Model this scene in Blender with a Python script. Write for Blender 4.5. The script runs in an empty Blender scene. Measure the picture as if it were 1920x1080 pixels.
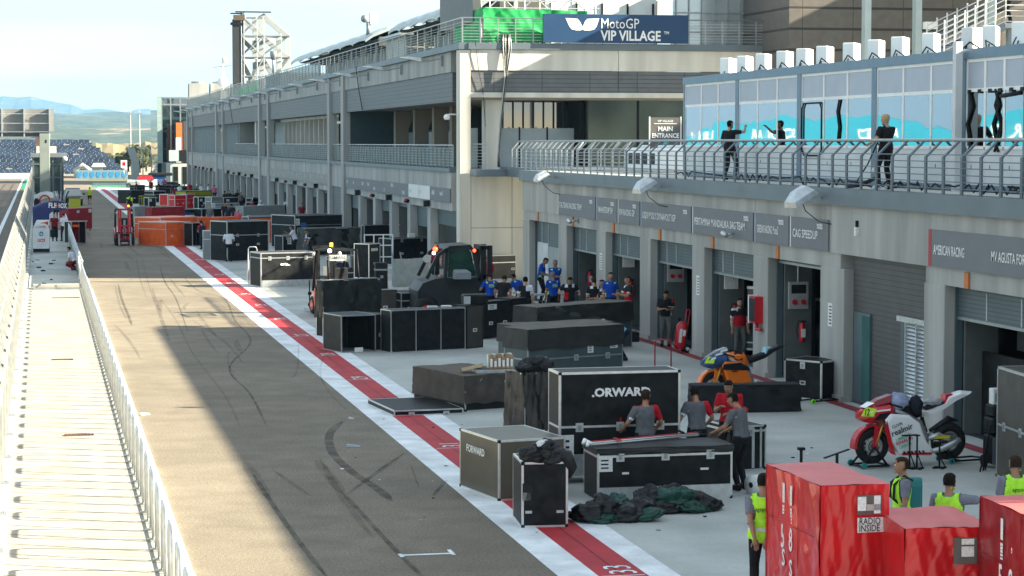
import bpy, math, random
import numpy as np
from mathutils import Vector, Matrix
random.seed(7)
SC = bpy.context.scene
COL = SC.collection
R_ = math.radians
# ------------------------------------------------------------------ camera
FP, CH = 4200.0, 6.1
TH = math.atan(273/FP); PS = math.atan(885/FP*math.cos(TH))
Fv = Vector((math.sin(PS)*math.cos(TH), math.cos(PS)*math.cos(TH), -math.sin(TH)))
Rv = Vector((math.cos(PS), -math.sin(PS), 0)); Uv = Rv.cross(Fv)
cam = bpy.data.cameras.new('camera'); camo = bpy.data.objects.new('camera', cam); COL.objects.link(camo)
cam.sensor_width = 36; cam.lens = FP/1920*36; cam.clip_start = .5; cam.clip_end = 30000
Mx = Matrix((Rv, Uv, -Fv)).transposed().to_4x4(); Mx.translation = Vector((0, 0, CH))
camo.matrix_world = Mx; SC.camera = camo
def ray(x, y): return Fv*FP + Rv*(x-960) - Uv*(y-540)
def onZ(x, y, z=0.0): d = ray(x, y); return Vector((0, 0, CH)) + d*((z-CH)/d.z)
def onX(x, y, X): d = ray(x, y); return Vector((0, 0, CH)) + d*(X/d.x)
def onY(x, y, Y): d = ray(x, y); return Vector((0, 0, CH)) + d*(Y/d.y)
# ------------------------------------------------------------------ sky, sun, exposure
SUN = Vector((1, -.27, .49)).normalized()
W = bpy.data.worlds.new("World"); SC.world = W; W.use_nodes = True
nt = W.node_tree; nt.nodes.clear()
wo = nt.nodes.new('ShaderNodeOutputWorld'); bg = nt.nodes.new('ShaderNodeBackground')
sk = nt.nodes.new('ShaderNodeTexSky'); sk.sky_type = 'NISHITA'; sk.sun_disc = False
sk.sun_elevation = math.asin(SUN.z); sk.sun_rotation = math.atan2(SUN.x, SUN.y)
sk.altitude = 300; sk.air_density = 1.0; sk.dust_density = .8; sk.ozone_density = 1.2
tc = nt.nodes.new('ShaderNodeTexCoord'); mp = nt.nodes.new('ShaderNodeMapping'); mp.inputs['Scale'].default_value = (1, 1, 7)
nz = nt.nodes.new('ShaderNodeTexNoise'); nz.inputs['Scale'].default_value = 3.2; nz.inputs['Detail'].default_value = 7
rp = nt.nodes.new('ShaderNodeValToRGB'); rp.color_ramp.elements[0].position = .34; rp.color_ramp.elements[1].position = .58
mx = nt.nodes.new('ShaderNodeMix'); mx.data_type = 'RGBA'; mx.inputs['B'].default_value = (3.25, 3.72, 3.9, 1)
ml = nt.nodes.new('ShaderNodeMath'); ml.operation = 'MULTIPLY'; ml.inputs[1].default_value = .93
L = nt.links.new
L(tc.outputs['Generated'], mp.inputs['Vector']); L(mp.outputs[0], nz.inputs['Vector']); L(nz.outputs['Fac'], rp.inputs[0])
L(rp.outputs[0], ml.inputs[0]); L(ml.outputs[0], mx.inputs['Factor']); L(sk.outputs[0], mx.inputs['A'])
L(mx.outputs['Result'], bg.inputs['Color']); L(bg.outputs[0], wo.inputs['Surface'])
bg.inputs['Strength'].default_value = .06
sl = bpy.data.lights.new('sun', 'SUN'); sl.energy = 5.0; sl.angle = R_(.5); sl.color = (1, .9, .69)
so = bpy.data.objects.new('sun', sl); COL.objects.link(so)
so.rotation_euler = SUN.to_track_quat('Z', 'Y').to_euler(); so.location = (60, -20, 60)
SC.view_settings.view_transform = 'Standard'; SC.view_settings.look = 'None'
SC.view_settings.exposure = 2.32; SC.view_settings.gamma = 1; SC.view_settings.use_curve_mapping = False
SC.cycles.max_bounces = 6; SC.cycles.volume_bounces = 0; SC.cycles.transparent_max_bounces = 12
# ------------------------------------------------------------------ materials
MATS = {}
def pm(name, col, rough=.6, metal=0, var=.12, sc=2.5, bump=0, bsc=30, coat=0, emit=0, streak=0, spec=.3, alpha=1, tr=0, col2=None, det=4, str3=None, distort=0):
    if name in MATS: return MATS[name]
    m = bpy.data.materials.new(name); m.use_nodes = True; t = m.node_tree; b = t.nodes['Principled BSDF']
    l = t.links.new
    geo = t.nodes.new('ShaderNodeNewGeometry'); mpp = t.nodes.new('ShaderNodeMapping')
    mpp.inputs['Scale'].default_value = str3 or ((1, 1, .12) if streak else (1, 1, 1))
    n = t.nodes.new('ShaderNodeTexNoise'); n.inputs['Scale'].default_value = sc; n.inputs['Detail'].default_value = det; n.inputs['Distortion'].default_value = distort
    l(geo.outputs['Position'], mpp.inputs['Vector']); l(mpp.outputs[0], n.inputs['Vector'])
    cr = t.nodes.new('ShaderNodeValToRGB'); cr.color_ramp.elements[0].position = .3; cr.color_ramp.elements[1].position = .7
    c2 = col2 or tuple(min(1, c*(1+var)) for c in col)
    cr.color_ramp.elements[0].color = (*[c*(1-var) for c in col], 1); cr.color_ramp.elements[1].color = (*c2, 1)
    l(n.outputs['Fac'], cr.inputs[0]); l(cr.outputs[0], b.inputs['Base Color'])
    b.inputs['Roughness'].default_value = rough; b.inputs['Metallic'].default_value = metal
    b.inputs['Coat Weight'].default_value = coat; b.inputs['Specular IOR Level'].default_value = spec
    b.inputs['Alpha'].default_value = alpha; b.inputs['Transmission Weight'].default_value = tr
    if emit:
        l(cr.outputs[0], b.inputs['Emission Color']); b.inputs['Emission Strength'].default_value = emit
    if bump:
        n2 = t.nodes.new('ShaderNodeTexNoise'); n2.inputs['Scale'].default_value = bsc; n2.inputs['Detail'].default_value = 3
        l(geo.outputs['Position'], n2.inputs['Vector'])
        bp = t.nodes.new('ShaderNodeBump'); bp.inputs['Strength'].default_value = bump; bp.inputs['Distance'].default_value = .02
        l(n2.outputs['Fac'], bp.inputs['Height']); l(bp.outputs[0], b.inputs['Normal'])
    MATS[name] = m; return m
def slats(name, col, axis='z', pitch=.15, gap=.12, gcol=None, rough=.5, metal=0, bump=.6, var=.1):
    """cladding: boards with dark joints every `pitch` metres"""
    if name in MATS: return MATS[name]
    m = pm(name, col, rough, metal, var); t = m.node_tree; l = t.links.new; b = t.nodes['Principled BSDF']
    base = b.inputs['Base Color'].links[0].from_socket
    geo = t.nodes.new('ShaderNodeNewGeometry'); sp = t.nodes.new('ShaderNodeSeparateXYZ'); l(geo.outputs['Position'], sp.inputs[0])
    last = None
    for ax, p in (axis if isinstance(axis, (list, tuple)) else [(axis, pitch)]):
        d = t.nodes.new('ShaderNodeMath'); d.operation = 'DIVIDE'; d.inputs[1].default_value = p; l(sp.outputs[ax.upper()], d.inputs[0])
        fr = t.nodes.new('ShaderNodeMath'); fr.operation = 'FRACT'; l(d.outputs[0], fr.inputs[0])
        lt = t.nodes.new('ShaderNodeMath'); lt.operation = 'LESS_THAN'; lt.inputs[1].default_value = gap if p < 1 else .03/p; l(fr.outputs[0], lt.inputs[0])
        if last is None: last = lt.outputs[0]
        else:
            mxx = t.nodes.new('ShaderNodeMath'); mxx.operation = 'MAXIMUM'; l(last, mxx.inputs[0]); l(lt.outputs[0], mxx.inputs[1]); last = mxx.outputs[0]
    mi = t.nodes.new('ShaderNodeMix'); mi.data_type = 'RGBA'; l(last, mi.inputs['Factor']); l(base, mi.inputs['A'])
    mi.inputs['B'].default_value = (*(gcol or tuple(c*.35 for c in col)), 1); l(mi.outputs['Result'], b.inputs['Base Color'])
    bp = t.nodes.new('ShaderNodeBump'); bp.invert = True; bp.inputs['Strength'].default_value = bump; bp.inputs['Distance'].default_value = .02
    l(last, bp.inputs['Height']); l(bp.outputs[0], b.inputs['Normal'])
    return m
def glass(name, tint, rough=.02, dark=.03):
    if name in MATS: return MATS[name]
    m = pm(name, tint, rough, 0, .05, 1); b = m.node_tree.nodes['Principled BSDF']
    b.inputs['Specular IOR Level'].default_value = 1; b.inputs['IOR'].default_value = 2.0; b.inputs['Coat Weight'].default_value = 1
    return m
# ------------------------------------------------------------------ mesh builder
class MB:
    def __init__(s, M=None): s.v = []; s.f = []; s.mi = []; s.mats = []; s.M = M or Matrix(); s.sm = []; s.cuts = []
    def k(s, m):
        if m not in s.mats: s.mats.append(m)
        return s.mats.index(m)
    def add(s, vs, fs, m, smooth=False):
        o = len(s.v); k = s.k(m); Mt = s.M
        s.v += [tuple(Mt @ Vector(p)) for p in vs]
        s.f += [tuple(i+o for i in f) for f in fs]; s.mi += [k]*len(fs); s.sm += [smooth]*len(fs)
        return s
    def box(s, x0, y0, z0, x1, y1, z1, m):
        if x0 > x1: x0, x1 = x1, x0
        if y0 > y1: y0, y1 = y1, y0
        if z0 > z1: z0, z1 = z1, z0
        vs = [(x, y, z) for z in (z0, z1) for y in (y0, y1) for x in (x0, x1)]
        return s.add(vs, [(0, 2, 3, 1), (4, 5, 7, 6), (0, 1, 5, 4), (2, 6, 7, 3), (0, 4, 6, 2), (1, 3, 7, 5)], m)
    def rbox(s, x0, y0, z0, x1, y1, z1, m, r=.02):
        # box with chamfered vertical + top edges (two-ring loft)
        rings = []
        for z, i in ((z0, r), (z0+r, 0), (z1-r, 0), (z1, r)):
            a, b, c, d = x0+i, y0+i, x1-i, y1-i; q = r if i == 0 else r*.6
            rings.append([(a+q, b, z), (c-q, b, z), (c, b+q, z), (c, d-q, z), (c-q, d, z), (a+q, d, z), (a, d-q, z), (a, b+q, z)])
        return s.loft(rings, m, cap=True)
    def loft(s, rings, m, cap=True, smooth=False, closed=True):
        n = len(rings[0]); vs = [p for r in rings for p in r]; fs = []
        for i in range(len(rings)-1):
            for j in range(n if closed else n-1):
                a = i*n+j; b = i*n+(j+1) % n; fs.append((a, b, b+n, a+n))
        if cap: fs.append(tuple(range(n-1, -1, -1))); fs.append(tuple((len(rings)-1)*n+j for j in range(n)))
        return s.add(vs, fs, m, smooth)
    def tube(s, p0, p1, r, m, n=6, r2=None):
        p0 = Vector(p0); p1 = Vector(p1); d = (p1-p0)
        if d.length < 1e-6: return s
        d.normalize(); u = d.orthogonal().normalized(); w = d.cross(u); r2 = r if r2 is None else r2
        ri = [[tuple(p+(u*math.cos(2*math.pi*j/n)+w*math.sin(2*math.pi*j/n))*q) for j in range(n)] for p, q in ((p0, r), (p1, r2))]
        return s.loft(ri, m, smooth=n > 5)
    def path(s, pts, r, m, n=6):
        pts = [Vector(p) for p in pts]; ri = []; u = None
        for i, p in enumerate(pts):
            d = (pts[min(i+1, len(pts)-1)]-pts[max(i-1, 0)]).normalized()
            u = d.orthogonal().normalized() if u is None else (u-d*u.dot(d)).normalized()
            w = d.cross(u); rr = r[i] if isinstance(r, (list, tuple)) else r
            ri.append([tuple(p+(u*math.cos(2*math.pi*j/n)+w*math.sin(2*math.pi*j/n))*rr) for j in range(n)])
        return s.loft(ri, m, smooth=True)
    def bar(s, p0, p1, w, h, m):
        p0 = Vector(p0); p1 = Vector(p1); d = (p1-p0).normalized()
        u = d.cross(Vector((0, 0, 1)))
        if u.length < .05: u = Vector((1, 0, 0))
        u.normalize(); q = u.cross(d)
        ri = [[tuple(p+u*a*w/2+q*b*h/2) for a, b in ((-1, -1), (1, -1), (1, 1), (-1, 1))] for p in (p0, p1)]
        return s.loft(ri, m)
    def prism(s, poly, m, o=(0, 0, 0), a=(1, 0, 0), b=(0, 0, 1), d=(0, .1, 0), pillow=0):
        """polygon in plane o + u*a + v*b extruded along d; pillow>0 shrinks both caps"""
        o = Vector(o); a = Vector(a); b = Vector(b); d = Vector(d)
        cx = sum(p[0] for p in poly)/len(poly); cy = sum(p[1] for p in poly)/len(poly)
        st = ((0, 1-pillow), (.18, 1-pillow*.35), (.4, 1), (.6, 1), (.82, 1-pillow*.35), (1, 1-pillow)) if pillow else ((0, 1), (1, 1))
        ri = [[tuple(o+a*(cx+(u-cx)*k)+b*(cy+(v-cy)*k)+d*t) for u, v in poly] for t, k in st]
        return s.loft(ri, m, smooth=False)
    def quad(s, a, b, c, d, m): return s.add([a, b, c, d], [(0, 1, 2, 3)], m)
    def disc(s, c, axis, r, t, m, n=20, r0=0):
        c = Vector(c); ax = Vector(axis).normalized(); u = ax.orthogonal().normalized(); w = ax.cross(u)
        def ring(rr, tt): return [tuple(c+ax*tt+(u*math.cos(2*math.pi*j/n)+w*math.sin(2*math.pi*j/n))*rr) for j in range(n)]
        if r0: return s.loft([ring(r0, -t/2), ring(r, -t/2), ring(r, t/2), ring(r0, t/2), ring(r0, -t/2)], m, cap=False)
        return s.loft([ring(r, -t/2), ring(r, t/2)], m)
    def torus(s, c, axis, R, r, m, n=28, k=8, sx=1):
        c = Vector(c); ax = Vector(axis).normalized(); u = ax.orthogonal().normalized(); w = ax.cross(u); ri = []
        for i in range(n+1):
            a = 2*math.pi*i/n; e = u*math.cos(a)+w*math.sin(a)
            ri.append([tuple(c+e*(R+r*math.cos(2*math.pi*j/k))+ax*r*sx*math.sin(2*math.pi*j/k)) for j in range(k)])
        return s.loft(ri, m, cap=False, smooth=True)
    def ball(s, c, r, m, n=10, k=7, sc=(1, 1, 1)):
        c = Vector(c); ri = []
        for i in range(k+1):
            t = math.pi*(i+.02)/(k+.04); ri.append([(c.x+r*sc[0]*math.sin(t)*math.cos(2*math.pi*j/n), c.y+r*sc[1]*math.sin(t)*math.sin(2*math.pi*j/n), c.z-r*sc[2]*math.cos(t)) for j in range(n)])
        return s.loft(ri, m, smooth=True)
    def text(s, txt, o, right, up, h, m, bold=0, sx=1, align='LEFT', t=.004):
        vs, fs = glyphs(txt, bold, align); o = Vector(o); r = Vector(right).normalized()*h*sx; u = Vector(up).normalized()*h; nn = r.cross(u).normalized()*t
        return s.add([tuple(o+r*p[0]+u*p[1]+nn) for p in vs], fs, m)
    def cut(s): s.cuts.append((len(s.v), len(s.f)))
    def build(s, name, parent=None, world=True, smooth=None):
        if s.cuts:
            c = s.cuts; s.cuts = []; o = None
            if c[-1][1] < len(s.f): c.append((len(s.v), len(s.f)))
            v0 = f0 = 0
            for v1, f1 in c:
                if f1 > f0:
                    q = MB(); q.mats = s.mats; q.v = s.v[v0:v1]; q.f = [tuple(i-v0 for i in f) for f in s.f[f0:f1]]; q.mi = s.mi[f0:f1]; q.sm = s.sm[f0:f1]; o = q.build(name, parent, world, smooth)
                v0, f0 = v1, f1
            return o
        me = bpy.data.meshes.new(name); off = Vector((0, 0, 0))
        if parent is not None and world and not parent.get('_loc'): off = wloc(parent)
        me.from_pydata([tuple(Vector(p)-off) for p in s.v], [], s.f)
        for m in s.mats: me.materials.append(m)
        me.polygons.foreach_set('material_index', s.mi)
        me.polygons.foreach_set('use_smooth', s.sm if smooth is None else [smooth]*len(s.f))
        me.update()
        o = bpy.data.objects.new(name, me); COL.objects.link(o)
        if parent is not None:
            o.parent = parent
            if parent.get('_loc'): o['_loc'] = 1
        return o
_GC = {}
def glyphs(txt, bold, align):
    key = (txt, bold, align)
    if key not in _GC:
        c = bpy.data.curves.new('t', 'FONT'); c.body = txt; c.size = 1.38; c.offset = bold; c.resolution_u = 2; c.align_x = align
        o = bpy.data.objects.new('t', c); COL.objects.link(o); bpy.context.view_layer.update()
        me = bpy.data.meshes.new_from_object(o.evaluated_get(bpy.context.evaluated_depsgraph_get()))
        _GC[key] = ([tuple(v.co) for v in me.vertices], [tuple(p.vertices) for p in me.polygons])
        bpy.data.objects.remove(o); bpy.data.curves.remove(c); bpy.data.meshes.remove(me)
    return _GC[key]
def wloc(o):
    l = Vector((0, 0, 0))
    while o is not None: l = l+o.location; o = o.parent
    return l
def tag(o, label, cat, group=None, kind=None):
    if label: o['label'] = label
    if cat: o['category'] = cat
    if group: o['group'] = group
    if kind: o['kind'] = kind
    return o
def thing(name, label, cat, loc=(0, 0, 0), rz=0, group=None):
    o = bpy.data.objects.new(name, None); COL.objects.link(o); o.location = loc; o.rotation_euler = (0, 0, rz); o.empty_display_size = .2
    return tag(o, label, cat, group)
def struct(mb, name): o = mb.build(name); o['kind'] = 'structure'; return o
def copy_tree(o, parent=None):
    c = o.copy(); COL.objects.link(c); c.parent = parent
    for ch in list(o.children): copy_tree(ch, c)
    return c
def local(o): o['_loc'] = 1; return o
# common materials
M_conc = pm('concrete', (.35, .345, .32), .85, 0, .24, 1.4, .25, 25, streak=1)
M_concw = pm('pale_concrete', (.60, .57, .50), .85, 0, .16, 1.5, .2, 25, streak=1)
M_capgrey = pm('ledge_metal', (.135, .165, .19), .45, .3, .12, 1)
M_galv = pm('galvanised', (.56, .58, .58), .38, .75, .15, 8)
M_white = pm('white_paint', (.8, .8, .78), .45, 0, .05, 3)
M_steel = pm('steel_grey', (.33, .35, .36), .4, .7, .1, 5)
M_alu = pm('case_alu', (.66, .67, .67), .32, .8, .1, 10)
M_blk = pm('black_panel', (.007, .0085, .010), .5, 0, .3, 5, .1, 60, spec=.16, col2=(.020, .021, .022), det=9)
M_blk2 = pm('black_matt', (.012, .012, .013), .75, 0, .3, 4)
M_brn = pm('grey_brown_panel', (.075, .066, .055), .45, 0, .2, 3)
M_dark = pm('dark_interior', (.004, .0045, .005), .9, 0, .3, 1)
M_rub = pm('rubber', (.013, .013, .013), .7, 0, .3, 10)
M_red = pm('red_paint', (.50, .012, .022), .35, 0, .12, 4, coat=.4)
M_orange = pm('orange_sheet', (.75, .115, .02), .45, 0, .15, 3, .3, 5)
M_lam = slats('grey_cladding', (.115, .12, .13), 'z', .2, .1)
M_sign = pm('sign_grey', (.15, .155, .17), .5, 0, .05, 2)
M_label = pm('paper_label', (.7, .7, .68), .6, 0, .2, 40)
M_gl = glass('dark_glass', (.012, .03, .032))
M_green = pm('green_net', (.015, .34, .085), .6, 0, .25, 2.5, .3, 6)
M_blue = pm('royal_blue', (.01, .06, .32), .7, 0, .15, 8)
# ================================================================== ground, lane, paint
XF = 18.39
def sheet(name, x0, y0, x1, y1, z, m):
    mb = MB(); mb.quad((x0, y0, z), (x1, y0, z), (x1, y1, z), (x0, y1, z), m); return struct(mb, name)
M_ground = pm('dry_ground', (.20, .16, .10), .95, 0, .35, .02, .3, 3, col2=(.14, .16, .07))
M_asph = pm('asphalt', (.195, .165, .124), .9, 0, .14, 1.2, .5, 55)
def speckle(m, sc=26, amt=.35, patch=.05):
    t = m.node_tree; b = t.nodes['Principled BSDF']; l = t.links.new; base = b.inputs['Base Color'].links[0].from_socket
    geo = t.nodes.new('ShaderNodeNewGeometry'); n = t.nodes.new('ShaderNodeTexNoise'); n.inputs['Scale'].default_value = sc; n.inputs['Detail'].default_value = 5; n.inputs['Roughness'].default_value = .8
    l(geo.outputs['Position'], n.inputs['Vector'])
    mr = t.nodes.new('ShaderNodeMapRange'); mr.inputs[1].default_value = .3; mr.inputs[2].default_value = .7; mr.inputs[3].default_value = 1-amt; mr.inputs[4].default_value = 1+amt
    l(n.outputs['Fac'], mr.inputs[0])
    n3 = t.nodes.new('ShaderNodeTexNoise'); n3.inputs['Scale'].default_value = patch*4; n3.inputs['Detail'].default_value = 6; l(geo.outputs['Position'], n3.inputs['Vector'])
    m3 = t.nodes.new('ShaderNodeMapRange'); m3.inputs[1].default_value = .3; m3.inputs[2].default_value = .7; m3.inputs[3].default_value = .80; m3.inputs[4].default_value = 1.14; l(n3.outputs['Fac'], m3.inputs[0])
    mu = t.nodes.new('ShaderNodeMath'); mu.operation = 'MULTIPLY'; l(mr.outputs[0], mu.inputs[0]); l(m3.outputs[0], mu.inputs[1])
    vm = t.nodes.new('ShaderNodeVectorMath'); vm.operation = 'SCALE'; l(base, vm.inputs[0]); l(mu.outputs[0], vm.inputs['Scale']); l(vm.outputs[0], b.inputs['Base Color'])
speckle(M_asph, 24, .62)
M_trk = pm('race_asphalt', (.14, .115, .09), .9, 0, .12, .8, .4, 50)
M_apron = pm('apron_concrete', (.41, .42, .39), .8, 0, .09, .5, .25, 30, str3=(1, .35, 1)); speckle(M_apron, 9, .09, .12)
M_paintw = pm('line_white', (.72, .74, .74), .7, 0, .1, 2); speckle(M_paintw, 12, .1, .3)
M_paintr = pm('line_red', (.42, .028, .035), .7, 0, .12, 1.5); speckle(M_paintr, 12, .12, .3)
M_path = pm('walkway_slab', (.33, .315, .275), .85, 0, .14, 1.5, .2, 30)
sheet('ground', -9000, -400, 9000, 16000, -.06, M_ground)
sheet('race_track', -16, -20, -1.35, 520, -.02, M_trk)
sheet('track_edge_line', -2.95, -20, -2.68, 520, -.012, M_paintw)
sheet('green_kerb', -2.55, 300, -1.4, 420, -.012, pm('kerb_green', (.02, .22, .12), .8))
sheet('runoff', -60, 400, 60, 600, -.03, pm('runoff_beige', (.42, .34, .24), .9, 0, .15, .05))
mb = MB()
for i in range(60):
    y0 = -20+i*10; mb.quad((1.35, y0, 0), (7.6, y0, 0), (7.6, y0+10, 0), (1.35, y0+10, 0), M_asph)
lane = struct(mb, 'pit_lane')
sheet('apron', 7.6, -20, XF+14, 346, 0.0, M_apron)
def strip(name, x0, x1, y0, y1, z, m):
    mb = MB(); ys = np.arange(y0, y1+.1, 20)
    for a, b in zip(ys[:-1], ys[1:]): mb.quad((x0, a, z), (x1, a, z), (x1, b, z), (x0, b, z), m)
    return struct(mb, name)
strip('lane_line_white', 7.06, 7.62, -20, 312, .004, M_paintw)
strip('lane_strip_red', 7.62, 8.32, -20, 312, .004, M_paintr)
strip('apron_line_white', 8.32, 8.76, -20, 312, .004, M_paintw)
strip('garage_line_red', 18.02, 18.36, 20, 100, .004, pm('line_dull_red', (.23, .03, .04), .75, 0, .2, 3))
sheet('pit_exit_green', 7.0, 312, 20, 330, .006, pm('exit_green', (.03, .17, .1), .85))
# grid mark and slot numbers painted on the strip
mb = MB(); mb.quad((7.955, 20, .0065), (7.975, 20, .0065), (7.99, 62, .0065), (7.975, 62, .0065), pm('seam_dark', (.12, .012, .018), .8)); struct(mb, 'strip_seam')
GX = onZ(748, 1042); HX = onZ(852, 1038); mb = MB(); mb.box(GX.x, GX.y-.04, .004, HX.x, GX.y+.05, .007, M_paintw); mb.box(GX.x, GX.y-.14, .004, GX.x+.06, GX.y+.12, .0075, M_paintw); mb.box(HX.x-.06, GX.y-.12, .004, HX.x, GX.y+.3, .0075, M_paintw)
struct(mb, 'grid_mark')
mb = MB(); n = 33
for y in [30.3, 37.2, 43.8, 50.5, 57, 63.6, 70.2, 77, 83.6, 90, 97, 103.5, 110, 117, 124]:
    if not 39 < y < 42.5 and not 50.2 < y < 50.9:
        mb.text(str(n), (8.22, y+.05, .006), (0, 1, 0), (-1, 0, 0), .42, M_paintw, 0, 1.2)
    mb.quad((7.66, y-.06, .0075), (8.28, y-.06, .0075), (8.28, y-.02, .0075), (7.66, y-.02, .0075), M_paintw)
    n -= 1
struct(mb, 'slot_numbers')
# tyre marks: soft dark ribbons lying on the asphalt
def soft(name, col, a):
    m = pm(name, col, .8, 0, .2, 9); t = m.node_tree; b = t.nodes['Principled BSDF']; l = t.links.new
    geo = t.nodes.new('ShaderNodeNewGeometry'); n = t.nodes.new('ShaderNodeTexNoise'); n.inputs['Scale'].default_value = 1.6; n.inputs['Detail'].default_value = 8
    l(geo.outputs['Position'], n.inputs['Vector']); mr = t.nodes.new('ShaderNodeMapRange'); mr.inputs[1].default_value = .35; mr.inputs[2].default_value = .7; mr.inputs[3].default_value = a*.25; mr.inputs[4].default_value = a
    l(n.outputs['Fac'], mr.inputs[0]); l(mr.outputs[0], b.inputs['Alpha']); return m
M_skid = soft('tyre_rubber', (.028, .026, .024), .52)
M_skid2 = soft('tyre_rubber_faint', (.03, .026, .022), .28)
def ribbon(mb, pts, w, m, z=.0045):
    P = [onZ(*p) for p in pts]; Q = []
    for i in range(len(P)-1):
        for k in range(6):
            t = k/6; a = P[max(i-1, 0)]; b = P[i]; c = P[i+1]; d = P[min(i+2, len(P)-1)]
            Q.append(.5*((2*b)+(c-a)*t+(2*a-5*b+4*c-d)*t*t+(3*b-a-3*c+d)*t**3))
    Q.append(P[-1]); vs = []
    for i, p in enumerate(Q):
        d = (Q[min(i+1, len(Q)-1)]-Q[max(i-1, 0)]); d.z = 0; d.normalize(); u = Vector((-d.y, d.x, 0)); e = min(1, i/4+.25, (len(Q)-1-i)/4+.25)
        vs += [tuple(p+u*w/2*e+Vector((0, 0, z))), tuple(p-u*w/2*e+Vector((0, 0, z)))]
    mb.add(vs, [(2*i, 2*i+1, 2*i+3, 2*i+2) for i in range(len(Q)-1)], m)
mb = MB()
marks = [
 ([(642, 790), (618, 815), (624, 850), (660, 885), (705, 915), (735, 940)], .18, 0), ([(758, 850), (715, 880), (650, 928)], .1, 0),
 ([(640, 922), (680, 965), (740, 1030), (800, 1090)], .09, 0), ([(593, 863), (615, 890), (645, 928)], .22, 1), ([(475, 890), (505, 937), (560, 1015), (615, 1085)], .09, 0), ([(458, 866), (480, 898), (505, 937)], .22, 1), ([(510, 880), (545, 905), (582, 930)], .09, 1),
 ([(838, 900), (822, 918), (812, 930)], .07, 0), ([(770, 870), (780, 900), (786, 915)], .04, 1),
 ([(222, 533), (228, 560), (240, 590), (248, 612)], .1, 0), ([(216, 535), (224, 570), (238, 600)], .08, 1),
 ([(300, 500), (310, 530), (330, 560), (352, 622)], .06, 0), ([(345, 520), (372, 545), (420, 560), (440, 600), (470, 640), (430, 690), (470, 740), (500, 800)], .06, 0),
 ([(300, 560), (330, 600), (360, 660), (420, 740), (450, 800)], .05, 1), ([(560, 640), (555, 700), (520, 712), (440, 700), (430, 660), (470, 655)], .05, 1),
 ([(390, 545), (440, 548), (480, 556)], .07, 1), ([(370, 580), (430, 590), (500, 592)], .1, 1), ([(330, 520), (390, 524), (440, 527)], .12, 1),
 ([(620, 640), (600, 700), (640, 760), (700, 790)], .04, 1), ([(255, 480), (262, 520), (275, 560)], .05, 1), ([(265, 480), (275, 520), (290, 570)], .05, 1),
 ([(360, 600), (420, 640), (455, 680)], .1, 1), ([(285, 540), (300, 590), (318, 640)], .14, 1), ([(240, 640), (300, 642), (350, 640)], .05, 1),
 ([(520, 600), (580, 640), (650, 700)], .08, 1), ([(600, 860), (640, 930), (700, 1010)], .12, 1)]
for p, w, k in marks: ribbon(mb, p, w, M_skid2 if k else M_skid)
random.seed(3)
for i in range(26):
    x = random.uniform(2.4, 6.8); y = random.uniform(62, 190); a = onZ(0, 0) if False else None
    ln = random.uniform(4, 14) if y > 60 else 3; dx = random.uniform(-.7, .7)
    w = random.uniform(.08, .2); vs = []; N = 9
    for j in range(N):
        t = j/(N-1); cx = x+dx*t*t; e = min(1, t*4+.1, (1-t)*4+.1)
        vs += [(cx-w/2*e, y+ln*t, .0055), (cx+w/2*e, y+ln*t, .0055)]
    mb.add(vs, [(2*j, 2*j+1, 2*j+3, 2*j+2) for j in range(N-1)], M_skid2)
struct(mb, 'tyre_marks')
# small litter on the lane
for i, (x, y, s, lb) in enumerate([(662, 838, .16, 'small crushed grey can lying on the shaded lane'), (272, 778, .14, 'white paper scrap on the sunlit lane by the walkway rail'), (659, 786, .06, 'tiny white scrap on the lane above the curved skid mark')]):
    p = onZ(x, y); mb = MB(Matrix.Translation(p) @ Matrix.Rotation(.6*i, 4, 'Z'))
    mb.loft([[(-s, -.05, .006), (s*.8, -.06, .006), (s, .05, .006), (-s*.7, .07, .006)], [(-s*.9, -.04, .05), (s*.5, -.03, .04), (s*.8, .03, .03), (-s*.6, .05, .06)]], pm('litter', (.5, .5, .5), .6) if i else M_steel)
    o = mb.build('litter_scrap'); o.location = (0, 0, 0); tag(o, lb, 'litter')
# ================================================================== walkway on the left
mb = MB(); mb.box(-.6, -20, -.05, 1.72, 94, .12, M_path); mb.box(-.6, 94.6, -.05, 1.72, 230, .10, M_apron); mb.box(-1.2, -20, -.05, -.6, 330, .2, M_concw)
mb.box(-.64, -20, .12, -.58, 230, .16, M_steel)
for i in range(78):          # skewed slab joints
    y = 21+i*.84+.55; M_joint = pm('slab_joint', (.16, .14, .11), .9)
    mb.add([(-.57, y+.65, .1235), (1.7, y-.55, .1235), (1.7, y-.522, .1235), (-.57, y+.678, .1235)], [(0, 1, 2, 3)], M_joint)
struct(mb, 'walkway')
for (x0, y0, x1, y1, lb) in [(120, 817, 177, 820, 'rusty drain slot across the walkway nearest the camera'), (97, 675, 138, 679, 'rusty drain slot across the middle of the walkway'), (97, 559, 150, 561, 'thin rusty drain slot just before the walkway step')]:
    a = onZ(x0, y0, .12); b = onZ(x1, y1, .12); mb = MB(); mb.box(a.x, a.y-.1, .124, b.x, a.y+.1, .14, pm('rust', (.16, .075, .045), .85, .2, .4, 12))
    for k in range(9): xx = a.x+(b.x-a.x)*(k+.5)/9; mb.box(xx-.012, a.y-.08, .1405, xx+.012, a.y+.08, .143, M_blk2)
    tag(mb.build('drain_cover'), lb, 'drain')
mb = MB(); mb.box(-.35, 93.2, .123, 1.5, 93.9, .3, M_path); mb.box(-.35, 92.9, .123, 1.5, 93.19, .2, M_steel); tag(mb.build('walkway_step'), 'low pale step laid across the walkway at the shadow edge', 'step')
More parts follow.
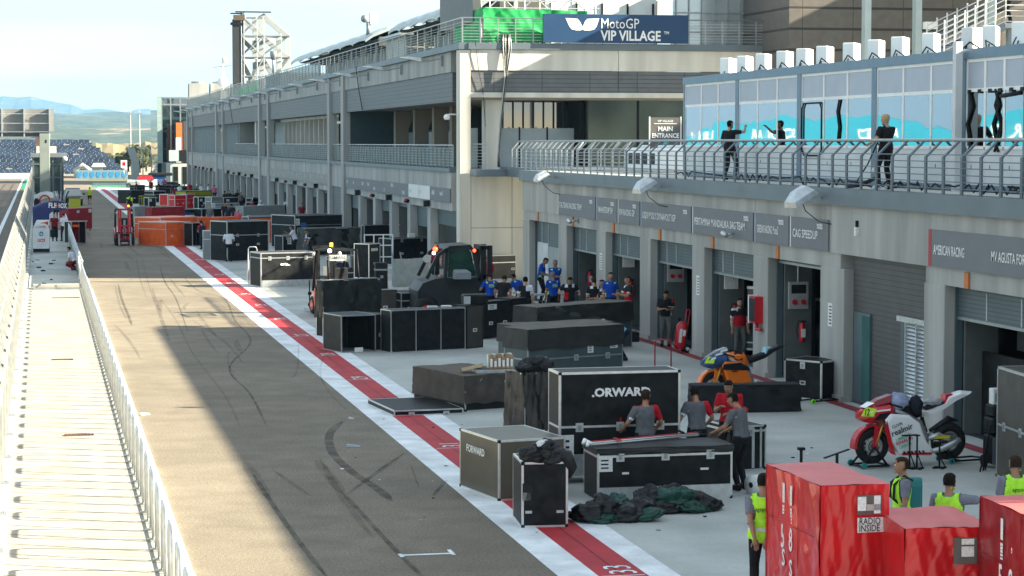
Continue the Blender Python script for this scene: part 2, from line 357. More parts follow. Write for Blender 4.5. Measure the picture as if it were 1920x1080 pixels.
# rail frames and low wall on the lane side
rl = thing('walkway_railing', 'long galvanised railing of looped tube frames between walkway and lane', 'railing', (1.6, 20, .12))
mb = MB()
for i in range(47):
    y = 20.4+i*1.68; X = 1.6
    if y > 94: break
    pts = [(X, y, .12), (X, y, 1.02), (X, y+.05, 1.1), (X, y+.12, 1.13), (X, y+.72, 1.13), (X, y+.79, 1.1), (X, y+.84, 1.02), (X, y+.84, .12)]
    mb.path(pts, .028, M_galv, 6); mb.path([(X, y+.28, .14), (X, y+.28, 1.11)], .012, M_galv, 5); mb.path([(X, y+.56, .14), (X, y+.56, 1.11)], .012, M_galv, 5)
    for yy in (y, y+.84): mb.box(X-.1, yy-.04, .121, X+.02, yy+.04, .15, M_steel)
    mb.cut()
mb.build('tube_frame', rl)
mb = MB()
mb.tube((1.6, 20, .16), (1.6, 94, .16), .015, M_galv, 5)
mb.build('foot_rail', rl)
mb = MB(); mb.box(1.72, -20, -.05, 2.04, 94, .06, M_white); mb.box(1.72, 94.0, -.05, 2.0, 330, .06, M_white); struct(mb, 'walkway_kerb')
bp_ = thing('boarded_railing', 'grey boarded barrier along the shaded far part of the walkway', 'barrier', (1.75, 94, 0))
mb = MB()
for i in range(22):
    y = 94.2+i*3; mb.box(1.62, y, 0.1, 1.68, y+2.92, 1.12, pm('grey_board', (.22, .24, .25), .6)); mb.tube((1.6, y, .1), (1.6, y, 1.3), .03, M_galv); mb.cut()
mb.build('board', bp_); mb = MB(); mb.tube((1.65, 94, 1.2), (1.65, 160, 1.2), .03, M_galv); mb.build('top_rail', bp_)
# debris fence on the far left
fe = thing('debris_fence', 'pale galvanised debris fence with leaning top panels along the race track', 'fence', (-.75, 22, .2))
M_fgal = pm('fence_galv', (.36, .37, .35), .6, .3, .12, 6)
mb = MB()
for i in range(96):
    y = 23+i*3.3; mb.box(-.80, y-.05, .2, -.7, y+.05, 1.55, M_fgal); mb.bar((-.75, y, 1.5), (-1.2, y, 2.45), .07, .09, M_fgal)
    mb.box(-.9, y-.14, .2, -.6, y+.14, .23, M_steel); 
    mb.ball((-.64, y+.06, .24), .025, M_steel, 5, 4)
    mb.cut()
mb.build('post', fe)
mb = MB()
for i in range(96):
    y = 23+i*3.3
    a = Vector((-.76, y+.1, 1.52)); b = Vector((-1.2, y+.1, 2.43)); e = Vector((0, 3.1, 0))
    for p, q in ((a, b), (a+e, b+e), (a, a+e), (b, b+e), ((a+b)/2, (a+b)/2+e)): mb.bar(p, q, .05, .05, M_fgal)
    for t in (.0, 1): mb.ball(a+e*(.03+.94*t)+(b-a)*.12, .04, M_blk2, 5, 4)
    for k in range(1, 12): c = a+(b-a)*k/12; mb.tube(c, c+e, .007, M_fgal, 3)
    for k in range(1, 14): c = a+e*k/14; mb.tube(c, c+(b-a), .005, M_fgal, 3)
    mb.cut()
mb.build('leaning_panel', fe)
mb = MB()
for k in range(14): z = .3+k*.095; mb.tube((-.75, 20, z), (-.75, 340, z), .009, M_fgal, 3)
for i in range(400): y = 22+i*.3; mb.tube((-.75, y, .22), (-.75, y, 1.5), .006, M_fgal, 3)
mb.build('wire_mesh', fe)
# ================================================================== near garage wing (right)
def yX(px, X=XF): return onX(px, 400, X).y
YE = 85.46
nw = thing('garage_wing', 'single storey concrete garage wing with terrace, pillars and roller doors, on the right', 'building', (XF, 22, 0))
PILL = [(980, 992), (1047, 1062), (1118, 1135), (1200, 1219), (1298, 1320), (1413, 1440), (1539, 1583), (1734, 1772)]
PY = [(yX(a), yX(b)) for a, b in PILL] + [(36.2, 34.6), (30.4, 28.8), (24.6, 23)]
for a, b in PY:
    mb = MB(); mb.rbox(XF, b, 0, XF+.36, a, 3.13, M_conc, .02); mb.box(XF-.06, b-.04, .003, XF+.2, a+.04, .13, M_conc); mb.build('pillar', nw)
mb = MB()
mb.box(XF+.03, 22, 3.131, XF+.42, yX(1735), 3.48, M_conc); mb.box(XF+.03, yX(1575), 3.131, XF+.42, YE, 3.48, M_conc)
J = [YE]+[yX(p) for p in (1047, 1119, 1202, 1299, 1416, 1558, 1744)]+[34, 28, 22]
for a, b in zip(J[:-1], J[1:]): mb.box(XF, b+.012, 3.482, XF+.4, a-.012, 4.62, M_conc)
mb.box(XF+.01, 22, 3.5, XF+.39, YE-.02, 4.6, M_dark)
mb.box(XF+.001, YE, 3.5, XF+14, YE-.3, 4.62, M_conc); mb.box(XF+.4, YE-.3, 0, XF+14, YE-.1, 3.48, M_conc)
mb.build('wall', nw)
mb = MB(); mb.box(XF-.12, 22, 4.625, XF+.3, YE+.1, 5.02, M_capgrey)
mb.box(XF+.3, YE-.2, 4.625, XF+14, YE+.1, 5.02, M_capgrey); mb.build('ledge', nw)
mb = MB(); mb.box(XF+.3, 22, 4.64, 31.5, YE-.2, 5.0, M_concw); mb.build('terrace_floor', nw)
mb = MB()   # room shells behind the doors
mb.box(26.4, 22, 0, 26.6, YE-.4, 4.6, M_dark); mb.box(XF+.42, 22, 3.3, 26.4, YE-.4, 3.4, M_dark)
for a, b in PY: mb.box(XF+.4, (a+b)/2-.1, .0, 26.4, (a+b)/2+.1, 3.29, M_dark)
mb.build('room_wall', nw)
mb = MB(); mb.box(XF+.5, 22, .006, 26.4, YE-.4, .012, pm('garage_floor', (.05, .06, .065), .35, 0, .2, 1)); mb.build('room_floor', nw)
M_shut = slats('shutter_slats', (.10, .13, .14), 'z', .09, .12, None, .45, .3)
M_framec = pm('door_frame', (.10, .14, .155), .45, .4, .1, 3)
bays = []
for i in range(len(PY)-1): bays.append((PY[i][1], PY[i+1][0]))   # (far y, near y)
drop = [0.12, 2.28, 2.38, 2.42, 2.42, 3.02, None, 2.45, 2.3, 2.5]
M_strip = pm('door_strip', (.5, .52, .52), .5)
for i, (ya, yb) in enumerate(bays):
    if drop[i] is None: continue
    mb = MB(); mb.box(XF+.3, yb+.04, drop[i], XF+.36, ya-.04, 3.13, M_shut)
    mb.box(XF+.28, yb+.04, drop[i]-.03, XF+.38, ya-.04, drop[i]+.03, M_steel)
    if i != 5:
        for t in (.2, .42): yy = ya-(ya-yb)*t; mb.box(XF+.285, yy-.02, drop[i]+.05, XF+.299, yy+.02, 3.05, M_strip)
    if i == 0:
        mb.box(XF+.28, yb+.5, 1.2, XF+.295, ya-.5, 2.2, pm('door_pane', (.3, .33, .33), .3)); mb.box(XF+.27, yb+2.9, .1, XF+.28, ya-.3, 2.3, M_strip)
    mb.build('roller_door', nw)
    mb = MB(); mb.box(XF+.24, ya-.06, 0, XF+.4, ya, 3.13, M_framec); mb.cut(); mb.box(XF+.24, yb, 0, XF+.4, yb+.06, 3.13, M_framec); mb.build('door_frame', nw)
    if i: # stub wall inside
        mb = MB(); mb.box(XF+.42, ya-.16, 0.02, XF+1.15, ya-.06, 3.2, pm('stub_wall', (.11, .12, .115), .8)); mb.box(XF+1.16, ya-.2, 0.02, XF+1.24, ya-.1, 3.2, M_dark); mb.build('stub_wall', nw)
# clad bay with two doors
ya, yb = bays[6]; mb = MB(); M_lam2 = slats('dark_cladding', (.085, .08, .078), 'z', .12, .1)
mb.box(XF+.25, yb, 0, XF+.4, ya, 3.47, M_lam2); mb.build('clad_wall', nw)
y0 = yX(1588); y1 = yX(1618); mb = MB(); mb.box(XF+.2, y1, .08, XF+.26, y0, 2.16, M_framec); mb.build('door', nw)
mb = MB(); mb.box(XF+.19, y1, .12, XF+.2, y1+.5, 2.1, pm('teal_glass', (.05, .13, .12), .15)); mb.build('glass_panel', nw)
y0 = yX(1675); y1 = yX(1733); mb = MB(); mb.box(XF+.2, y1, .02, XF+.26, y0, 2.25, M_framec)
for k in range(24): z = .12+k*.085; mb.add([(XF+.15, y1+.04, z), (XF+.15, y0-.42, z), (XF+.2, y0-.42, z+.06), (XF+.2, y1+.04, z+.06)], [(0, 1, 2, 3)], M_galv)
mb.box(XF+.13, y0-.45, .05, XF+.21, y0-.41, 2.2, M_galv); mb.box(XF+.13, y1, .05, XF+.21, y1+.05, 2.2, M_galv); mb.box(XF+.12, y1, 2.16, XF+.22, y0+.05, 2.28, M_galv)
mb.box(XF+.12, (y0+y1)/2-.2, .05, XF+.2, (y0+y1)/2-.16, 2.2, M_galv); mb.build('louvre_door', nw)
# sign boards
SG = [(1048, 1118, 'ITALTRANS RACING TEAM'), (1120, 1158.5, 'YAMAHA MASTERCAMP TEAM'), (1160.5, 1201, 'RW RACING GP'), (1203.5, 1298, 'LIQUI MOLY DYNAVOLT IGP'), (1300.5, 1414.5, 'PERTAMINA MANDALIKA SAG TEAM'), (1417.5, 1481.5, 'GRESINI RACING Moto2'), (1484, 1556, 'CAG SPEEDUP')]
for i, (a, b, tx) in enumerate(SG):
    ya, yb = yX(a), yX(b); mb = MB(); mb.box(XF-.04, yb, 3.5, XF-.004, ya, 4.25, M_sign); 
    mb.box(XF-.045, ya-.09, 3.5, XF-.041, ya-.02, 4.25, pm('sign_edge', (.35, .4, .55), .5) if i % 2 else M_label)
    s = mb.build('sign_board', nw)
    mb = MB(); mb.text(tx, (XF-.05, ya-.25, 3.76), (0, -1, 0), (0, 0, 1), .21, M_white, .01, min(1.0, (ya-yb-.9)/(len(tx)*.78*.21))); mb.cut()
    mb.text('mIs' if False else 'moto', (XF-.05, yb+.75, 4.02), (0, -1, .0), (0, .12, 1), .19, M_white, .03, .7); mb.build('lettering', s)
ya, yb = yX(1745), 23; mb = MB(); mb.box(XF-.04, yb, 3.5, XF-.004, ya, 4.27, M_sign); mb.box(XF-.045, ya-.16, 3.5, XF-.041, ya-.0, 4.27, pm('sign_edge_red', (.35, .04, .05), .5)); s = mb.build('sign_board', nw)
mb = MB(); mb.text('AMERICAN RACING', (XF-.05, ya-.3, 3.76), (0, -1, 0), (0, 0, 1), .21, M_white, .01, .62); mb.cut(); mb.text('MV AGUSTA FORWARD', (XF-.05, yX(1864), 3.76), (0, -1, 0), (0, 0, 1), .21, M_white, .01, .7); mb.build('lettering', s)
mb = MB(); M_otag = pm('orange_tag', (.5, .16, .04), .6)
for p in (1008, 1073, 1150, 1237, 1336, 1458, 1814): y = yX(p); mb.box(XF-.012, y-.11, 3.14, XF+.028, y+.11, 3.46, M_otag); mb.cut()
mb.build('door_number', nw)
mb = MB()
for p, y0 in ((1127, 490), (1309, 535), (1557, 590)):
    P = onX(p, y0, XF); mb.box(XF-.012, P.y-.15, P.z-.28, XF-.002, P.y+.15, P.z+.28, M_label)
    for k in range(6): mb.box(XF-.015, P.y-.11, P.z-.22+k*.08, XF-.0121, P.y+.06, P.z-.19+k*.08, M_blk2)
    mb.cut()
mb.build('paper_notice', nw)
# terrace balustrade: leaning posts with wires and a tube handrail
def balustrade(name, label, pts, z0, sp, lean, mat, group=None, h=1.12):
    """pts: (x,y) from-to; lean: inward offset vector at the top"""
    a = Vector((*pts[0], z0)); b = Vector((*pts[1], z0)); d = (b-a); n = max(1, int(d.length/sp)); ln = Vector((*lean, 0))
    t = thing(name, label, 'railing', a, 0, group); mb = MB()
    for i in range(n+1):
        p = a+d*i/n; w = .05; k = p+Vector((0, 0, h*.72)); e = p+ln+Vector((0, 0, h))
        mb.bar(p, k, .035, .11, mat); mb.bar(k-Vector((0, 0, .02)), e, .09, .035, mat); mb.cut()
    mb.build('post', t); mb = MB()
    for k in range(6): z = .14+k*.14; mb.tube(a+Vector((0, 0, z))-ln*.12, b+Vector((0, 0, z))-ln*.12, .012, mat, 5)
    mb.build('wire_rail', t); mb = MB(); mb.tube(a+ln+Vector((0, 0, h+.03)), b+ln+Vector((0, 0, h+.03)), .035, M_steel if mat is M_capgrey else M_galv, 8); mb.build('handrail', t)
    return t
balustrade('balustrade', 'long grey balustrade of leaning posts along the terrace edge above the garages', [(XF+.12, YE), (XF+.12, 22)], 5.0, .95, (.34, -.0), M_capgrey)
balustrade('balustrade', 'sunlit balustrade along the bridge beside the cable bundle', [(20.4, 97), (20.4, YE)], 5.0, .9, (.3, 0), M_galv)
balustrade('balustrade', 'sunlit balustrade crossing the terrace behind the edge railing, below the dark glass', [(21.3, 88.5), (24.8, 88.5)], 5.0, .5, (.3, .2), M_galv)
balustrade('balustrade', 'short sunlit balustrade in front of the white van-like cabin on the terrace', [(24.9, 90.5), (28, 86)], 5.0, .5, (.3, .2), M_galv)
mb = MB(); mb.box(20.2, YE+.1, 4.65, 32, 98, 5.0, M_concw); mb.box(20.1, YE+.1, 4.6, 20.2, 98, 5.02, M_capgrey); mb.box(18.7, 96.6, 4.6, 20.1, 98, 4.9, M_capgrey)
tag(mb.build('bridge_slab'), 'concrete bridge slab joining the terrace to the tall pit building', 'bridge')
# floodlights on the wing
def flood(px, py, s, label, grp='floodlights on the garage wing'):
    P = onX(px, py, XF); t = thing('floodlight', label, 'floodlight', (XF, P.y, P.z), 0, grp); mb = MB(Matrix.Translation((XF, P.y, P.z)))
    mb.box(-.02, -.08, -.1, .0, .08, .1, M_steel); mb.bar((0, 0, 0), (-.45, .05, .04), .06, .06, M_steel); mb.build('bracket', t)
    mb = MB(Matrix.Translation((XF-.62, P.y+.1, P.z+.06)) @ Matrix.Rotation(.25, 4, 'Z') @ Matrix.Rotation(-.5, 4, 'Y'))
    mb.loft([[(-.3*s, -.22*s, 0), (.3*s, -.22*s, 0), (.3*s, .22*s, 0), (-.3*s, .22*s, 0)], [(-.34*s, -.26*s, -.12*s), (.34*s, -.26*s, -.12*s), (.34*s, .26*s, -.12*s), (-.34*s, .26*s, -.12*s)]], M_galv)
    mb.loft([[(-.3*s, -.22*s, .001), (.3*s, -.22*s, .001), (.3*s, .22*s, .001), (-.3*s, .22*s, .001)], [(-.12*s, -.1*s, .16*s), (.2*s, -.1*s, .16*s), (.2*s, .1*s, .16*s), (-.12*s, .1*s, .16*s)]], M_galv); mb.build('lamp_head', t)
    mb = MB(); mb.path([(XF-.6, P.y+.1, P.z), (XF-.5, P.y, P.z-.3), (XF-.2, P.y-.1, P.z-.55), (XF-.03, P.y-.5, P.z-.6)], .012, M_blk2, 4); mb.build('cable', t)
flood(1046, 333, .8, 'square grey floodlight nearest the building corner, above the first sign board'); flood(1246, 350, 1, 'square grey floodlight in the middle of the wing wall'); flood(1548, 372, 1.05, 'square grey floodlight nearest the camera on the wing wall')
def cctv(px, py, label):
    P = onX(px, py, XF); mb = MB(); mb.tube((XF, P.y, P.z), (XF-.3, P.y+.05, P.z-.06), .03, M_galv); mb.tube((XF-.3, P.y+.15, P.z), (XF-.3, P.y-.15, P.z-.05), .07, M_galv, 8); mb.box(XF-.02, P.y-.07, P.z-.07, XF-.001, P.y+.07, P.z+.07, M_steel)
    tag(mb.build('security_camera'), label, 'camera', 'cameras over the garage doors')
cctv(1083, 413, 'small bullet camera above the second garage door from the corner'); cctv(1378, 437, 'small boxy camera above the fifth garage door with a tan housing')
P = onX(1609, 430, XF); mb = MB(); mb.box(XF-.08, P.y-.06, P.z-.15, XF-.002, P.y+.06, P.z+.05, M_label); mb.box(XF-.06, P.y-.03, P.z+.05, XF-.002, P.y+.03, P.z+.2, M_blk2); tag(mb.build('wall_sensor'), 'little beige sensor box on the plain concrete wall above the clad bay', 'sensor')
# things on the wing pillars and stubs
def extinguisher(X, y, z, label, s=1):
    t = thing('fire_extinguisher', label, 'extinguisher', (X, y, z), 0, 'fire extinguishers hanging inside the garages'); mb = MB(Matrix.Translation((X, y, z)))
    mb.path([(0, 0, 0), (0, 0, .03), (0, 0, .42*s), (0, 0, .48*s), (0, 0, .5*s)], [.07*s, .085*s, .085*s, .06*s, .03*s], M_red, 12); mb.build('cylinder', t)
    mb = MB(Matrix.Translation((X, y, z))); mb.path([(0, 0, .5*s), (-.1, -.02, .56*s), (-.16, -.02, .3*s), (-.12, 0, .12*s)], .014, M_blk2, 5); mb.box(-.03, -.02, .5*s, .1, .02, .55*s, M_blk2); mb.build('hose', t)
    mb = MB(Matrix.Translation((X, y, z))); mb.box(-.06, -.09*s, .12*s, .06, -.087*s, .34*s, M_label); mb.build('label', t)
extinguisher(XF+.85, bays[4][0]-.3, 1.0, 'red fire extinguisher inside the fifth garage door, left of the wrapped panel'); extinguisher(XF+.85, bays[5][0]-.3, .95, 'red fire extinguisher below the grey socket panel in the open garage door'); extinguisher(XF+.8, bays[1][0]-.3, 1.0, 'red fire extinguisher inside the second garage door behind the blue shirts'); extinguisher(XF+.8, bays[2][0]-.3, 1.0, 'red fire extinguisher inside the third garage door behind the black and red shirts')
P = onX(1424, 580, XF); mb = MB(); mb.box(XF-.22, P.y-.3, P.z-.35, XF-.001, P.y+.25, P.z+.35, M_red); mb.box(XF-.225, P.y-.28, P.z-.3, XF-.22, P.y+.2, P.z+.3, M_blk); mb.box(XF-.23, P.y+.2, P.z-.37, XF-.0, P.y+.27, P.z+.37, M_white); mb.tube((XF-.1, P.y-.1, P.z-.36), (XF-.1, P.y-.1, P.z-.55), .05, M_red); mb.tube((XF-.1, P.y-.1, P.z-.5), (XF-.1, P.y-.4, P.z-.5), .05, M_red)
tag(mb.build('hose_cabinet'), 'red fire hose cabinet with white frame fixed to a garage pillar', 'cabinet')
for i, lb in ((3, 'grey socket panel inside the garage behind the man with papers'), (5, 'grey socket panel with two red sockets in the open garage')):
    y = bays[i][0]-.17; t = thing('socket_panel', lb, 'socket panel', (XF+.7, y, 1.7), 0, 'socket panels in the garages'); mb = MB(); mb.box(XF+.5, y-.1, 1.8, XF+1.02, y, 2.5, pm('panel_grey', (.33, .34, .33), .5)); mb.box(XF+.56, y-.105, 2.2, XF+.96, y-.1, 2.43, M_blk); mb.tube((XF+.75, y-.05, 2.5), (XF+.75, y-.05, 3.2), .02, M_label); mb.build('housing', t)
    mb = MB()
    for dx in (.64, .88): mb.disc((XF+dx, y-.12, 1.98), (0, 1, 0), .07, .05, M_red, 10)
    mb.build('socket', t)
for i in (2, 4): y = bays[i][0]-.17; mb = MB(); mb.box(XF+.55, y-.08, 1.95, XF+.95, y, 2.35, M_label); mb.tube((XF+.75, y-.04, 2.35), (XF+.75, y-.04, 3.2), .015, M_label); tag(mb.build('switch_box'), ['', '', 'pale switch box inside the third garage door', '', 'pale switch box above the extinguisher in the fifth garage'][i], 'switch box')
# wrapped trolley panel in bay 4 and 5
M_wrap = pm('plastic_wrap', (.06, .075, .08), .12, .2, .5, 2, .8, 6)
def wrapped(px0, px1, yb_, yt_, lb, dz=0):
    a = onZ(px0, yb_); b = onZ(px1, yb_+18); X = max(a.x, XF+.9); t = thing('wrapped_panel', lb, 'panel', (X, a.y, 0)); w = 1.55
    mb = MB(Matrix.Translation((X, a.y, 0)) @ Matrix.Rotation(-.9, 4, 'Z')); mb.box(0, 0, .25, w, .12, 1.95, M_wrap); mb.build('panel', t)
    mb = MB(Matrix.Translation((X, a.y, 0)) @ Matrix.Rotation(-.9, 4, 'Z'))
    for q in ((0, -.02, .2, .05, .14, 2.0), (w-.05, -.02, .2, w, .14, 2.0), (0, -.02, 1.95, w, .14, 2.02), (0, -.02, .2, w, .14, .26), (0, -.02, .4, w, .14, .44)): mb.box(*q, M_galv)
    for x in (.1, w-.1): mb.disc((x, .06, .1), (0, 1, 0), .1, .05, M_rub, 12); mb.box(x-.02, .03, .1, x+.02, .09, .22, M_steel)
    mb.build('frame', t)
wrapped(1383, 1410, 668, 545, 'framed panel in plastic wrap leaning beside the red hose cabinet'); wrapped(1497, 1538, 700, 560, 'framed panel in shiny plastic wrap inside the open garage')
for i, col in ((1, .06), (2, .05), (3, .03), (4, .04), (5, .03), (7, .02)):
    ya, yb = bays[i]; mb = MB(Matrix.Translation((XF+3, yb+.6, 0)))
    for k in range(5): mb.rbox(0, .1, .15+k*.3, 1.0, ya-yb-1.8, .42+k*.3, pm('drawer_dark', (.05, .055, .06), .5, .2), .02)
    mb.box(0, .1, .02, 1.0, ya-yb-1.8, .13, M_blk2); tag(mb.build('tool_cabinet'), 'dark drawer cabinet standing inside the %s garage door' % ['first', 'second', 'third', 'fourth', 'fifth', 'sixth', '', 'nearest'][i], 'cabinet')
    mb = MB()
    for k in range(9): yy = yb+.5+k*(ya-yb-1)/8; mb.box(XF+5, yy-.02, .02, XF+5.05, yy+.02, 2.9, pm('rack_grey', (.12, .13, .14), .5, .3))
    for z in (.8, 1.7, 2.6): mb.box(XF+4.9, yb+.4, z, XF+5.4, ya-.4, z+.04, MATS['rack_grey'])
    tag(mb.build('shelf_rack'), 'tall grey rack deep inside the %s garage' % ['first', 'second', 'third', 'fourth', 'fifth', 'sixth', '', 'nearest'][i], 'rack')
# dark partition inside nearest bay
ya, yb = bays[7]; mb = MB(); mb.box(XF+.8, yb, .02, XF+.9, ya-.1, 1.75, M_blk); mb.box(XF+1.6, yb, 1.75, XF+1.7, ya-.1, 3.2, pm('stub_wall', (.1, .1, .1))); tag(mb.build('partition'), 'low black partition across the nearest garage doorway', 'partition')
# ================================================================== terrace: glazed cabins with outdoor units
XC = 20.3
M_mir = pm('mirror_glass', (.36, .40, .41), .02, 1.0, .03, .6); 
def wavy(m, s, sc):
    t = m.node_tree; b = t.nodes['Principled BSDF']; geo = t.nodes.new('ShaderNodeNewGeometry'); n = t.nodes.new('ShaderNodeTexNoise'); n.inputs['Scale'].default_value = sc; n.inputs['Detail'].default_value = 1
    bp = t.nodes.new('ShaderNodeBump'); bp.inputs['Strength'].default_value = s; bp.inputs['Distance'].default_value = .05; t.links.new(geo.outputs['Position'], n.inputs['Vector']); t.links.new(n.outputs['Fac'], bp.inputs['Height']); t.links.new(bp.outputs[0], b.inputs['Normal'])
wavy(M_mir, .07, .7)
M_mirw = pm('top_panel', (.40, .43, .50), .45, .2, .05, 2)
M_cabf = pm('cabin_frame', (.13, .20, .27), .4, .3, .08, 3); M_cabw = pm('cabin_white', (.60, .62, .63), .5, 0, .06, 2)
cuts = [yX(p, XC) for p in (1280, 1380, 1496, 1636, 1802)]+[44.0, 38.4, 32.8, 27.2, 21.6]  # last two cabins are unseen, added to carry the lane shade towards the camera
names = ['glazed cabin at the left end of the terrace row', 'second glazed cabin from the left on the terrace, with the man touching its post', 'third glazed cabin, one of its windows outlined in black rubber', 'fourth glazed cabin, behind the blond man', 'fifth glazed cabin, with torn film on its windows, right of the white pipe', 'sixth glazed cabin mostly beyond the right edge', 'seventh glazed cabin beyond the right edge', 'eighth glazed cabin, unseen, added outside the frame to lengthen the lane shadow', 'ninth and nearest glazed cabin, unseen, added outside the frame to lengthen the lane shadow']
for i in range(len(cuts)-1):
    ya, yb = cuts[i], cuts[i+1]; t = thing('glazed_cabin', names[i], 'cabin', (XC, yb, 5.02), 0, 'glazed cabins in a row on the terrace')
    mb = MB(); mb.box(XC+.08, yb+.02, 5.05, XC+2.5, ya-.02, 8.0, M_cabw); mb.build('body', t)
    mb = MB(); w = .16
    mb.box(XC, yb+.003, 5.02, XC+.12, yb+w, 8.17, M_cabf); mb.box(XC, ya-w, 5.02, XC+.12, ya-.003, 8.17, M_cabf); mb.box(XC-.02, yb+.003, 7.95, XC+2.5, ya-.003, 8.18, M_cabf); mb.box(XC-.01, yb+w, 5.02, XC+.1, ya-w, 5.14, M_cabf); mb.build('frame', t)
    for k in range(3):
        a = ya-w-(ya-yb-2*w)*k/3; b = ya-w-(ya-yb-2*w)*(k+1)/3; wn = MB(); wn.box(XC+.03, b+.05, 6.02, XC+.05, a-.05, 7.22, M_mir); wo_ = wn.build('window', t)
        mb = MB(); mb.box(XC+.02, b, 6.0, XC+.079, b+.05, 7.95, M_white); mb.box(XC+.02, a-.05, 6.0, XC+.079, a, 7.95, M_white); mb.box(XC+.018, b+.05, 7.22, XC+.078, a-.05, 7.3, M_white); mb.box(XC+.018, b+.05, 7.88, XC+.078, a-.05, 7.95, M_white); mb.box(XC+.018, b+.05, 5.95, XC+.078, a-.05, 6.02, M_white); mb.build('window_frame', t)
        mb = MB(); mb.box(XC+.04, b+.05, 7.3, XC+.06, a-.05, 7.88, M_mirw); mb.build('top_panel', t)
        mb = MB(); mb.box(XC+.035, b+.006, 5.15, XC+.077, a-.006, 5.94, M_cabw); mb.box(XC+.03, a-.3, 5.5, XC+.034, a-.27, 5.6, M_blk2); mb.build('lower_panel', t)
    if i in (2, 4):
        k = 0 if i == 2 else 1; mb = MB(); a = ya-w-(ya-yb-2*w)*(0 if i == 2 else 0)/3-.1; b = ya-w-(ya-yb-2*w)*(1 if i == 2 else 1)/3+.1; r = .025; X = XC+.0
        if i == 2:
            mb.path([(X, a, 5.9), (X, a, 7.0), (X, a-.15, 7.15), (X, b+.15, 7.15), (X, b, 7.0), (X, b, 5.9), (X, b+.2, 5.75), (X, a-.2, 5.75), (X, a, 5.9)], r, M_blk2, 5); mb.cut()
            a2 = b-1.35; mb.path([(X, a2, 7.2), (X, a2+.15, 6.9), (X, a2, 6.5), (X, a2+.1, 6.1)], .03, M_blk2, 5)
        else:
            for (q, sgn) in ((a-.1, 1), (a-1.5, 1), (a-1.7, -1)): mb.path([(X, q, 7.25), (X, q-.2*sgn, 6.9), (X, q+.1*sgn, 6.5), (X, q-.1*sgn, 6.05), (X, q, 5.9)], .03, M_blk2, 5); mb.cut()
            mb.path([(X, a-1.8, 7.1), (X, yb+.3, 7.15)], .05, M_blk2, 5)
            for k in range(9): mb.box(X-.02, a-.2-k*.55, 7.18, X, a-.05-k*.55, 7.27, M_blk2); mb.cut()
        mb.build('rubber_seal', t)
# white drain pipe
P = onX(1797, 100, XC-.15); mb = MB(); mb.box(XC-.24, P.y-.08, 5.0, XC-.08, P.y+.1, 8.35, M_cabw); tag(mb.build('drain_pipe'), 'white square downpipe between the fourth and fifth glazed cabins', 'pipe')
# outdoor units
def ac():
    t = thing('outdoor_unit', '', 'air conditioner', (0, 0, 0), 0, 'outdoor units standing on the cabin roofs'); local(t)
    mb = MB(); mb.rbox(-.16, -.42, .06, .16, .42, .64, M_white, .02); mb.build('casing', t)
    mb = MB(); mb.disc((-.165, .1, .35), (1, 0, 0), .24, .015, pm('grille', (.35, .35, .35), .6), 20, .03)
    for k in range(7): mb.box(-.178, .1-.22, .14+k*.07, -.172, .1+.22, .15+k*.07, M_steel)
    mb.build('fan_grille', t)
    mb = MB(); mb.box(-.2, -.3, .0, .2, -.25, .055, M_steel); mb.box(-.2, .25, 0, .2, .3, .055, M_steel); mb.build('foot', t)
    mb = MB(); mb.box(-.1, -.432, .15, .05, -.421, .4, M_white); mb.path([(.0, -.43, .2), (.0, -.5, .12), (.1, -.55, 0)], .02, M_blk2, 5); mb.build('valve_cover', t)
    return t
a0 = ac(); acx = [1366, 1397, 1432, 1472, 1509, 1547, 1597, 1643, 1688, 1746, 1828, 1858, 1916]
for i, px in enumerate(acx):
    P = onX(px, 100, XC+1.6); o = a0 if i == 0 else copy_tree(a0)
    o.location = (XC+1.6, P.y, 8.185); o.rotation_euler.z = R_(-32+random.uniform(-4, 4)) if i != 10 else R_(-50)
    o['label'] = 'white outdoor unit on the cabin roofs, %s' % ('leftmost of the row' if i == 0 else ['second', 'third', 'fourth', 'fifth', 'sixth', 'seventh', 'eighth', 'ninth', 'tenth', 'eleventh', 'twelfth', 'thirteenth'][i-1]+' from the left')
mb = MB(); q = []
for i in range(len(acx)-1): a = onX(acx[i], 100, XC+1.1).y; b = onX(acx[i+1], 100, XC+1.1).y; q += [(XC+1.1, a-.4, 8.25), (XC+1.2, (a+b)/2, 8.2), (XC+1.1, b+.3, 8.45)]
mb.path(q, .02, M_blk2, 4); tag(mb.build('unit_cable'), 'thin black cable looping from one outdoor unit to the next', 'cable')
# MAIN ENTRANCE board
P = onY(1247, 245, 80); t = thing('entrance_board', 'dark board with white words and a turquoise arrow standing at the left of the cabins', 'sign', (P.x, 80, 5)); mb = MB(); x0 = onY(1219, 240, 80).x; x1 = onY(1276, 240, 80).x
mb.box(x0, 80, 5.0, x1, 80.06, 7.02, pm('board_grey', (.10, .095, .09), .5)); mb.box(x0-.03, 79.99, 5, x0, 80.08, 7.05, M_white); mb.box(x1, 79.99, 5, x1+.03, 80.08, 7.05, M_white); mb.build('board', t)
cx = (x0+x1)/2; mb = MB(); mb.text('MAIN', (cx, 79.99, 6.52), (1, 0, 0), (0, 0, 1), .17, M_white, .03, 1, 'CENTER'); mb.text('ENTRANCE', (cx, 79.99, 6.27), (1, 0, 0), (0, 0, 1), .17, M_white, .03, .86, 'CENTER'); mb.box(x0+.15, 79.985, 6.78, x1-.15, 79.99, 6.8, M_white); mb.text('VIP VILLAGE', (cx, 79.99, 6.85), (1, 0, 0), (0, 0, 1), .08, M_white, 0, 1, 'CENTER'); mb.build('lettering', t)
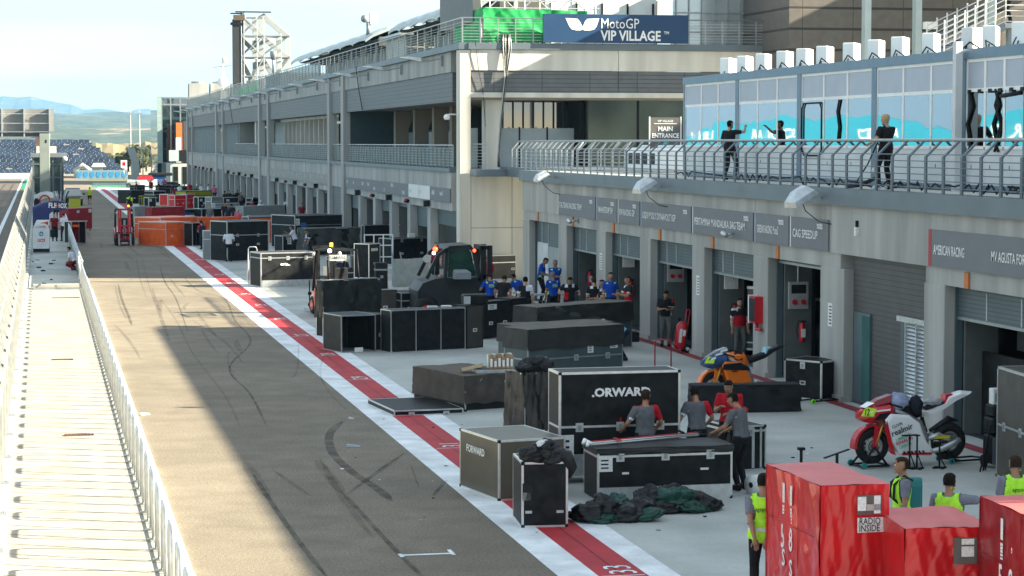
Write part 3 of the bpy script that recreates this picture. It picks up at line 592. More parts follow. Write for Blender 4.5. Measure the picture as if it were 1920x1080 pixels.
mb = MB(); M_tq = pm('turquoise', (.05, .45, .5), .5); mb.bar((cx-.13, 79.98, 5.95), (cx, 79.98, 6.12), .02, .05, M_tq); mb.bar((cx+.13, 79.98, 5.95), (cx, 79.98, 6.12), .02, .05, M_tq); mb.box(cx-.02, 79.97, 5.7, cx+.02, 79.98, 6.08, M_tq); mb.build('arrow', t)
# things lying on the terrace
mb = MB(); TQ = []
for px in (1265, 1385, 1420, 1500, 1555, 1640, 1665, 1720, 1790, 1850, 1890):
    P = onX(px, 340, XF+.6); TQ += [(XF+.6, P.y-k*.25, 5.03+.2*abs(math.sin(k*1.7+px))) for k in range(8)]
mb.path(TQ, .022, M_blk2, 5); tag(mb.build('terrace_cable'), 'black cable lying in loops along the terrace edge behind the balustrade', 'cable')
mb = MB(); P = onX(1205, 300, 22); mb.rbox(22, P.y-2, 5.01, 23.8, P.y+2.5, 5.9, M_white, .1); mb.rbox(22.3, P.y-1, 5.88, 23.6, P.y+1.6, 6.0, M_white, .05)
for k in range(4): mb.box(21.99, P.y-1.7+k*1.05, 5.3, 22.0, P.y-1.1+k*1.05, 5.7, M_blk)
tag(mb.build('white_cabinet'), 'long white cabinet with dark openings on the terrace behind the balustrade', 'cabinet')
# hoarding opposite, seen mirrored in the cabin glass
hb = thing('trackside_hoarding', 'long turquoise hoarding with white letters, seen mirrored in the cabin windows', 'hoarding', (-27, 100, 0)); mb = MB(); 
HT = [7.3, 7.5, 6.6, 7.2, 7.6, 7.4, 6.0, 7.0, 7.5, 7.1, 7.6, 6.9, 7.3, 5.6, 7.4, 7.6, 7.2, 6.8, 7.5, 7.3, 7.0, 7.4, 7.2, 7.2]
for k in range(23): mb.prism([(100+k*10, 4.2), (110+k*10, 4.2), (110+k*10, HT[k+1]+.9), (105+k*10, (HT[k]+HT[k+1])/2+1.1), (100+k*10, HT[k]+.9)], pm('hoarding_blue', (.02, .20, .30), .5, 0, .05, 1), (-27.2, 0, 0), (0, 1, 0), (0, 0, 1), (.2, 0, 0))
mb.build('panel', hb)
mb = MB(); 
for y in range(100, 331, 10): mb.box(-27.5, y-.15, -.06, -27.21, y+.15, 5.5, M_steel); mb.cut()
mb.build('post', hb); mb = MB()
for k, s in enumerate(('2 9 6', 'S R 2', 'AND', 'SON A', 'R 8', 'F 2 S', 'ANDS', '& A')): mb.text(s, (-26.99, 118+k*26, 6.35), (0, 1, 0), (0, 0, 1), 1.0, M_white, .0, 3.0)
mb.build('lettering', hb)
# ================================================================== tall pit building
YB = 98.1; YF = 288.3
pb = thing('pit_building', 'long two storey concrete pit building with roof terrace, running into the distance', 'building', (XF, YB, 0))
mods = [(101.0, 137.3), (145.3, 183.8), (192.5, 230.7), (240.6, 278.1)]     # bay spans between double columns
cols = [(98.1, 100.9), (137.3, 138.6), (144.2, 145.4), (183.8, 185.1), (191.4, 192.7), (230.7, 232), (239.4, 240.7), (278.1, 279.4), (287, 288.4)]
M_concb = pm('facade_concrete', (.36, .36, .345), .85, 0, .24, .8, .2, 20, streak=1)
M_tan = pm('tan_pillar', (.30, .26, .21), .85, 0, .12, 1, streak=1)
for i, (a, b) in enumerate(cols):
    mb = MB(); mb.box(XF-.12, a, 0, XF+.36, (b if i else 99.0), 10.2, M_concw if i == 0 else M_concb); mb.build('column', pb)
mb = MB()
def panels(x0, x1, ya, yb, z0, z1, m, w=3.0):
    n = max(1, round((yb-ya)/w))
    for k in range(n): mb.box(x0, ya+(yb-ya)*k/n+.012, z0, x1, ya+(yb-ya)*(k+1)/n-.012, z1, m)
for a, b in mods:
    panels(XF, XF+.3, a, b, 3.98, 4.72, M_concb); panels(XF, XF+.3, a, b, 9.3, 10.22, M_concb); mb.box(XF+.05, a, 2.95, XF+.35, b, 3.3, M_concb); mb.box(XF+.02, a, 3.301, XF+.3, b, 3.979, M_concb)
for a, b in [(138.6, 144.2), (185.1, 191.4), (232, 239.4), (279.4, 287)]:
    panels(XF+.03, XF+.3, a, b, 3.3, 4.72, M_concb); panels(XF+.03, XF+.3, a, b, 9.3, 10.22, M_concb)
mb.build('wall', pb)
mb = MB(); mb.box(XF-.18, YB-.05, 10.23, XF+.25, YF, 10.52, M_capgrey); mb.box(XF-.08, 101, 4.73, XF+.3, YF, 4.92, M_capgrey); mb.build('ledge', pb)
mb = MB(); mb.box(XF+.05, 100.9, 7.95, XF+.3, YF, 9.28, M_lam); mb.build('cladding', pb)
mb = MB(); mb.box(XF+.3, YB+.4, 4.6, 34, YF, 4.9, M_concb); mb.box(XF+.3, YB+.4, 10.0, 34, YF, 10.45, M_concb); mb.box(XF+.3, YB+.4, 8.0, 34, YF, 8.1, M_tan); mb.box(26, 102, 0, 26.2, YF, 10, M_dark); mb.build('floor_slab', pb)
# ground floor bays
for mi, (a, b) in enumerate(mods):
    n = 6; st = (b-a)/n
    for k in range(n+1):
        y = a+k*st
        mb = MB(); 
        if 0 < k < n: mb.box(XF, y-.45, 0, XF+.4, y+.45, 2.95, M_concb); mb.build('pillar', pb)
    for k in range(n):
        ya = a+k*st+.45; yb = a+(k+1)*st-.45
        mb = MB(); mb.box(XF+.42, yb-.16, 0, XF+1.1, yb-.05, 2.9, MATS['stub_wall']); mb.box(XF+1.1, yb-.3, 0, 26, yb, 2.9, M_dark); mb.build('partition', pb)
        h = [0, 1.9, 2.7, 2.3, 2.8, 2.1][(k+mi*2) % 6]
        mb = MB(); mb.box(XF+.36, ya, h if h else 2.2, XF+.41, yb, 2.95, M_shut)
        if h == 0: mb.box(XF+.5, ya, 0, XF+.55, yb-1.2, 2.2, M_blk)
        mb.build('roller_door', pb)
    # sign strip with small white names
    mb = MB(); mb.box(XF-.04, a+.1, 3.34, XF-.002, b-.1, 3.97, M_sign if mi == 0 else pm('sign_far', (.27, .265, .25), .6)); s = mb.build('sign_board', pb)
    mb = MB(); random.seed(mi+20); y = b-1
    WD = ['RACING TEAM', 'MotoGP', 'Honda', 'TECH 3', 'KTM', 'PRAMAC', 'YAMAHA', 'LCR', 'SUZUKI', 'GRESINI', 'VR46']
    while y > a+2.5:
        mb.text(random.choice(WD) if mi == 0 else 'III', (XF-.05, y, 3.62+random.choice((0, -.2, .12))), (0, -1, 0), (0, 0, 1), .2 if mi == 0 else .26, M_white, .02, .8); mb.cut(); y -= random.uniform(2.2, 4)
    if mi == 0:
        y1 = onX(768, 350, XF).y; y0 = onX(808, 350, XF).y; mb.box(XF-.06, y0, 3.34, XF-.045, y1, 4.0, M_label); mb.text('RAZLAN', (XF-.07, y1-.3, 3.6), (0, -1, 0), (0, 0, 1), .16, M_steel, 0, .8); mb.text('WITHU', (XF-.07, (y0+y1)/2-.2, 3.6), (0, -1, 0), (0, 0, 1), .16, M_steel, 0, .8); mb.box(XF-.065, (y0+y1)/2-.03, 3.36, XF-.0601, (y0+y1)/2+.03, 3.98, M_steel)
    mb.build('lettering', s)
    for k in range(1, n):   # little loudspeakers / lights over pillars
        y = a+k*st; mb = MB()
        if k % 2: mb.box(XF-.25, y-.2, 3.0, XF-.0, y+.15, 3.3, M_blk2)
        else: mb.ball((XF-.12, y-.3, 3.12), .11, M_blk2, 8, 6); mb.ball((XF-.12, y+.3, 3.12), .11, M_red, 8, 6)
        mb.build('loudspeaker', pb)
# aux bays
for a, b in [(138.6, 144.2), (185.1, 191.4), (232, 239.4)]:
    mb = MB(); mb.box(XF+.1, a, 0, XF+.3, b, 3.3, M_lam); mb.build('cladding', pb)
    mb = MB(); mb.box(XF+.5, a, 4.9, XF+.6, b, 7.95, M_gl); mb.box(XF+.3, (a+b)/2-.06, 4.9, XF+.5, (a+b)/2+.06, 7.95, M_concw); mb.box(XF+.3, a+1, 7.3, XF+.5, b-.6, 7.45, M_concw); mb.build('window', pb)
# first floor, module 1: deep balcony with flared tan pillars and pale boards
a, b = mods[0]
mb = MB(); mb.box(XF+.3, b-.1, 4.9, 24, b, 7.95, pm('teal_wall', (.045, .075, .08), .5)); mb.box(24.0, YB+1, 4.9, 24.2, b, 8, M_dark); mb.build('wall', pb)
for px in (707, 740, 776, 812, 845):
    P = onX(px, 250, 21.0); mb = MB(); y = P.y; d = 1.0
    mb.loft([[(21.0, y-.35, z), (21.0+w, y-.35, z), (21.0+w, y+.35, z), (21.0, y+.35, z)] for z, w in ((4.91, .8), (6.9, .8), (7.4, 1.0), (7.99, 1.05))], M_tan); mb.build('pillar', pb)
M_pale = pm('pale_board', (.36, .41, .42), .5, 0, .06, 2)
for i, (p0, p1) in enumerate(((750, 776), (786, 815), (831, 848), (848, 890))):
    y0 = onX(p1, 250, 22.2).y; y1 = onX(p0, 250, 22.2).y; mb = MB(); mb.box(22.2, y0, 4.92, 22.3, y1, 6.7, M_pale); mb.box(22.15, y0-.1, 4.92, 22.32, y0, 6.8, M_blk); mb.box(22.15, y1, 4.92, 22.32, y1+.1, 6.8, M_blk); mb.box(22.15, y0, 6.7, 22.32, y1, 6.8, M_blk); mb.build('board', pb)
def rail(name, parent_label, x, ya, yb, z, h=1.05, mesh=True, cat='railing', group=None):
    t = thing(name, parent_label, cat, (x, ya, z), 0, group); mb = MB(); n = min(95, int(abs(yb-ya)/1.1))
    for k in range(n+1): y = ya+(yb-ya)*k/n; mb.box(x-.02, y-.025, z, x+.02, y+.025, z+h, M_steel); mb.cut()
    mb.build('post', t); mb = MB()
    for k in range(7): mb.tube((x, ya, z+.12+k*.13), (x, yb, z+.12+k*.13), .008, M_galv, 4)
    if mesh: mb.box(x+.03, ya, z+.05, x+.035, yb, z+h-.1, pm('perforated_sheet', (.2, .24, .25), .5, .4, .2, 8, alpha=.55))
    mb.build('wire_rail', t); mb = MB(); mb.tube((x, ya, z+h), (x, yb, z+h), .03, M_galv, 6); mb.build('handrail', t); return t
rail('balcony_railing', 'perforated railing of the nearest balcony with chairs behind it', XF+.12, 101.1, 137, 4.92)
rail('balcony_railing', 'short railing in the narrow bay between the first double columns', XF+.12, 138.8, 144, 4.92)
rail('balcony_railing', 'perforated railing in front of the mullioned windows of the second balcony', XF+.12, 145.6, 183.6, 4.92)
rail('balcony_railing', 'glass-like railing of the third balcony', XF+.12, 193, 218, 4.92)
# module 2: mullions in front of boards and curtains
a, b = mods[1]; mb = MB(); mb.box(XF+1.3, a, 4.9, XF+1.35, b, 7.95, M_gl); mb.build('window', pb)
for k in range(13):
    y = a+1.5+k*2.85; mb = MB(); mb.box(XF+.9, y-.13, 4.9, XF+1.25, y+.13, 7.75, M_concw); mb.build('mullion', pb)
mb = MB(); mb.box(XF+.9, a, 7.75, XF+1.25, b, 7.95, M_concw); mb.build('lintel', pb)
mb = MB(); random.seed(2)
for k in range(12):
    y = a+1.7+k*2.85
    if k < 11: mb.box(XF+1.26, y+.1, 5.0, XF+1.29, y+2.2, random.choice((6.3, 6.5, 5.9)), random.choice((M_pale, M_sign, M_blk))); mb.cut()
    mb.box(XF+1.26, y+.1, 6.8, XF+1.29, y+2.0, 7.7, random.choice((M_sign, M_sign, M_blk))); mb.cut()
mb.build('blind', pb)
# module 3: glazing then void ; module 4 fully glazed
a, b = mods[2]; mb = MB(); mb.box(XF+.4, 218, 4.9, XF+.45, b, 7.95, M_gl); mb.box(XF+3, a, 4.9, XF+3.1, 218, 7.95, M_pale); mb.box(XF+.4, 217, 4.9, XF+3, 217.6, 7.95, M_concb); mb.build('window', pb)
for k in range(6): y = 219+k*2.3; mb = MB(); mb.box(XF+.3, y-.1, 4.9, XF+.42, y+.1, 7.95, M_pale); mb.build('mullion', pb)
mb = MB(); mb.box(XF+.3, 199, 4.9, XF+.6, 200, 7.95, M_concw); mb.build('mullion', pb)
a, b = mods[3]; mb = MB(); mb.box(XF+.3, a, 4.9, XF+.35, b, 7.95, glass('grey_glass', (.10, .12, .12), .08)); mb.build('window', pb)
for k in range(15): y = a+1+k*2.5; mb = MB(); mb.box(XF+.2, y-.09, 4.9, XF+.3, y+.09, 7.95, M_pale); mb.build('mullion', pb)
# end wall facing the camera
mb = MB(); XE = 32.3
def ep(x0, x1, z0, z1, m, y=YB, d=.3, w=6.6):
    n = max(1, round((x1-x0)/w))
    for k in range(n): mb.box(x0+(x1-x0)*k/n+.012, y, z0, x0+(x1-x0)*(k+1)/n-.012, y+d, z1, m)
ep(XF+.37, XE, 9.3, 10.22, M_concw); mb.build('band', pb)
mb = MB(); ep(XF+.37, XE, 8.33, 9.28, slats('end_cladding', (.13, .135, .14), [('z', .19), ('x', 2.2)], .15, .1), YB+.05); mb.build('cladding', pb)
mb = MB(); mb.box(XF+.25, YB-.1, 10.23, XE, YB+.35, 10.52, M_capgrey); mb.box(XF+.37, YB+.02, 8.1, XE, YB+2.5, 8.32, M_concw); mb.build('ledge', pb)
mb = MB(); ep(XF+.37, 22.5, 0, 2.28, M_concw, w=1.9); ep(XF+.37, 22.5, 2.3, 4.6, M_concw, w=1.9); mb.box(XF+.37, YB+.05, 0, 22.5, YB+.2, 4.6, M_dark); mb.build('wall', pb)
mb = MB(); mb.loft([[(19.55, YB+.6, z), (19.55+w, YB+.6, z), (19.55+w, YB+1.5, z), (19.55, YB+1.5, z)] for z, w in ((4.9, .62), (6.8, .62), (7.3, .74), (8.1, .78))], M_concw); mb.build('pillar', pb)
mb = MB()
for x0, x1 in ((18.9, 19.5), (20.3, 21.4), (21.48, 22.7), (22.78, 24.0)): mb.box(x0, YB+2.2, 4.92, x1, YB+2.25, 6.75, M_pale); mb.cut()
for x in (19.53, 21.44, 22.74, 24.03): mb.box(x-.035, YB+2.18, 4.92, x+.035, YB+2.28, 6.8, M_blk); mb.cut()
mb.build('board', pb)
mb = MB(); mb.box(20.3, YB+3.4, 6.2, 24.1, YB+3.5, 8.1, M_gl)
for k in range(8): mb.box(20.4+k*.48, YB+3.3, 6.2, 20.45+k*.48, YB+3.39, 8.1, M_blk)
mb.box(20.32, YB+3.25, 6.4, 20.36, YB+3.29, 7.3, M_white); mb.box(20.5, YB+3.25, 6.4, 20.6, YB+3.29, 7.3, M_mirw); mb.box(20.75, YB+3.25, 6.4, 20.85, YB+3.29, 7.3, M_mirw)
mb.build('window', pb)
M_rgl = pm('reflecting_glass', (.05, .075, .07), .05, .35, .5, .35, col2=(.10, .13, .11))
for x0, x1 in ((24.3, 26.6), (26.7, 29.1), (29.2, 32.2)): mb = MB(); mb.box(x0, YB+.8, 4.92, x1, YB+.86, 8.1, M_rgl); mb.box(x0-.09, YB+.75, 4.92, x0, YB+.9, 8.1, M_blk); mb.build('window', pb)
rail('balcony_railing', 'small railing at the building corner beside the lit column', 18.8, YB+.9, YB+.95, 4.92) if False else None
rb = thing('end_railing', 'short horizontal bar railing between the lit corner column and the lit pillar', 'railing', (18.8, YB+.6, 4.92)); mb = MB()
for k in range(7): mb.tube((18.8, YB+.5, 5.05+k*.14), (19.6, YB+.5, 5.05+k*.14), .012, M_galv, 4)
mb.build('wire_rail', rb); mb = MB(); mb.tube((18.8, YB+.5, 6.02), (19.6, YB+.5, 6.02), .03, M_galv); mb.build('handrail', rb)
# roof railing
rf = rail('roof_railing', 'roof terrace railing along the lane side of the tall pit building', XF-.02, YB, YF, 10.52, 1.1, False)
mb = MB(); mb.box(XF+.02, 150, 10.55, XF+.03, YF, 11.5, MATS['perforated_sheet']); mb.build('mesh_panel', rf)
re_ = thing('roof_railing', 'roof railing over the end wall, either side of the blue sign', 'railing', (XF, YB, 10.52)); mb = MB()
for k in range(18): x = XF+k*.8; mb.box(x-.025, YB-.02, 10.52, x+.025, YB+.02, 11.62, M_steel); mb.cut()
mb.build('post', re_); mb = MB()
for k in range(7): mb.tube((XF, YB, 10.65+k*.13), (XE, YB, 10.65+k*.13), .01, M_galv, 4)
mb.build('wire_rail', re_); mb = MB(); mb.tube((XF, YB, 11.62), (XE, YB, 11.62), .03, M_galv); mb.build('handrail', re_)
# big blue sign
sg = thing('village_sign', 'big dark blue sign with white bird-wing emblem over the end wall', 'sign', (22.03, YB-.2, 10.55)); mb = MB(); M_sblue = pm('sign_blue', (.018, .055, .13), .4, 0, .06, 1)
mb.box(22.0, YB-.25, 10.55, 28.72, YB-.1, 11.82, M_sblue); mb.build('panel', sg)
mb = MB(); s = 6.72/267; zz = lambda py: 10.55+(80-py)*1.27/49
def XX(px): return 22.0+(px-1005)*s
yt = YB-.26
def poly(pts): mb.add([(XX(a), yt, zz(b)) for a, b in pts], [tuple(range(len(pts)))], M_white)
poly([(1045, 38), (1067, 39), (1071, 43), (1076, 52), (1077, 57), (1073, 59), (1064, 59), (1056, 57), (1052, 52)]); poly([(1107, 38), (1085, 39), (1081, 43), (1077, 52), (1076.5, 57), (1079, 59), (1090, 59), (1098, 57), (1102, 52)])
mb.text('MotoGP', (XX(1109), yt, zz(55)), (1, 0, 0), (0, 0, 1), .47, M_white, -.002, .80); mb.text('VIP VILLAGE', (XX(1110), yt, zz(75.5)), (1, 0, 0), (0, 0, 1), .45, M_white, .035, .83); mb.text('TM', (XX(1226), yt, zz(64)), (1, 0, 0), (0, 0, 1), .13, M_white, .02, 1); mb.build('lettering', sg)
# green netting, screen, scaffold on the roof corner
from mathutils import noise as NZ
def cloth(mb, P, nu, nv, amp, m, seed=0, nrm=(0, -1, 0)):
    """P(u,v) surface + folds"""
    rnd = random.Random(seed); ph = [rnd.uniform(0, 6) for _ in range(6)]; N = Vector(nrm); vs = []
    for j in range(nv+1):
        for i in range(nu+1):
            u, v = i/nu, j/nv; f = amp*(math.sin(9*u+ph[0]+3*v)+.6*math.sin(23*u+ph[1]-5*v)+.5*math.sin(7*v+ph[2]+11*u)+.3*math.sin(41*u+ph[3]+17*v)); f = f*.7+amp*1.6*(.35-abs(NZ.noise(Vector((u*5+v*3.5+seed, v*2.2-u*1.2, seed*.7)))))+amp*.9*(.3-abs(NZ.noise(Vector((u*11-v*8, v*6+seed, 2)))))*.9; vs.append(tuple(Vector(P(u, v))+N*f))
    mb.add(vs, [(j*(nu+1)+i, j*(nu+1)+i+1, (j+1)*(nu+1)+i+1, (j+1)*(nu+1)+i) for j in range(nv) for i in range(nu)], m, True)
mb = MB()
cloth(mb, lambda u, v: (19.4+3.1*u, YB+.35, 10.55+v*(1.55-.12*u)), 40, 14, .035, M_green, 1); cloth(mb, lambda u, v: (19.35, YB+.35+7*(1-u), 10.55+v*(1.2+.4*u)), 40, 14, .03, M_green, 2, (-1, 0, 0)); cloth(mb, lambda u, v: (22.0+2.2*u, YB+.5, 11.2+v*(.85-.05*u)), 30, 8, .035, M_green, 3)
tag(mb.build('green_netting'), 'bright green netting tied round scaffold behind the roof railing beside the blue sign', 'netting')
mb = MB(); mb.box(19.25, 100.2, 11.55, 19.6, 108.7, 18.5, pm('screen_back', (.10, .11, .11), .5)); tag(mb.build('roof_screen'), 'large dark screen cut by the top edge above the green netting', 'screen')
mb = MB(); random.seed(9)
for x in (19.9, 21.5, 23.2, 24.8):
    for y in (99.5, 101.5, 104): mb.tube((x, y, 10.5), (x, y, 14.5), .03, M_galv, 5)
for z in (11.9, 12.15, 12.6, 13.3, 14.2):
    for y in (99.5, 101.5): mb.tube((19.7, y, z), (25, y, z), .03, M_galv, 5)
for x in (19.9, 21.5, 23.2): mb.tube((x, 99.5, 12.2), (x+1.6, 99.5, 13.6), .03, M_galv, 5); mb.tube((x+1.6, 101.5, 12.2), (x, 101.5, 13.6), .03, M_galv, 5)
tag(mb.build('tube_scaffold'), 'tube scaffold behind the green netting, cut by the top edge', 'scaffold')
# cable bundle over the end wall
mb = MB(); random.seed(4)
for k in range(16):
    x = 20.35+random.uniform(-.2, .2); q = random.uniform(-.05, .05); mb.path([(x, YB-.02, 10.9), (x+q, YB-.14, 10.6), (x+q, YB-.16, 10.2), (20.3+q, YB-.16, 8.9), (20.12+q*.8, YB-.13, 7.3), (19.98+q*.5, YB-.1, 5.5), (20.0+q, YB-.1, 5.0)], .028, M_blk if k % 3 else M_steel, 5)
tag(mb.build('cable_bundle'), 'thick dark bundle of cables hanging down the end wall beside the lit pillar', 'cables')
mb = MB(); mb.path([(18.95, YB-.1, 10.6), (19.1, YB-.05, 9.3), (19.3, YB-.02, 8.4), (19.5, YB+.4, 6.8)], .015, M_blk2, 4); tag(mb.build('loose_cable'), 'single thin cable hanging from the roof corner over the lit band', 'cable')
for y, lb in ((131, 'thin black cable hanging over the cladding of the first bay'), (221, 'thin black cable hanging over the cladding of the third bay')):
    mb = MB(); mb.path([(XF-.2, y, 10.55), (XF-.1, y-.3, 9.3), (XF+.0, y-1.2, 8.0)], .03, M_blk2, 4); tag(mb.build('loose_cable'), lb, 'cable')
# facade lamps
LS = 1.5
l0 = thing('facade_lamp', '', 'floodlight', (0, 0, 0), 0, 'lamps on arms under the roof ledge of the tall building'); local(l0)
mb = MB(); mb.box(-.12, -.05, -.35, -.0, .05, .15, M_steel); mb.bar((-.05, 0, 0), (-.55, 0, -.08), .05, .06, M_steel); mb.build('arm', l0)
mb = MB(Matrix.Translation((.15, 0, 0)) @ Matrix.Scale(1.35, 4)); mb.loft([[(-.55, -.13, -.05), (-.55, .13, -.05), (-.55, .13, -.12), (-.55, -.13, -.12)], [(-.9, -.22, .02), (-.9, .22, .02), (-.9, .22, -.12), (-.9, -.22, -.12)], [(-1.35, -.2, .06), (-1.35, .2, .06), (-1.35, .2, -.02), (-1.35, -.2, -.02)], [(-1.6, -.06, .05), (-1.6, .06, .05), (-1.6, .06, .02), (-1.6, -.06, .02)]], M_galv); mb.build('lamp_head', l0)
ords = ['nearest, hanging at the lit corner', 'second from the corner', 'third from the corner', 'fourth from the corner', 'fifth from the corner', 'sixth from the corner', 'seventh from the corner', 'eighth from the corner', 'ninth from the corner', 'tenth from the corner', 'eleventh from the corner', 'twelfth from the corner', 'thirteenth from the corner', 'fourteenth from the corner', 'fifteenth from the corner', 'farthest, at the end of the building']
for i in range(16):
    o = l0 if i == 0 else copy_tree(l0); y = 103.0+i*12.0; o.location = (XF-.02, min(y, 287), 9.95 if i else 9.98); o['label'] = 'street-lamp style floodlight under the roof ledge, '+ords[i]
mb = MB(); P = onX(848, 200, XF); mb.tube((XF-.12, 99, 7.35), (XF-.5, 99, 7.35), .03, M_white); mb.ball((XF-.55, 99, 7.22), .15, M_white, 12, 8); mb.ball((XF-.55, 99, 7.12), .1, M_blk, 10, 6); tag(mb.build('dome_camera'), 'white dome camera on a short arm at the lit building corner', 'camera')
# roof pavilions with wavy canopies
M_roofm = pm('canopy_metal', (.42, .47, .47), .4, .4, .08, 2); M_soff = pm('soffit', (.11, .11, .10), .8)
def canopy(y0, y1, lb, x0=21.5):
    t = thing('roof_pavilion', lb, 'pavilion', (x0, y0, 10.5), 0, 'pavilions with wavy canopies on the roof'); n = 7
    for k in range(n):
        a = y0+(y1-y0)*k/n; b = y0+(y1-y0)*(k+1)/n; m = (a+b)/2; mb = MB()
        prof = [(0, 13.0), (.5, 13.35), (1.5, 13.75), (4, 14.0), (7, 13.9), (9.5, 13.4)]
        mb.loft([[(x0+u, y, z+dz) for u, z in prof]+[(x0+u, y, z+dz-.18) for u, z in prof[::-1]] for y, dz in ((a, 0), (a+.6, .13), (m, .18), (b-.6, .13), (b, 0))], M_roofm); mb.build('canopy_shell', t)
        mb = MB(); mb.box(x0+.9, a-.04, 12.6, x0+9, a+.04, 13.2, M_soff); mb.box(x0+1.6, a-.1, 10.5, x0+1.8, a+.1, 13.2, M_concw); mb.build('post', t)
    mb = MB(); mb.box(x0+.8, y0, 12.98, x0+9, y1, 13.06, M_soff); mb.build('soffit', t)
    mb = MB(); mb.box(x0+3, y0+.5, 10.5, x0+3.1, y1-.5, 12.98, M_gl); mb.box(x0+8.8, y0, 10.5, x0+9, y1, 13, M_soff)
    for k in range(int((y1-y0)/1.6)): mb.box(x0+2.8, y0+.6+k*1.6, 10.5, x0+2.99, y0+1.1+k*1.6, 12.97, M_white)
    mb.build('glazing', t)
canopy(109.5, 140, 'roof pavilion with wavy grey canopy, the nearer one, right of the twin horn'); canopy(150, 196, 'roof pavilion with wavy grey canopy, the farther one, beside the scaffold tower')
mb = MB(); mb.box(22.8, 141, 10.5, 27, 149.5, 12.9, pm('beige_wall', (.42, .41, .37), .8)); mb.loft([[(22.3, 140.6, z), (27, 140.6, z), (27, 149.6, z), (22.3, 149.6, z)] for z in (12.9, 13.05)], M_roofm); tag(mb.build('roof_cabin'), 'beige flat cabin between the two wavy canopies', 'cabin')
mb = MB(); c = (21.9, 151.5, 14.25); mb.tube((21.9, 151.5, 13.3), c, .15, M_steel); mb.ball((21.6, 151.2, 14.45), .27, M_steel, 10, 7); mb.box(22.0, 151.3, 14.1, 22.5, 151.8, 14.9, M_label); tag(mb.build('roof_siren'), 'grey round siren with box on the farther canopy', 'siren')
mb = MB(); mb.box(21, 200, 10.5, 26, 213, 12.3, pm('plant_box', (.16, .15, .14), .7)); tag(mb.build('plant_room'), 'low dark plant room on the roof between the scaffold tower and the canopies', 'plant room')
mb = MB(); mb.tube((20.9, 205, 12.3), (20.9, 205, 14), .12, M_steel); mb.path([(20.9, 205, 13.6), (20.9, 205, 14.1), (20.9, 205, 14.4)], [.2, .34, .3], M_steel, 10); tag(mb.build('roof_vent'), 'mushroom shaped vent pipe above the dark plant room', 'vent')
mb = MB(); x = onY(418, 140, 245).x; mb.tube((x, 245, 10.5), (x, 245, 15.3), .09, M_galv, 5); mb.ball((x, 244.8, 12.6), .6, M_white, 10, 7, (1, .4, 1)); mb.ball((x+.2, 244.8, 15.0), .35, M_white, 8, 6, (1, .4, 1)); mb.tube((x-1.1, 245, 14.2), (x+.9, 245, 14.4), .06, M_steel, 4); mb.box(x-.35, 244.7, 10.6, x+.35, 245.3, 11.7, M_label); tag(mb.build('antenna_mast'), 'thin mast with two white dishes standing on the roof left of the scaffold tower', 'mast')
# scaffold tower with screen
YT = 232.0; st = thing('scaffold_tower', 'tall lattice scaffold tower holding a big dark screen on the roof', 'scaffold', (onY(440, 100, YT).x, YT, 10.5))
def TT(px, py, dy=0): return onY(px, py, YT+dy)
mb = MB(); a = TT(437, 158); b = TT(455, 40); mb.box(a.x, YT, 11.0, b.x+.1, YT+.6, b.z+.2, pm('tower_screen', (.03, .032, .034), .6)); mb.build('screen', st)
mb = MB(); mb.box(a.x-.2, YT-.1, TT(440, 47).z, b.x+.1, YT+.5, TT(440, 42).z, M_blk); mb.box(a.x+.1, YT-.2, TT(440, 38).z, b.x+.2, YT+.3, TT(440, 28).z, pm('brown_letters', (.09, .07, .05))); mb.box(a.x-.2, YT-.1, TT(440, 26).z, b.x, YT+.4, TT(440, 24).z, M_blk)
xa = TT(452, 0).x; xm = TT(494, 0).x; xr = TT(543, 0).x; zt = TT(0, 18).z; zb = 10.6; zr = TT(0, 62).z
mb.box(xa-.6, YT-.2, zt-.0, TT(508, 0).x, YT+.1, zt+.12, M_blk); mb.box(xa-.5, YT+1.8, zt-.5, TT(500, 0).x, YT+2, zt-.4, M_blk); mb.build('top_beam', st)
mb = MB(); r = .06; M_galv_ = M_galv; M_galv = pm('scaffold_tube', (.24, .26, .27), .5, .3, .1, 5)
for dy in (0, 1.1, 2.2, 3.3, 4.4):
    y = YT+dy
    for x, zz_ in ((xa, zt), (xa+.25, zt), (xm-.7, zt-.3), (xm, zt-.1), (xr-.9, zr+.3), (xr, zr)): mb.tube((x, y, zb), (x, y, zz_), r, M_galv, 5)
    mb.tube((xm, y, zt-.1), (xr, y, zr), r*1.2, M_galv, 5)
    for z in (TT(0, 62).z, TT(0, 103).z, TT(0, 140).z): mb.tube((xa, y, z), (xr, y, z), r, M_galv, 5)
    zs = [zb, TT(0, 103).z, TT(0, 62).z, zt-.1]
    for i in range(3):
        mb.tube((xa, y, zs[i]), (xm, y, zs[i+1]), r, M_galv, 5); mb.tube((xa, y, zs[i+1]), (xm, y, zs[i]), r, M_galv, 5)
        if i < 2: mb.tube((xm-.3, y, zs[i]), (xr, y, zs[i+1]), r, M_galv, 5); mb.tube((xm, y, zs[i+1]), (xr, y, zs[i]), r, M_galv, 5)
for z in (TT(0, 62).z, TT(0, 103).z):
    for x in (xa, xm, xr): mb.tube((x, YT, z), (x, YT+4.4, z), r, M_galv, 5)
    mb.box(xa, YT+.2, z-.25, xm+1.2, YT+4.2, z-.2, pm('scaffold_deck', (.5, .52, .52), .6)); mb.box(xa, YT+.0, z-.5, xm+1.2, YT+.03, z-.25, MATS['scaffold_deck'])
mb.build('scaffold_tube', st); M_galv = M_galv_
mb = MB(); cloth(mb, lambda u, v: (XF+.6+2*u, 222, 10.6+v*(.6+.9*u)), 14, 6, .05, M_green, 5); tag(mb.build('green_netting'), 'scrap of green netting at the foot of the scaffold tower', 'netting')
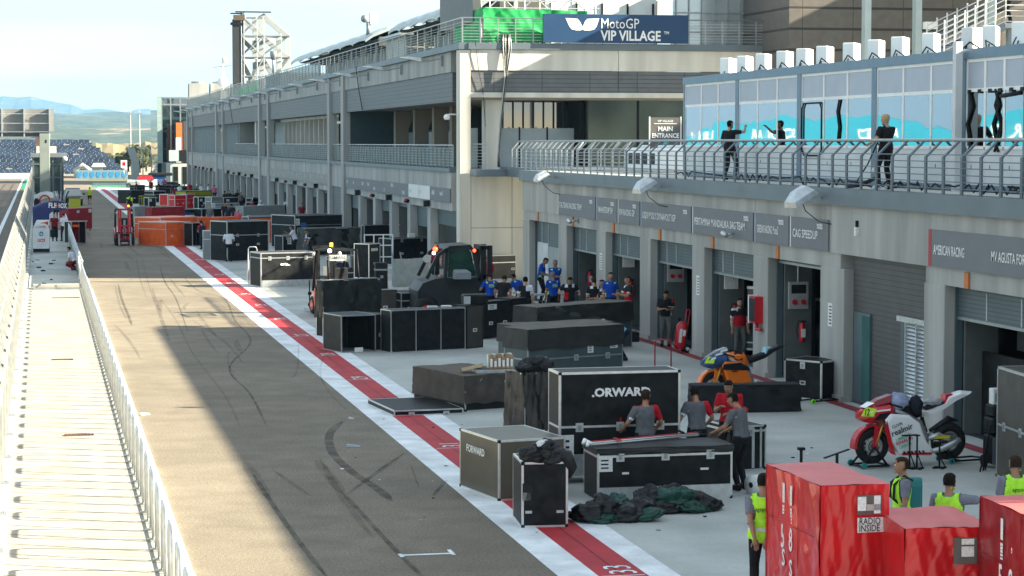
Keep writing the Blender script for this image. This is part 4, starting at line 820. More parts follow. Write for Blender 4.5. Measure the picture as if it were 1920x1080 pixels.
# bright pavilion with grid glazing behind the sign
gp = thing('glass_pavilion', 'white and glass roof pavilion behind the blue sign, cut by the top edge', 'pavilion', (24, 104, 10.5)); mb = MB(); mb.box(23.5, 104, 10.5, 28.9, 104.1, 16, M_white); mb.build('wall', gp)
for k in range(5): mb = MB(); mb.box(23.7+k*1.25, 103.9, 11.6, 23.78+k*1.25, 103.99, 12.7, M_blk); mb.build('mullion', gp)
mb = MB(); mb.box(28.9, 101, 10.5, 33, 101.1, 16, pm('silver_glass', (.5, .55, .57), .12, .5, .1, .6)); mb.build('glazing', gp)
for k in range(7): mb = MB(); mb.box(29+k*.62, 100.9, 10.5, 29.05+k*.62, 100.99, 16, M_steel); mb.build('mullion', gp)
mb = MB()
for z in (11.2, 12.1, 13.0): mb.box(28.9, 100.88, z, 33, 100.95, z+.05, M_steel)
mb.build('transom', gp)
# dark clad tower
dt = thing('clad_tower', 'dark grey clad block standing on stilts behind the cabins, cut by the top edge', 'building', (XE, 94.4, 9.5)); M_dcl = slats('tower_cladding', (.14, .125, .115), [('z', .92), ('x', 2.35)], .03, .12, None, .5, .3)
mb = MB(); mb.box(XE+.001, 94.4, 9.5, 43.5, 108, 14.9, M_dcl); mb.build('body', dt)
for x, w in ((onY(1625, 0, 91).x, .28), (onY(1720, 0, 91).x, .28), (onY(1858, 0, 91).x, .34)): mb = MB(); mb.box(x-w/2, 90.8, 4.9, x+w/2, 91.2, 15.9, pm('steel_column', (.42, .50, .52), .4, .2, .05, 2)); tag(mb.build('steel_column'), 'pale blue steel column rising behind the outdoor units, %s' % ('leftmost of three' if x < 36 else 'middle one, carrying a white box' if x < 39 else 'right one by the stair'), 'column', 'pale steel columns in front of the clad tower')
mb = MB(); mb.box(40.5, 75, 13.8, 41.2, 94.3, 14.6, M_capgrey); mb.box(44.5, 70, 15, 46.5, 94.3, 15.8, M_capgrey); mb.box(48, 60, 15, 48.6, 94.3, 19, M_capgrey); tag(mb.build('canopy_beam'), 'overhead steel beams off to the right that cast diagonal shadows on the clad tower', 'beam')
mb = MB(); P = onY(1735, 48, 90.7); mb.box(P.x-.1, 90.4, P.z-.15, P.x+.45, 90.75, P.z+.15, M_white); tag(mb.build('white_box'), 'small white box fixed high on the middle steel column', 'box')
# stair with landing, top right
sc_ = thing('roof_stair', 'open stair with bar railings leading up to a landing, top right', 'stair', (onY(1770, 80, 66).x, 66, 7)); mb = MB(); a = onY(1770, 95, 66); b = onY(1885, 40, 66)
for k in range(6):
    o = k*.17
    mb.tube((a.x, 66, a.z+o), (b.x, 66, b.z+o), .018, M_galv, 5); mb.tube((a.x, 67.4, a.z+o), (b.x, 67.4, b.z+o), .018, M_galv, 5); mb.tube((b.x, 66, b.z+o), (b.x+3, 66, b.z+o), .018, M_galv, 5)
for k in range(7): t = k/6; x = a.x+(b.x-a.x)*t; z = a.z+(b.z-a.z)*t; mb.tube((x, 66, z-.1), (x, 66, z+.95), .025, M_galv, 5); mb.tube((x, 67.4, z-.1), (x, 67.4, z+.95), .025, M_galv, 5)
for k in range(4): mb.tube((b.x+k, 66, b.z-.1), (b.x+k, 66, b.z+.95), .025, M_galv, 5)
mb.build('railing', sc_); mb = MB(); mb.bar((a.x, 66.05, a.z-.15), (b.x, 66.05, b.z-.15), .08, .25, M_capgrey); mb.cut(); mb.bar((a.x, 67.35, a.z-.15), (b.x, 67.35, b.z-.15), .08, .25, M_capgrey); mb.cut(); mb.build('stringer', sc_)
mb = MB()
for k in range(12): t = k/12; mb.box(a.x+(b.x-a.x)*t, 66.1, a.z+(b.z-a.z)*t-.1, a.x+(b.x-a.x)*t+.28, 67.3, a.z+(b.z-a.z)*t-.05, M_steel)
mb.build('tread', sc_); mb = MB(); mb.box(b.x, 66, b.z-.2, b.x+4, 68.5, b.z-.05, M_steel); mb.box(b.x+.2, 66.2, 5, b.x+.4, 66.4, b.z-.2, M_capgrey); mb.build('landing', sc_)
LAND = (b.x, 66.8, b.z-.05)
# ================================================================== far end: glass block
gb = thing('glass_block', 'dark glass corner block at the far end of the pit row with orange panel', 'building', (17, 338, 0)); YG = 338
x0 = onY(295, 250, YG).x; x1 = onY(356, 250, YG).x; zt = onY(300, 183, YG).z
mb = MB(); mb.box(x0, YG, 0, 30, YG+20, zt, M_gl); mb.build('glazing', gb)
mb = MB()
for px in (303, 320, 338, 355): x = onY(px, 200, YG).x; mb.box(x-.1, YG-.06, 3, x+.1, YG, zt, M_steel)
for py in (183, 196): z = onY(300, py, YG).z; mb.box(x0, YG-.07, z-.12, 30, YG-.001, z+.12, M_steel)
mb.box(x0, YG-.12, 3, x0+.6, YG-.071, zt, pm('pale_green_glass', (.3, .38, .36), .3)); mb.build('frame', gb)
mb = MB(); P = onY(330, 230, YG-12); Q = onY(342, 305, YG-12); mb.box(P.x, YG-12, Q.z, Q.x, YG-11.8, P.z, pm('orange_panel', (.6, .14, .03), .5)); mb.box(Q.x-.9, YG-12.1, Q.z, Q.x-.2, YG-12, onY(330, 258, YG-12).z, M_white); mb.build('orange_panel', gb)
mb = MB(); mb.box(onY(342, 0, YG-12).x, YG-11.9, 3.2, 30, YG, onY(0, 226, YG-12).z, pm('dark_side', (.06, .06, .065), .6)); mb.box(x0+1.2, YG-12, 0, 30, YG-.2, 3.1, M_concb); mb.build('side_block', gb)
mb = MB()
for k in range(5): mb.box(x0+1.6+k*1.3, YG-12.05, .1, x0+2.3+k*1.3, YG-12, 2.6, M_dark)
mb.build('door', gb)
mb = MB(); mb.box(x0+1, YG-12.2, 3.4, x0+4.5, YG-12.1, 5.0, M_blk); mb.box(x0+1, YG-12.3, 3.4, x0+2.4, YG-12.21, 5.0, M_pale); mb.build('screen', gb)
mb = MB(); z0 = zt; P = onY(331, 183, YG); Q = onY(392, 167, YG)
for k in range(4): x = P.x+2+k*3.2; mb.box(x, YG+2, z0, x+2.8, YG+5, z0+2.2, M_concb); mb.disc((x+1.4, YG+3.5, z0+2.35), (0, 0, 1), 1.0, .3, M_steel, 14)
mb.build('roof_plant', gb)
# ================================================================== hills
def hillmat():
    m = pm('hillside', (.035, .06, .032), .95, 0, .4, .012, .0, 3, col2=(.07, .085, .045), det=8); t = m.node_tree; b = t.nodes['Principled BSDF']; l = t.links.new; base = b.inputs['Base Color'].links[0].from_socket
    geo = t.nodes.new('ShaderNodeNewGeometry'); n = t.nodes.new('ShaderNodeTexNoise'); n.inputs['Scale'].default_value = .004; n.inputs['Detail'].default_value = 10; n.inputs['Roughness'].default_value = .72
    l(geo.outputs['Position'], n.inputs['Vector']); cr = t.nodes.new('ShaderNodeValToRGB'); cr.color_ramp.elements[0].position = .56; cr.color_ramp.elements[1].position = .62; l(n.outputs['Fac'], cr.inputs[0])
    mi = t.nodes.new('ShaderNodeMix'); mi.data_type = 'RGBA'; l(cr.outputs[0], mi.inputs['Factor']); l(base, mi.inputs['A']); mi.inputs['B'].default_value = (.22, .165, .10, 1)
    n2 = t.nodes.new('ShaderNodeTexVoronoi'); n2.inputs['Scale'].default_value = .06; l(geo.outputs['Position'], n2.inputs['Vector']); mr = t.nodes.new('ShaderNodeMapRange'); mr.inputs[1].default_value = .0; mr.inputs[2].default_value = .7; mr.inputs[3].default_value = .25; mr.inputs[4].default_value = 1.35; l(n2.outputs['Distance'], mr.inputs[0])
    vm = t.nodes.new('ShaderNodeVectorMath'); vm.operation = 'SCALE'; l(mi.outputs['Result'], vm.inputs[0]); l(mr.outputs[0], vm.inputs['Scale']); l(vm.outputs[0], b.inputs['Base Color']); return m
from mathutils import noise as NZ
M_hill = hillmat()
def hill(name, ys, ang, amp, m, x0=-560, x1=1500, nx=170, seed=0):
    """rows at distances ys; ang(y): tangent of view angle of the mean surface"""
    vs = []; 
    for y in ys:
        for i in range(nx+1):
            x = (x0+(x1-x0)*i/nx)*(y/3000); s = NZ.fractal(Vector((x*.0016, y*.0016, seed)), 1, 2, 5)*amp*(y/3000)+NZ.fractal(Vector((x*.008, y*.008, seed+3)), 1, 2, 3)*amp*.18*(y/3000)
            vs.append((x, y, max(-5, CH+y*ang(y)+s)))
    n = nx+1; mb = MB(); mb.add(vs, [(j*n+i, j*n+i+1, (j+1)*n+i+1, (j+1)*n+i) for j in range(len(ys)-1) for i in range(nx)], m, False)
    return struct(mb, name)
ys = [650*(6.2**(k/60)) for k in range(61)]
hill('near_hills', ys, lambda y: -.0125+.0195*((y-650)/3400)**.8, 9, M_hill)
ys = [4100*(2.2**(k/30)) for k in range(31)]
hill('far_ridge', ys, lambda y: .005+.0078*math.sin(min(1, (y-4100)/2600)*math.pi/2)-max(0, (y-6700))*2e-6, 12, M_hill, seed=5)
ys = [16000, 17000, 18500, 20000]
hill('horizon_range', ys, lambda y: .011 if y < 17500 else (.0165 if y < 19000 else .012), 14, M_hill, nx=120, seed=9)
# pale earth cliffs in front of the hills
mb = MB(); random.seed(11); M_cliff = pm('earth_cliff', (.30, .24, .15), .95, 0, .3, .05, .8, .3, col2=(.2, .17, .09))
for cx, cy, w in ((-9, 900, 32), (18, 930, 30), (52, 960, 34), (-55, 950, 40), (95, 1000, 50)):
    vs = []; nx, ny = 26, 8
    for j in range(ny+1):
        for i in range(nx+1):
            u = i/nx*2-1; v = j/ny; e = max(0, 1-u*u)**.5; vs.append((cx+u*w, cy+v*40, -.5+e*(6.2 if v > .05 else 0)*min(1, v*3)*(1+.35*NZ.noise(Vector((cx+u*7, v*5, 2))))))
    mb.add(vs, [(j*(nx+1)+i, j*(nx+1)+i+1, (j+1)*(nx+1)+i+1, (j+1)*(nx+1)+i) for j in range(ny) for i in range(nx)], M_cliff)
struct(mb, 'earth_bank')
# trees: trunk + leaf-clump crown
M_leaf = [pm('leaf_dark', (.02, .034, .013), .8, 0, .4, .8), pm('leaf_mid', (.04, .055, .02), .8, 0, .4, .8), pm('leaf_olive', (.06, .065, .03), .8, 0, .4, .8)]
M_bark = pm('bark', (.10, .075, .05), .9)
def tree(x, y, h, r, lb, seed, m=0):
    rnd = random.Random(seed); t = thing('round_tree', lb, 'tree', (x, y, 0), 0, 'trees beyond the pit exit'); mb = MB(Matrix.Translation((x, y, 0))); mb.path([(0, 0, 0), (.1, 0, h*.3), (.0, .1, h*.6)], [.25, .18, .08], M_bark, 7)
    for k in range(5): a = k*1.3; mb.path([(0, 0, h*.3), (math.cos(a)*r*.4, math.sin(a)*r*.4, h*.55), (math.cos(a)*r*.7, math.sin(a)*r*.7, h*.7)], [.1, .06, .02], M_bark, 5)
    mb.build('trunk', t); mb = MB(Matrix.Translation((x, y, 0)))
    for k in range(900):
        while True:
            p = Vector((rnd.uniform(-1, 1), rnd.uniform(-1, 1), rnd.uniform(-1, 1)))
            if .35 < p.length < 1+.25*NZ.noise(p*2.5+Vector((seed, 0, 0))): break
        c = Vector((p.x*r, p.y*r, h*.62+p.z*h*.38)); s = rnd.uniform(.12, .3)*r*.55; u = Vector((rnd.gauss(0, 1), rnd.gauss(0, 1), rnd.gauss(0, 1))).normalized(); w = u.orthogonal().normalized()
        mb.add([tuple(c-u*s), tuple(c+w*s*.7), tuple(c+u*s), tuple(c-w*s*.7+u.cross(w)*s*.4)], [(0, 1, 2), (0, 2, 3)], M_leaf[m if rnd.random() < .75 else 1])
    mb.build('crown', t)
for i, (px, Y, h, r, m, lb) in enumerate([(256, 470, 5.6, 2.4, 0, 'round dark tree at the pit exit, the tallest of the group'), (240, 480, 4, 2.8, 2, 'low olive bush-like tree left of the tall round one'), (274, 475, 4.6, 3, 1, 'wide mid-green tree right of the tall round one'), (286, 478, 5.5, 2.5, 0, 'dark tree touching the glass block'), (222, 500, 3.2, 3.2, 2, 'low olive tree nearest the end of the grandstand'), (262, 455, 3.6, 2.2, 2, 'small pale bush in front of the tall round tree')]):
    tree(onY(px, 300, Y).x, Y, h, r, lb, i+3, m)
mb = MB(); random.seed(8)
for k in range(2600):
    x = random.uniform(-60, 200); y = random.uniform(560, 760); s = random.uniform(.5, 1.4); z = random.uniform(.0, 2.4); u = Vector((random.gauss(0, 1), random.gauss(0, 1), random.gauss(0, 1))).normalized()*s; w = u.orthogonal().normalized()*s*.7; c = Vector((x, y, z))
    mb.add([tuple(c-u), tuple(c+w), tuple(c+u), tuple(c-w)], [(0, 1, 2, 3)], random.choice(M_leaf))
tag(mb.build('scrub'), 'dark and olive scrub on the flat ground below the pale cliffs', 'scrub', None, 'stuff')
for i, px in enumerate((245, 262)): mb = MB(); x = onY(px, 250, 520).x; mb.tube((x, 520, 0), (x, 520, 13.5), .18, M_steel, 5, .1); mb.box(x-.5, 519.8, 12.6, x+.5, 520.2, 12.9, M_steel); tag(mb.build('light_mast'), ['thin light mast above the low olive tree, left of the two', 'thin light mast right of the tall round tree, right of the two'][i], 'mast')
# ================================================================== grandstand with blue seats
gs = thing('grandstand', 'long grandstand of blue seats beyond the track, with pale stair lines', 'grandstand', (-40, 395, 0)); M_seat = pm('blue_seat', (.02, .04, .09), .7, 0, .5, .35, det=9, col2=(.045, .08, .14))
mb = MB(); x0 = -70; x1 = onY(238, 300, 405).x
vs = []; rows = 24
for r in range(rows):
    y = 398+r*1.0; z = .6+r*.245
    xr = x1-r*.28-.0
    mb.add([(x0, y, z), (xr, y, z), (xr, y+1, z), (x0, y+1, z)], [(0, 1, 2, 3)], pm('stand_concrete', (.25, .26, .28), .8)); mb.add([(x0, y, z-.3), (xr, y, z-.3), (xr, y, z), (x0, y, z)], [(0, 1, 2, 3)], M_concb)
mb.build('terrace', gs); mb = MB(); random.seed(1)
for r in range(rows):
    y = 398.3+r*1.0; z = .6+r*.245; xr = x1-r*.28-.3; x = x0+random.random()
    while x < xr:
        if random.random() > .015: mb.box(x, y, z+.02, x+.9, y+.35, z+random.choice((.4, .42, .36)), M_seat)
        x += 1.0
mb.build('seat_row', gs)
mb = MB()
for k in range(7):
    xs = -64+k*11
    for r in range(rows): x = xs-r*1.15+12; 
    mb.add([(xs+12-r*.75, 398+r, 1.1+r*.245), (xs+12.6-r*.75, 398+r, 1.1+r*.245), (xs+12.6-r*.75, 398.7+r, 1.1+r*.245), (xs+12-r*.75, 398.7+r, 1.1+r*.245)], [(0, 1, 2, 3)], M_concw) if xs+12-r*.75 < x1-r*.28-1 else None
mb.build('stair', gs)
# white wall between track and stand, painted banner wall
mb = MB(); mb.box(-60, 385, 0, onY(118, 330, 385).x, 385.4, .95, M_white); tag(mb.build('white_wall'), 'white wall between the race track and the blue grandstand', 'wall')
bn = thing('banner_wall', 'pale banner wall with blue blob pattern beyond the pit exit', 'banner', (onY(143, 330, 380).x, 380, 0)); x0 = onY(143, 330, 380).x; x1 = onY(239, 330, 380).x; mb = MB(); z0 = .15; z1 = 1.5
mb.box(x0, 380, .0, x1, 380.2, z1, pm('banner_white', (.17, .25, .30), .5)); mb.build('panel', bn); mb = MB(); M_bb = pm('banner_blue', (.04, .22, .45), .5)
for k in range(8):
    c = x0+(k+.5)*(x1-x0)/8; mb.prism([(c-.35, .45), (c-.2, .25), (c+.15, .3), (c+.38, .7), (c+.3, 1.25), (c, 1.1), (c-.3, 1.2), (c-.42, .8)], M_bb, (0, 379.99, 0), (1, 0, 0), (0, 0, 1), (0, -.02, 0))
mb.build('pattern', bn)
mb = MB(); x = onY(187, 320, 392).x; mb.box(onY(170, 320, 392).x, 392, 0, onY(193, 320, 392).x, 396, 1.9, M_steel); mb.loft([[(onY(168, 0, 392).x, 391.5, 1.9), (onY(195, 0, 392).x, 391.5, 1.9), (onY(195, 0, 392).x, 396.5, 1.9), (onY(168, 0, 392).x, 396.5, 1.9)], [(onY(172, 0, 392).x, 391.5, 2.5), (onY(191, 0, 392).x, 391.5, 2.5), (onY(191, 0, 392).x, 396.5, 2.5), (onY(172, 0, 392).x, 396.5, 2.5)]], M_white); tag(mb.build('white_tent'), 'small white topped tent behind the banner wall', 'tent')
mb = MB(); x = onY(155, 320, 388).x; mb.path([(x-1, 388, 0), (x-1.1, 388, 1.4), (x, 388, 2.2), (x+1.1, 388, 1.4), (x+1, 388, 0)], .5, M_concb, 6); tag(mb.build('grey_arch'), 'grey rounded shelter at the left end of the banner wall', 'shelter')
# curved catch fence posts at the pit exit
cf = thing('catch_fence', 'catch fence of tall bent posts beyond the pit exit', 'fence', (onY(240, 330, 345).x, 345, 0)); mb = MB()
for px in (249, 268, 284, 296): x = onY(px, 320, 345).x; mb.path([(x, 345, 0), (x, 345, 4.3), (x-.25, 345, 5.0), (x-.9, 345, 5.5)], .09, M_galv, 6)
x = onY(250, 0, 344).x; mb.loft([[(x-.6, 344, z), (x+.6, 344, z), (x+.6, 344.4, z), (x-.6, 344.4, z)] for z in (0, 3.4)]+[[(x-1.2, 344, 5.2), (x, 344, 5.2), (x, 344.4, 5.2), (x-1.2, 344.4, 5.2)]], M_steel)
for px in (291, 300): x = onY(px, 0, 343).x; mb.tube((x-1.5, 343, 0), (x, 343, 4.4), .08, M_white, 5); mb.tube((x, 343, 0), (x, 343, 5.2), .08, M_white, 5)
mb.build('post', cf); mb = MB()
for z in (.9, 1.8, 2.7, 3.6): mb.tube((onY(240, 0, 345).x, 345, z), (onY(300, 0, 345).x, 345, z), .03, M_galv, 4)
mb.box(onY(236, 0, 346).x, 346, 0, onY(300, 0, 346).x, 346.3, 1.2, M_concb); mb.build('rail', cf)
mb = MB(); x = onY(229, 0, 372).x; mb.box(x-.5, 372, 2, x+.5, 372.1, 3.2, M_white); mb.box(x-.25, 371.98, 2.3, x+.25, 372, 2.9, M_red); mb.tube((x, 372.1, 0), (x, 372.1, 2), .06, M_steel); tag(mb.build('marker_board'), 'small white board with a red square on a post beyond the banner wall', 'sign')
# ================================================================== gantry over the track
YG2 = 262; ga = thing('gantry', 'big grey display gantry seen from behind on one thick pillar over the walkway', 'gantry', (.5, YG2, 0)); g = lambda px, py, dy=0: onY(px, py, YG2+dy)
mb = MB(); a = g(75, 365); b = g(93, 256); mb.rbox(a.x, YG2, 0, b.x, YG2+1.0, 7.1, pm('pale_green_concrete', (.22, .25, .225), .8, 0, .08, 1), .05); mb.box(g(81, 0).x, YG2-.02, g(0, 268).z, g(84, 0).x, YG2, g(0, 262).z, M_blk); mb.build('pillar', ga)
mb = MB(); M_disp = pm('display_back', (.20, .195, .185), .6, 0, .08, .6); mb.box(-14, YG2+1.2, g(0, 246).z, g(98, 0).x, YG2+1.5, g(0, 204).z, M_disp); mb.box(-14, YG2+1.1, g(0, 256).z, g(91, 0).x, YG2+1.2, g(0, 246).z, pm('under_panel', (.14, .13, .12), .7)); mb.build('panel', ga)
mb = MB()
for px in (-80, -40, 0, 42, 90): x = g(px, 0).x; mb.box(x-.08, YG2+.6, g(0, 256).z, x+.08, YG2+1.19, g(0, 203).z, M_galv)
for py in (213, 231): z = g(0, py).z; mb.box(-14, YG2+.7, z-.04, g(91, 0).x, YG2+.8, z+.04, M_galv)
mb.box(-14, YG2+.5, g(0, 247).z-.06, g(92, 0).x, YG2+1.0, g(0, 247).z+.06, M_steel); mb.box(-14, YG2+.4, g(0, 259).z, g(75, 0).x, YG2+1.2, g(0, 256).z, M_steel); mb.build('frame', ga)
# glazed booth behind pillar
YBo = 272; bo = thing('timing_booth', 'two storey glazed booth on the pit wall behind the gantry pillar', 'booth', (onY(57, 0, YBo).x, YBo, 0)); q = lambda px, py: onY(px, py, YBo)
xa, xb = q(58, 0).x, q(115, 0).x; zt = q(0, 295).z; mb = MB(); mb.box(xa, YBo, 0, xb, YBo+3, zt, M_rgl); mb.build('glazing', bo); mb = MB()
for px in (58, 74, 95, 110): x = q(px, 0).x; mb.box(x-.1, YBo-.08, 0, x+.12, YBo-.001, zt, M_capgrey)
for py in (333, 308): z = q(0, py).z; mb.box(xa, YBo-.1, z-.08, xb, YBo-.081, z+.08, M_capgrey)
mb.box(xa-.3, YBo-.3, zt, xb+.4, YBo+3.3, zt+.5, M_steel); mb.box(xa+.4, YBo, zt+.5, xb-.8, YBo+2, zt+1.3, M_concw); mb.box(xa+.3, YBo+.5, zt+1.3, xa+1.2, YBo+1.5, zt+2.3, pm('brown_box', (.12, .07, .06), .7)); mb.build('frame', bo)
mb = MB(); x = q(118, 0).x; mb.ball((x, YBo-.4, zt-.2), .3, M_white, 9, 6); mb.tube((x-.4, YBo-.2, zt+.1), (x, YBo-.4, zt-.1), .06, M_white); mb.build('camera', bo)
# ================================================================== pit wall stands
P = onZ(78, 475, .1); px2m = lambda y: (y-267)/CH
def stand(px0, px1, yb, ytop, yarch0, xr, lb, word, m1, m2, grp='pit wall stands'):
    a = onZ(px0, yb, .1); b = onZ(px1, yb, .1); k = (b-a).length/(px1-px0); w = b.x-a.x; H = (yb-ytop)*k; t = thing('pit_stand', lb, 'pit stand', (a.x, a.y, .1), 0, grp)
    mb = MB(Matrix.Translation((a.x, a.y, .1))); mb.loft([[(i, -.0, z), (w-i, 0, z), (w-i, .7, z), (i, .7, z)] for z, i in ((.25, .02), (.4, 0), (H*.8, 0), (H*.93, .05), (H, .28*w))], m1); mb.build('cabinet', t)
    mb = MB(Matrix.Translation((a.x, a.y, .1))); mb.box(.05, .0, 0, w-.05, .65, .24, M_blk); mb.box(.03, -.04, .02, w-.03, 0, .06, M_steel); mb.build('base', t)
    mb = MB(Matrix.Translation((a.x, a.y+.9, .1))); Wt = (xr-px0)*k; zt = (yb-yarch0)*k+.2
    top = [(0, zt-.35), (Wt*.3, zt-.1), (Wt*.65, zt), (Wt*.92, zt-.06), (Wt, zt-.2)]; bot = [(Wt, zt-.5), (Wt*.95, zt-.55), (Wt*.62, zt-.52), (w*1.02, zt-.75), (w*1.02, 0), (0, 0)]
    mb.prism(top+bot, m2, (0, 0, 0), (1, 0, 0), (0, 0, 1), (0, .5, 0)); mb.build('arch', t); return t, a, k, w, H, zt, Wt
M_navy = pm('navy', (.02, .03, .12), .45); t, a, k, w, H, zt, Wt = stand(62, 93, 475, 420, 384, 124, 'navy arched pit wall stand with white cabinet in front, nearest of the stands', 'x', pm('stand_white', (.66, .68, .68), .4), M_navy)
mb = MB(Matrix.Translation((a.x, a.y, .1))); mb.box(w*.28, -.012, .62, w*.72, -.001, .78, M_red); mb.text('STIHL', (w*.5, -.015, .65), (1, 0, 0), (0, 0, 1), .1, M_white, .03, 1, 'CENTER'); mb.disc((w*.5, -.01, 1.05), (0, 1, 0), .13, .01, pm('logo_blue', (.02, .2, .35), .5), 20); mb.text('hp', (w*.5, -.02, 1.0), (1, 0, 0), (0, 0, 1), .13, M_white, .01, 1, 'CENTER'); mb.text('LCR', (w*.35, -.015, 1.38), (1, 0, 0), (0, 0, 1), .12, M_blk2, 0, 1, 'CENTER'); mb.text('40', (w*.66, -.015, 1.36), (1, 0, 0), (0, 0, 1), .16, M_red, 0, 1, 'CENTER')
mb.build('lettering', t); mb = MB(Matrix.Translation((a.x, a.y+.89, .1))); mb.text('FLE', (Wt*.47, -.005, zt-.38), (1, 0, -.04), (.04, 0, 1), .27, M_white, .04, .85); mb.text('X', (Wt*.68, -.005, zt-.4), (1, 0, -.04), (.04, 0, 1), .27, M_red, .04, .85); mb.text('BOX', (Wt*.76, -.005, zt-.4), (1, 0, -.04), (.04, 0, 1), .27, M_white, .04, .6); mb.prism([(w*.1, zt-1.3), (w*.25, zt-1.05), (w*1.0, zt-1.05), (w*1.0, zt-1.35), (w*.6, zt-1.42)], M_white, (0, -.004, 0), (1, 0, 0), (0, 0, 1), (0, -.004, 0)); mb.prism([(w*.2, zt-1.3), (w*.95, zt-1.12), (w*.95, zt-1.33)], M_red, (0, -.009, 0), (1, 0, 0), (0, 0, 1), (0, -.004, 0)); mb.cut(); mb.build('arch_lettering', t)
t, a, k, w, H, zt, Wt = stand(64, 74, 400, 372, 364, 100, 'white roofed pit wall stand with a red ring, behind the navy arched one', 'x', M_blk, pm('stand_white', (.66, .68, .68), .4))
mb = MB(Matrix.Translation((a.x, a.y+.88, .1))); mb.torus((Wt*.55, -.01, zt-.75), (0, 1, 0), .42, .07, M_red, 20, 6); mb.build('ring', t)
mb = MB(); P = onZ(112, 398, .1); 
for k in range(9): mb.path([(P.x-.6+k*.15, P.y+k*.1, .1), (P.x-.4+k*.12, P.y, 1.2+.3*math.sin(k)), (P.x-.5+k*.16, P.y+.2, 1.9)], .06, random.choice((M_blk, M_steel, M_galv)), 5)
mb.box(P.x-.5, P.y-.1, .1, P.x+.7, P.y+.6, .9, M_blk); tag(mb.build('equipment_pile'), 'jumble of dark stands and covered kit beside the white roofed pit stand', 'equipment')
mb = MB(); P = onZ(132, 395, .0); mb.box(P.x-.1, P.y, .2, P.x+.9, P.y+1, 1.1, pm('yellow_case', (.42, .42, .03), .5)); mb.box(P.x-.1, P.y-.01, 1.1, P.x+.9, P.y+1, 1.16, M_blk); tag(mb.build('yellow_case'), 'small yellow case between the navy stand and the dark red trunk', 'case')
mb = MB(); P = onZ(100, 445, .1); mb.rbox(P.x-.2, P.y, .1, P.x+.3, P.y+.5, .9, M_blk, .05); mb.rbox(P.x-.18, P.y, .9, P.x+.28, P.y+.4, 1.25, M_red, .08); tag(mb.build('trolley_case'), 'upright black case with a red top on the walkway beside the white cabinet', 'case')
mb = MB()
for k in range(14):
    P = onZ(random.uniform(60, 120), random.uniform(480, 535), .12); s = random.uniform(.04, .12); mb.box(P.x-s, P.y-s, .105, P.x+s, P.y+s, .12+s*.4, random.choice((M_blk, M_white, M_steel)))
tag(mb.build('walkway_litter'), 'scatter of small litter on the shaded walkway before the white cabinet', 'litter', None, 'stuff')
# ================================================================== SUV
def suv(px0, px1, yb, lb):
    a = onZ(px0, yb); b = onZ(px1, yb); c = (a+b)/2; w = b.x-a.x; s = w/1.9; t = thing('parked_car', lb, 'car', (c.x, c.y, 0)); T = Matrix.Translation((c.x, c.y, 0)) @ Matrix.Scale(s, 4)
    M_car = pm('car_paint', (.035, .045, .055), .25, .3, .1, 2, coat=.8); mb = MB(T)
    secs = [(0, .35, .75, .86), (.1, .3, .95, .93), (1.2, .3, 1.05, .95), (4.3, .3, 1.1, .95), (4.55, .4, 1.0, .9)]
    mb.loft([[(-w_, y, z0), (w_, y, z0), (w_, y, z1-.15), (w_*.88, y, z1), (-w_*.88, y, z1), (-w_, y, z1-.15)] for y, z0, z1, w_ in secs], M_car); mb.build('body', t)
    mb = MB(T); mb.loft([[(-w_, y, z0), (w_, y, z0), (w_*.82, y2, z1), (-w_*.82, y2, z1)] for y, y2, z0, z1, w_ in ((1.2, 1.2, 1.04, 1.05, .86), (1.25, 1.9, 1.05, 1.62, .86), (4.2, 4.0, 1.1, 1.65, .86), (4.4, 4.4, 1.1, 1.1, .86))], M_gl); mb.loft([[(-.72, 1.95, 1.6), (.72, 1.95, 1.6), (.72, 4, 1.64), (-.72, 4, 1.64)], [(-.66, 2.1, 1.7), (.66, 2.1, 1.7), (.66, 3.9, 1.7), (-.66, 3.9, 1.7)]], M_car); mb.build('cabin_glass', t)
    mb = MB(T); mb.box(-.6, -.04, .62, .6, .0, .8, M_blk2); mb.ball((0, -.05, .74), .07, M_galv, 8, 5); mb.box(-.3, -.06, .42, .3, -.03, .54, M_label); mb.box(-.8, -.05, .3, .8, -.0, .38, M_blk); mb.build('grille', t)
    for sx in (-1, 1):
        mb = MB(T); mb.box(sx*.55, -.02, .68, sx*.9, .12, .84, pm('lamp_glass', (.6, .65, .68), .1, .3)); mb.build('headlight', t)
        mb = MB(T); mb.box(sx*.93, 1.4, 1.05, sx*1.15, 1.55, 1.22, M_car); mb.build('mirror', t)
        for y in (.85, 3.6): mb = MB(T); mb.torus((sx*.82, y, .36), (1, 0, 0), .26, .1, M_rub, 20, 8); mb.disc((sx*.86, y, .36), (1, 0, 0), .22, .1, M_galv, 14); mb.build('wheel', t)
suv(119, 156, 386, 'dark grey SUV facing the camera, parked at the far end of the lane')
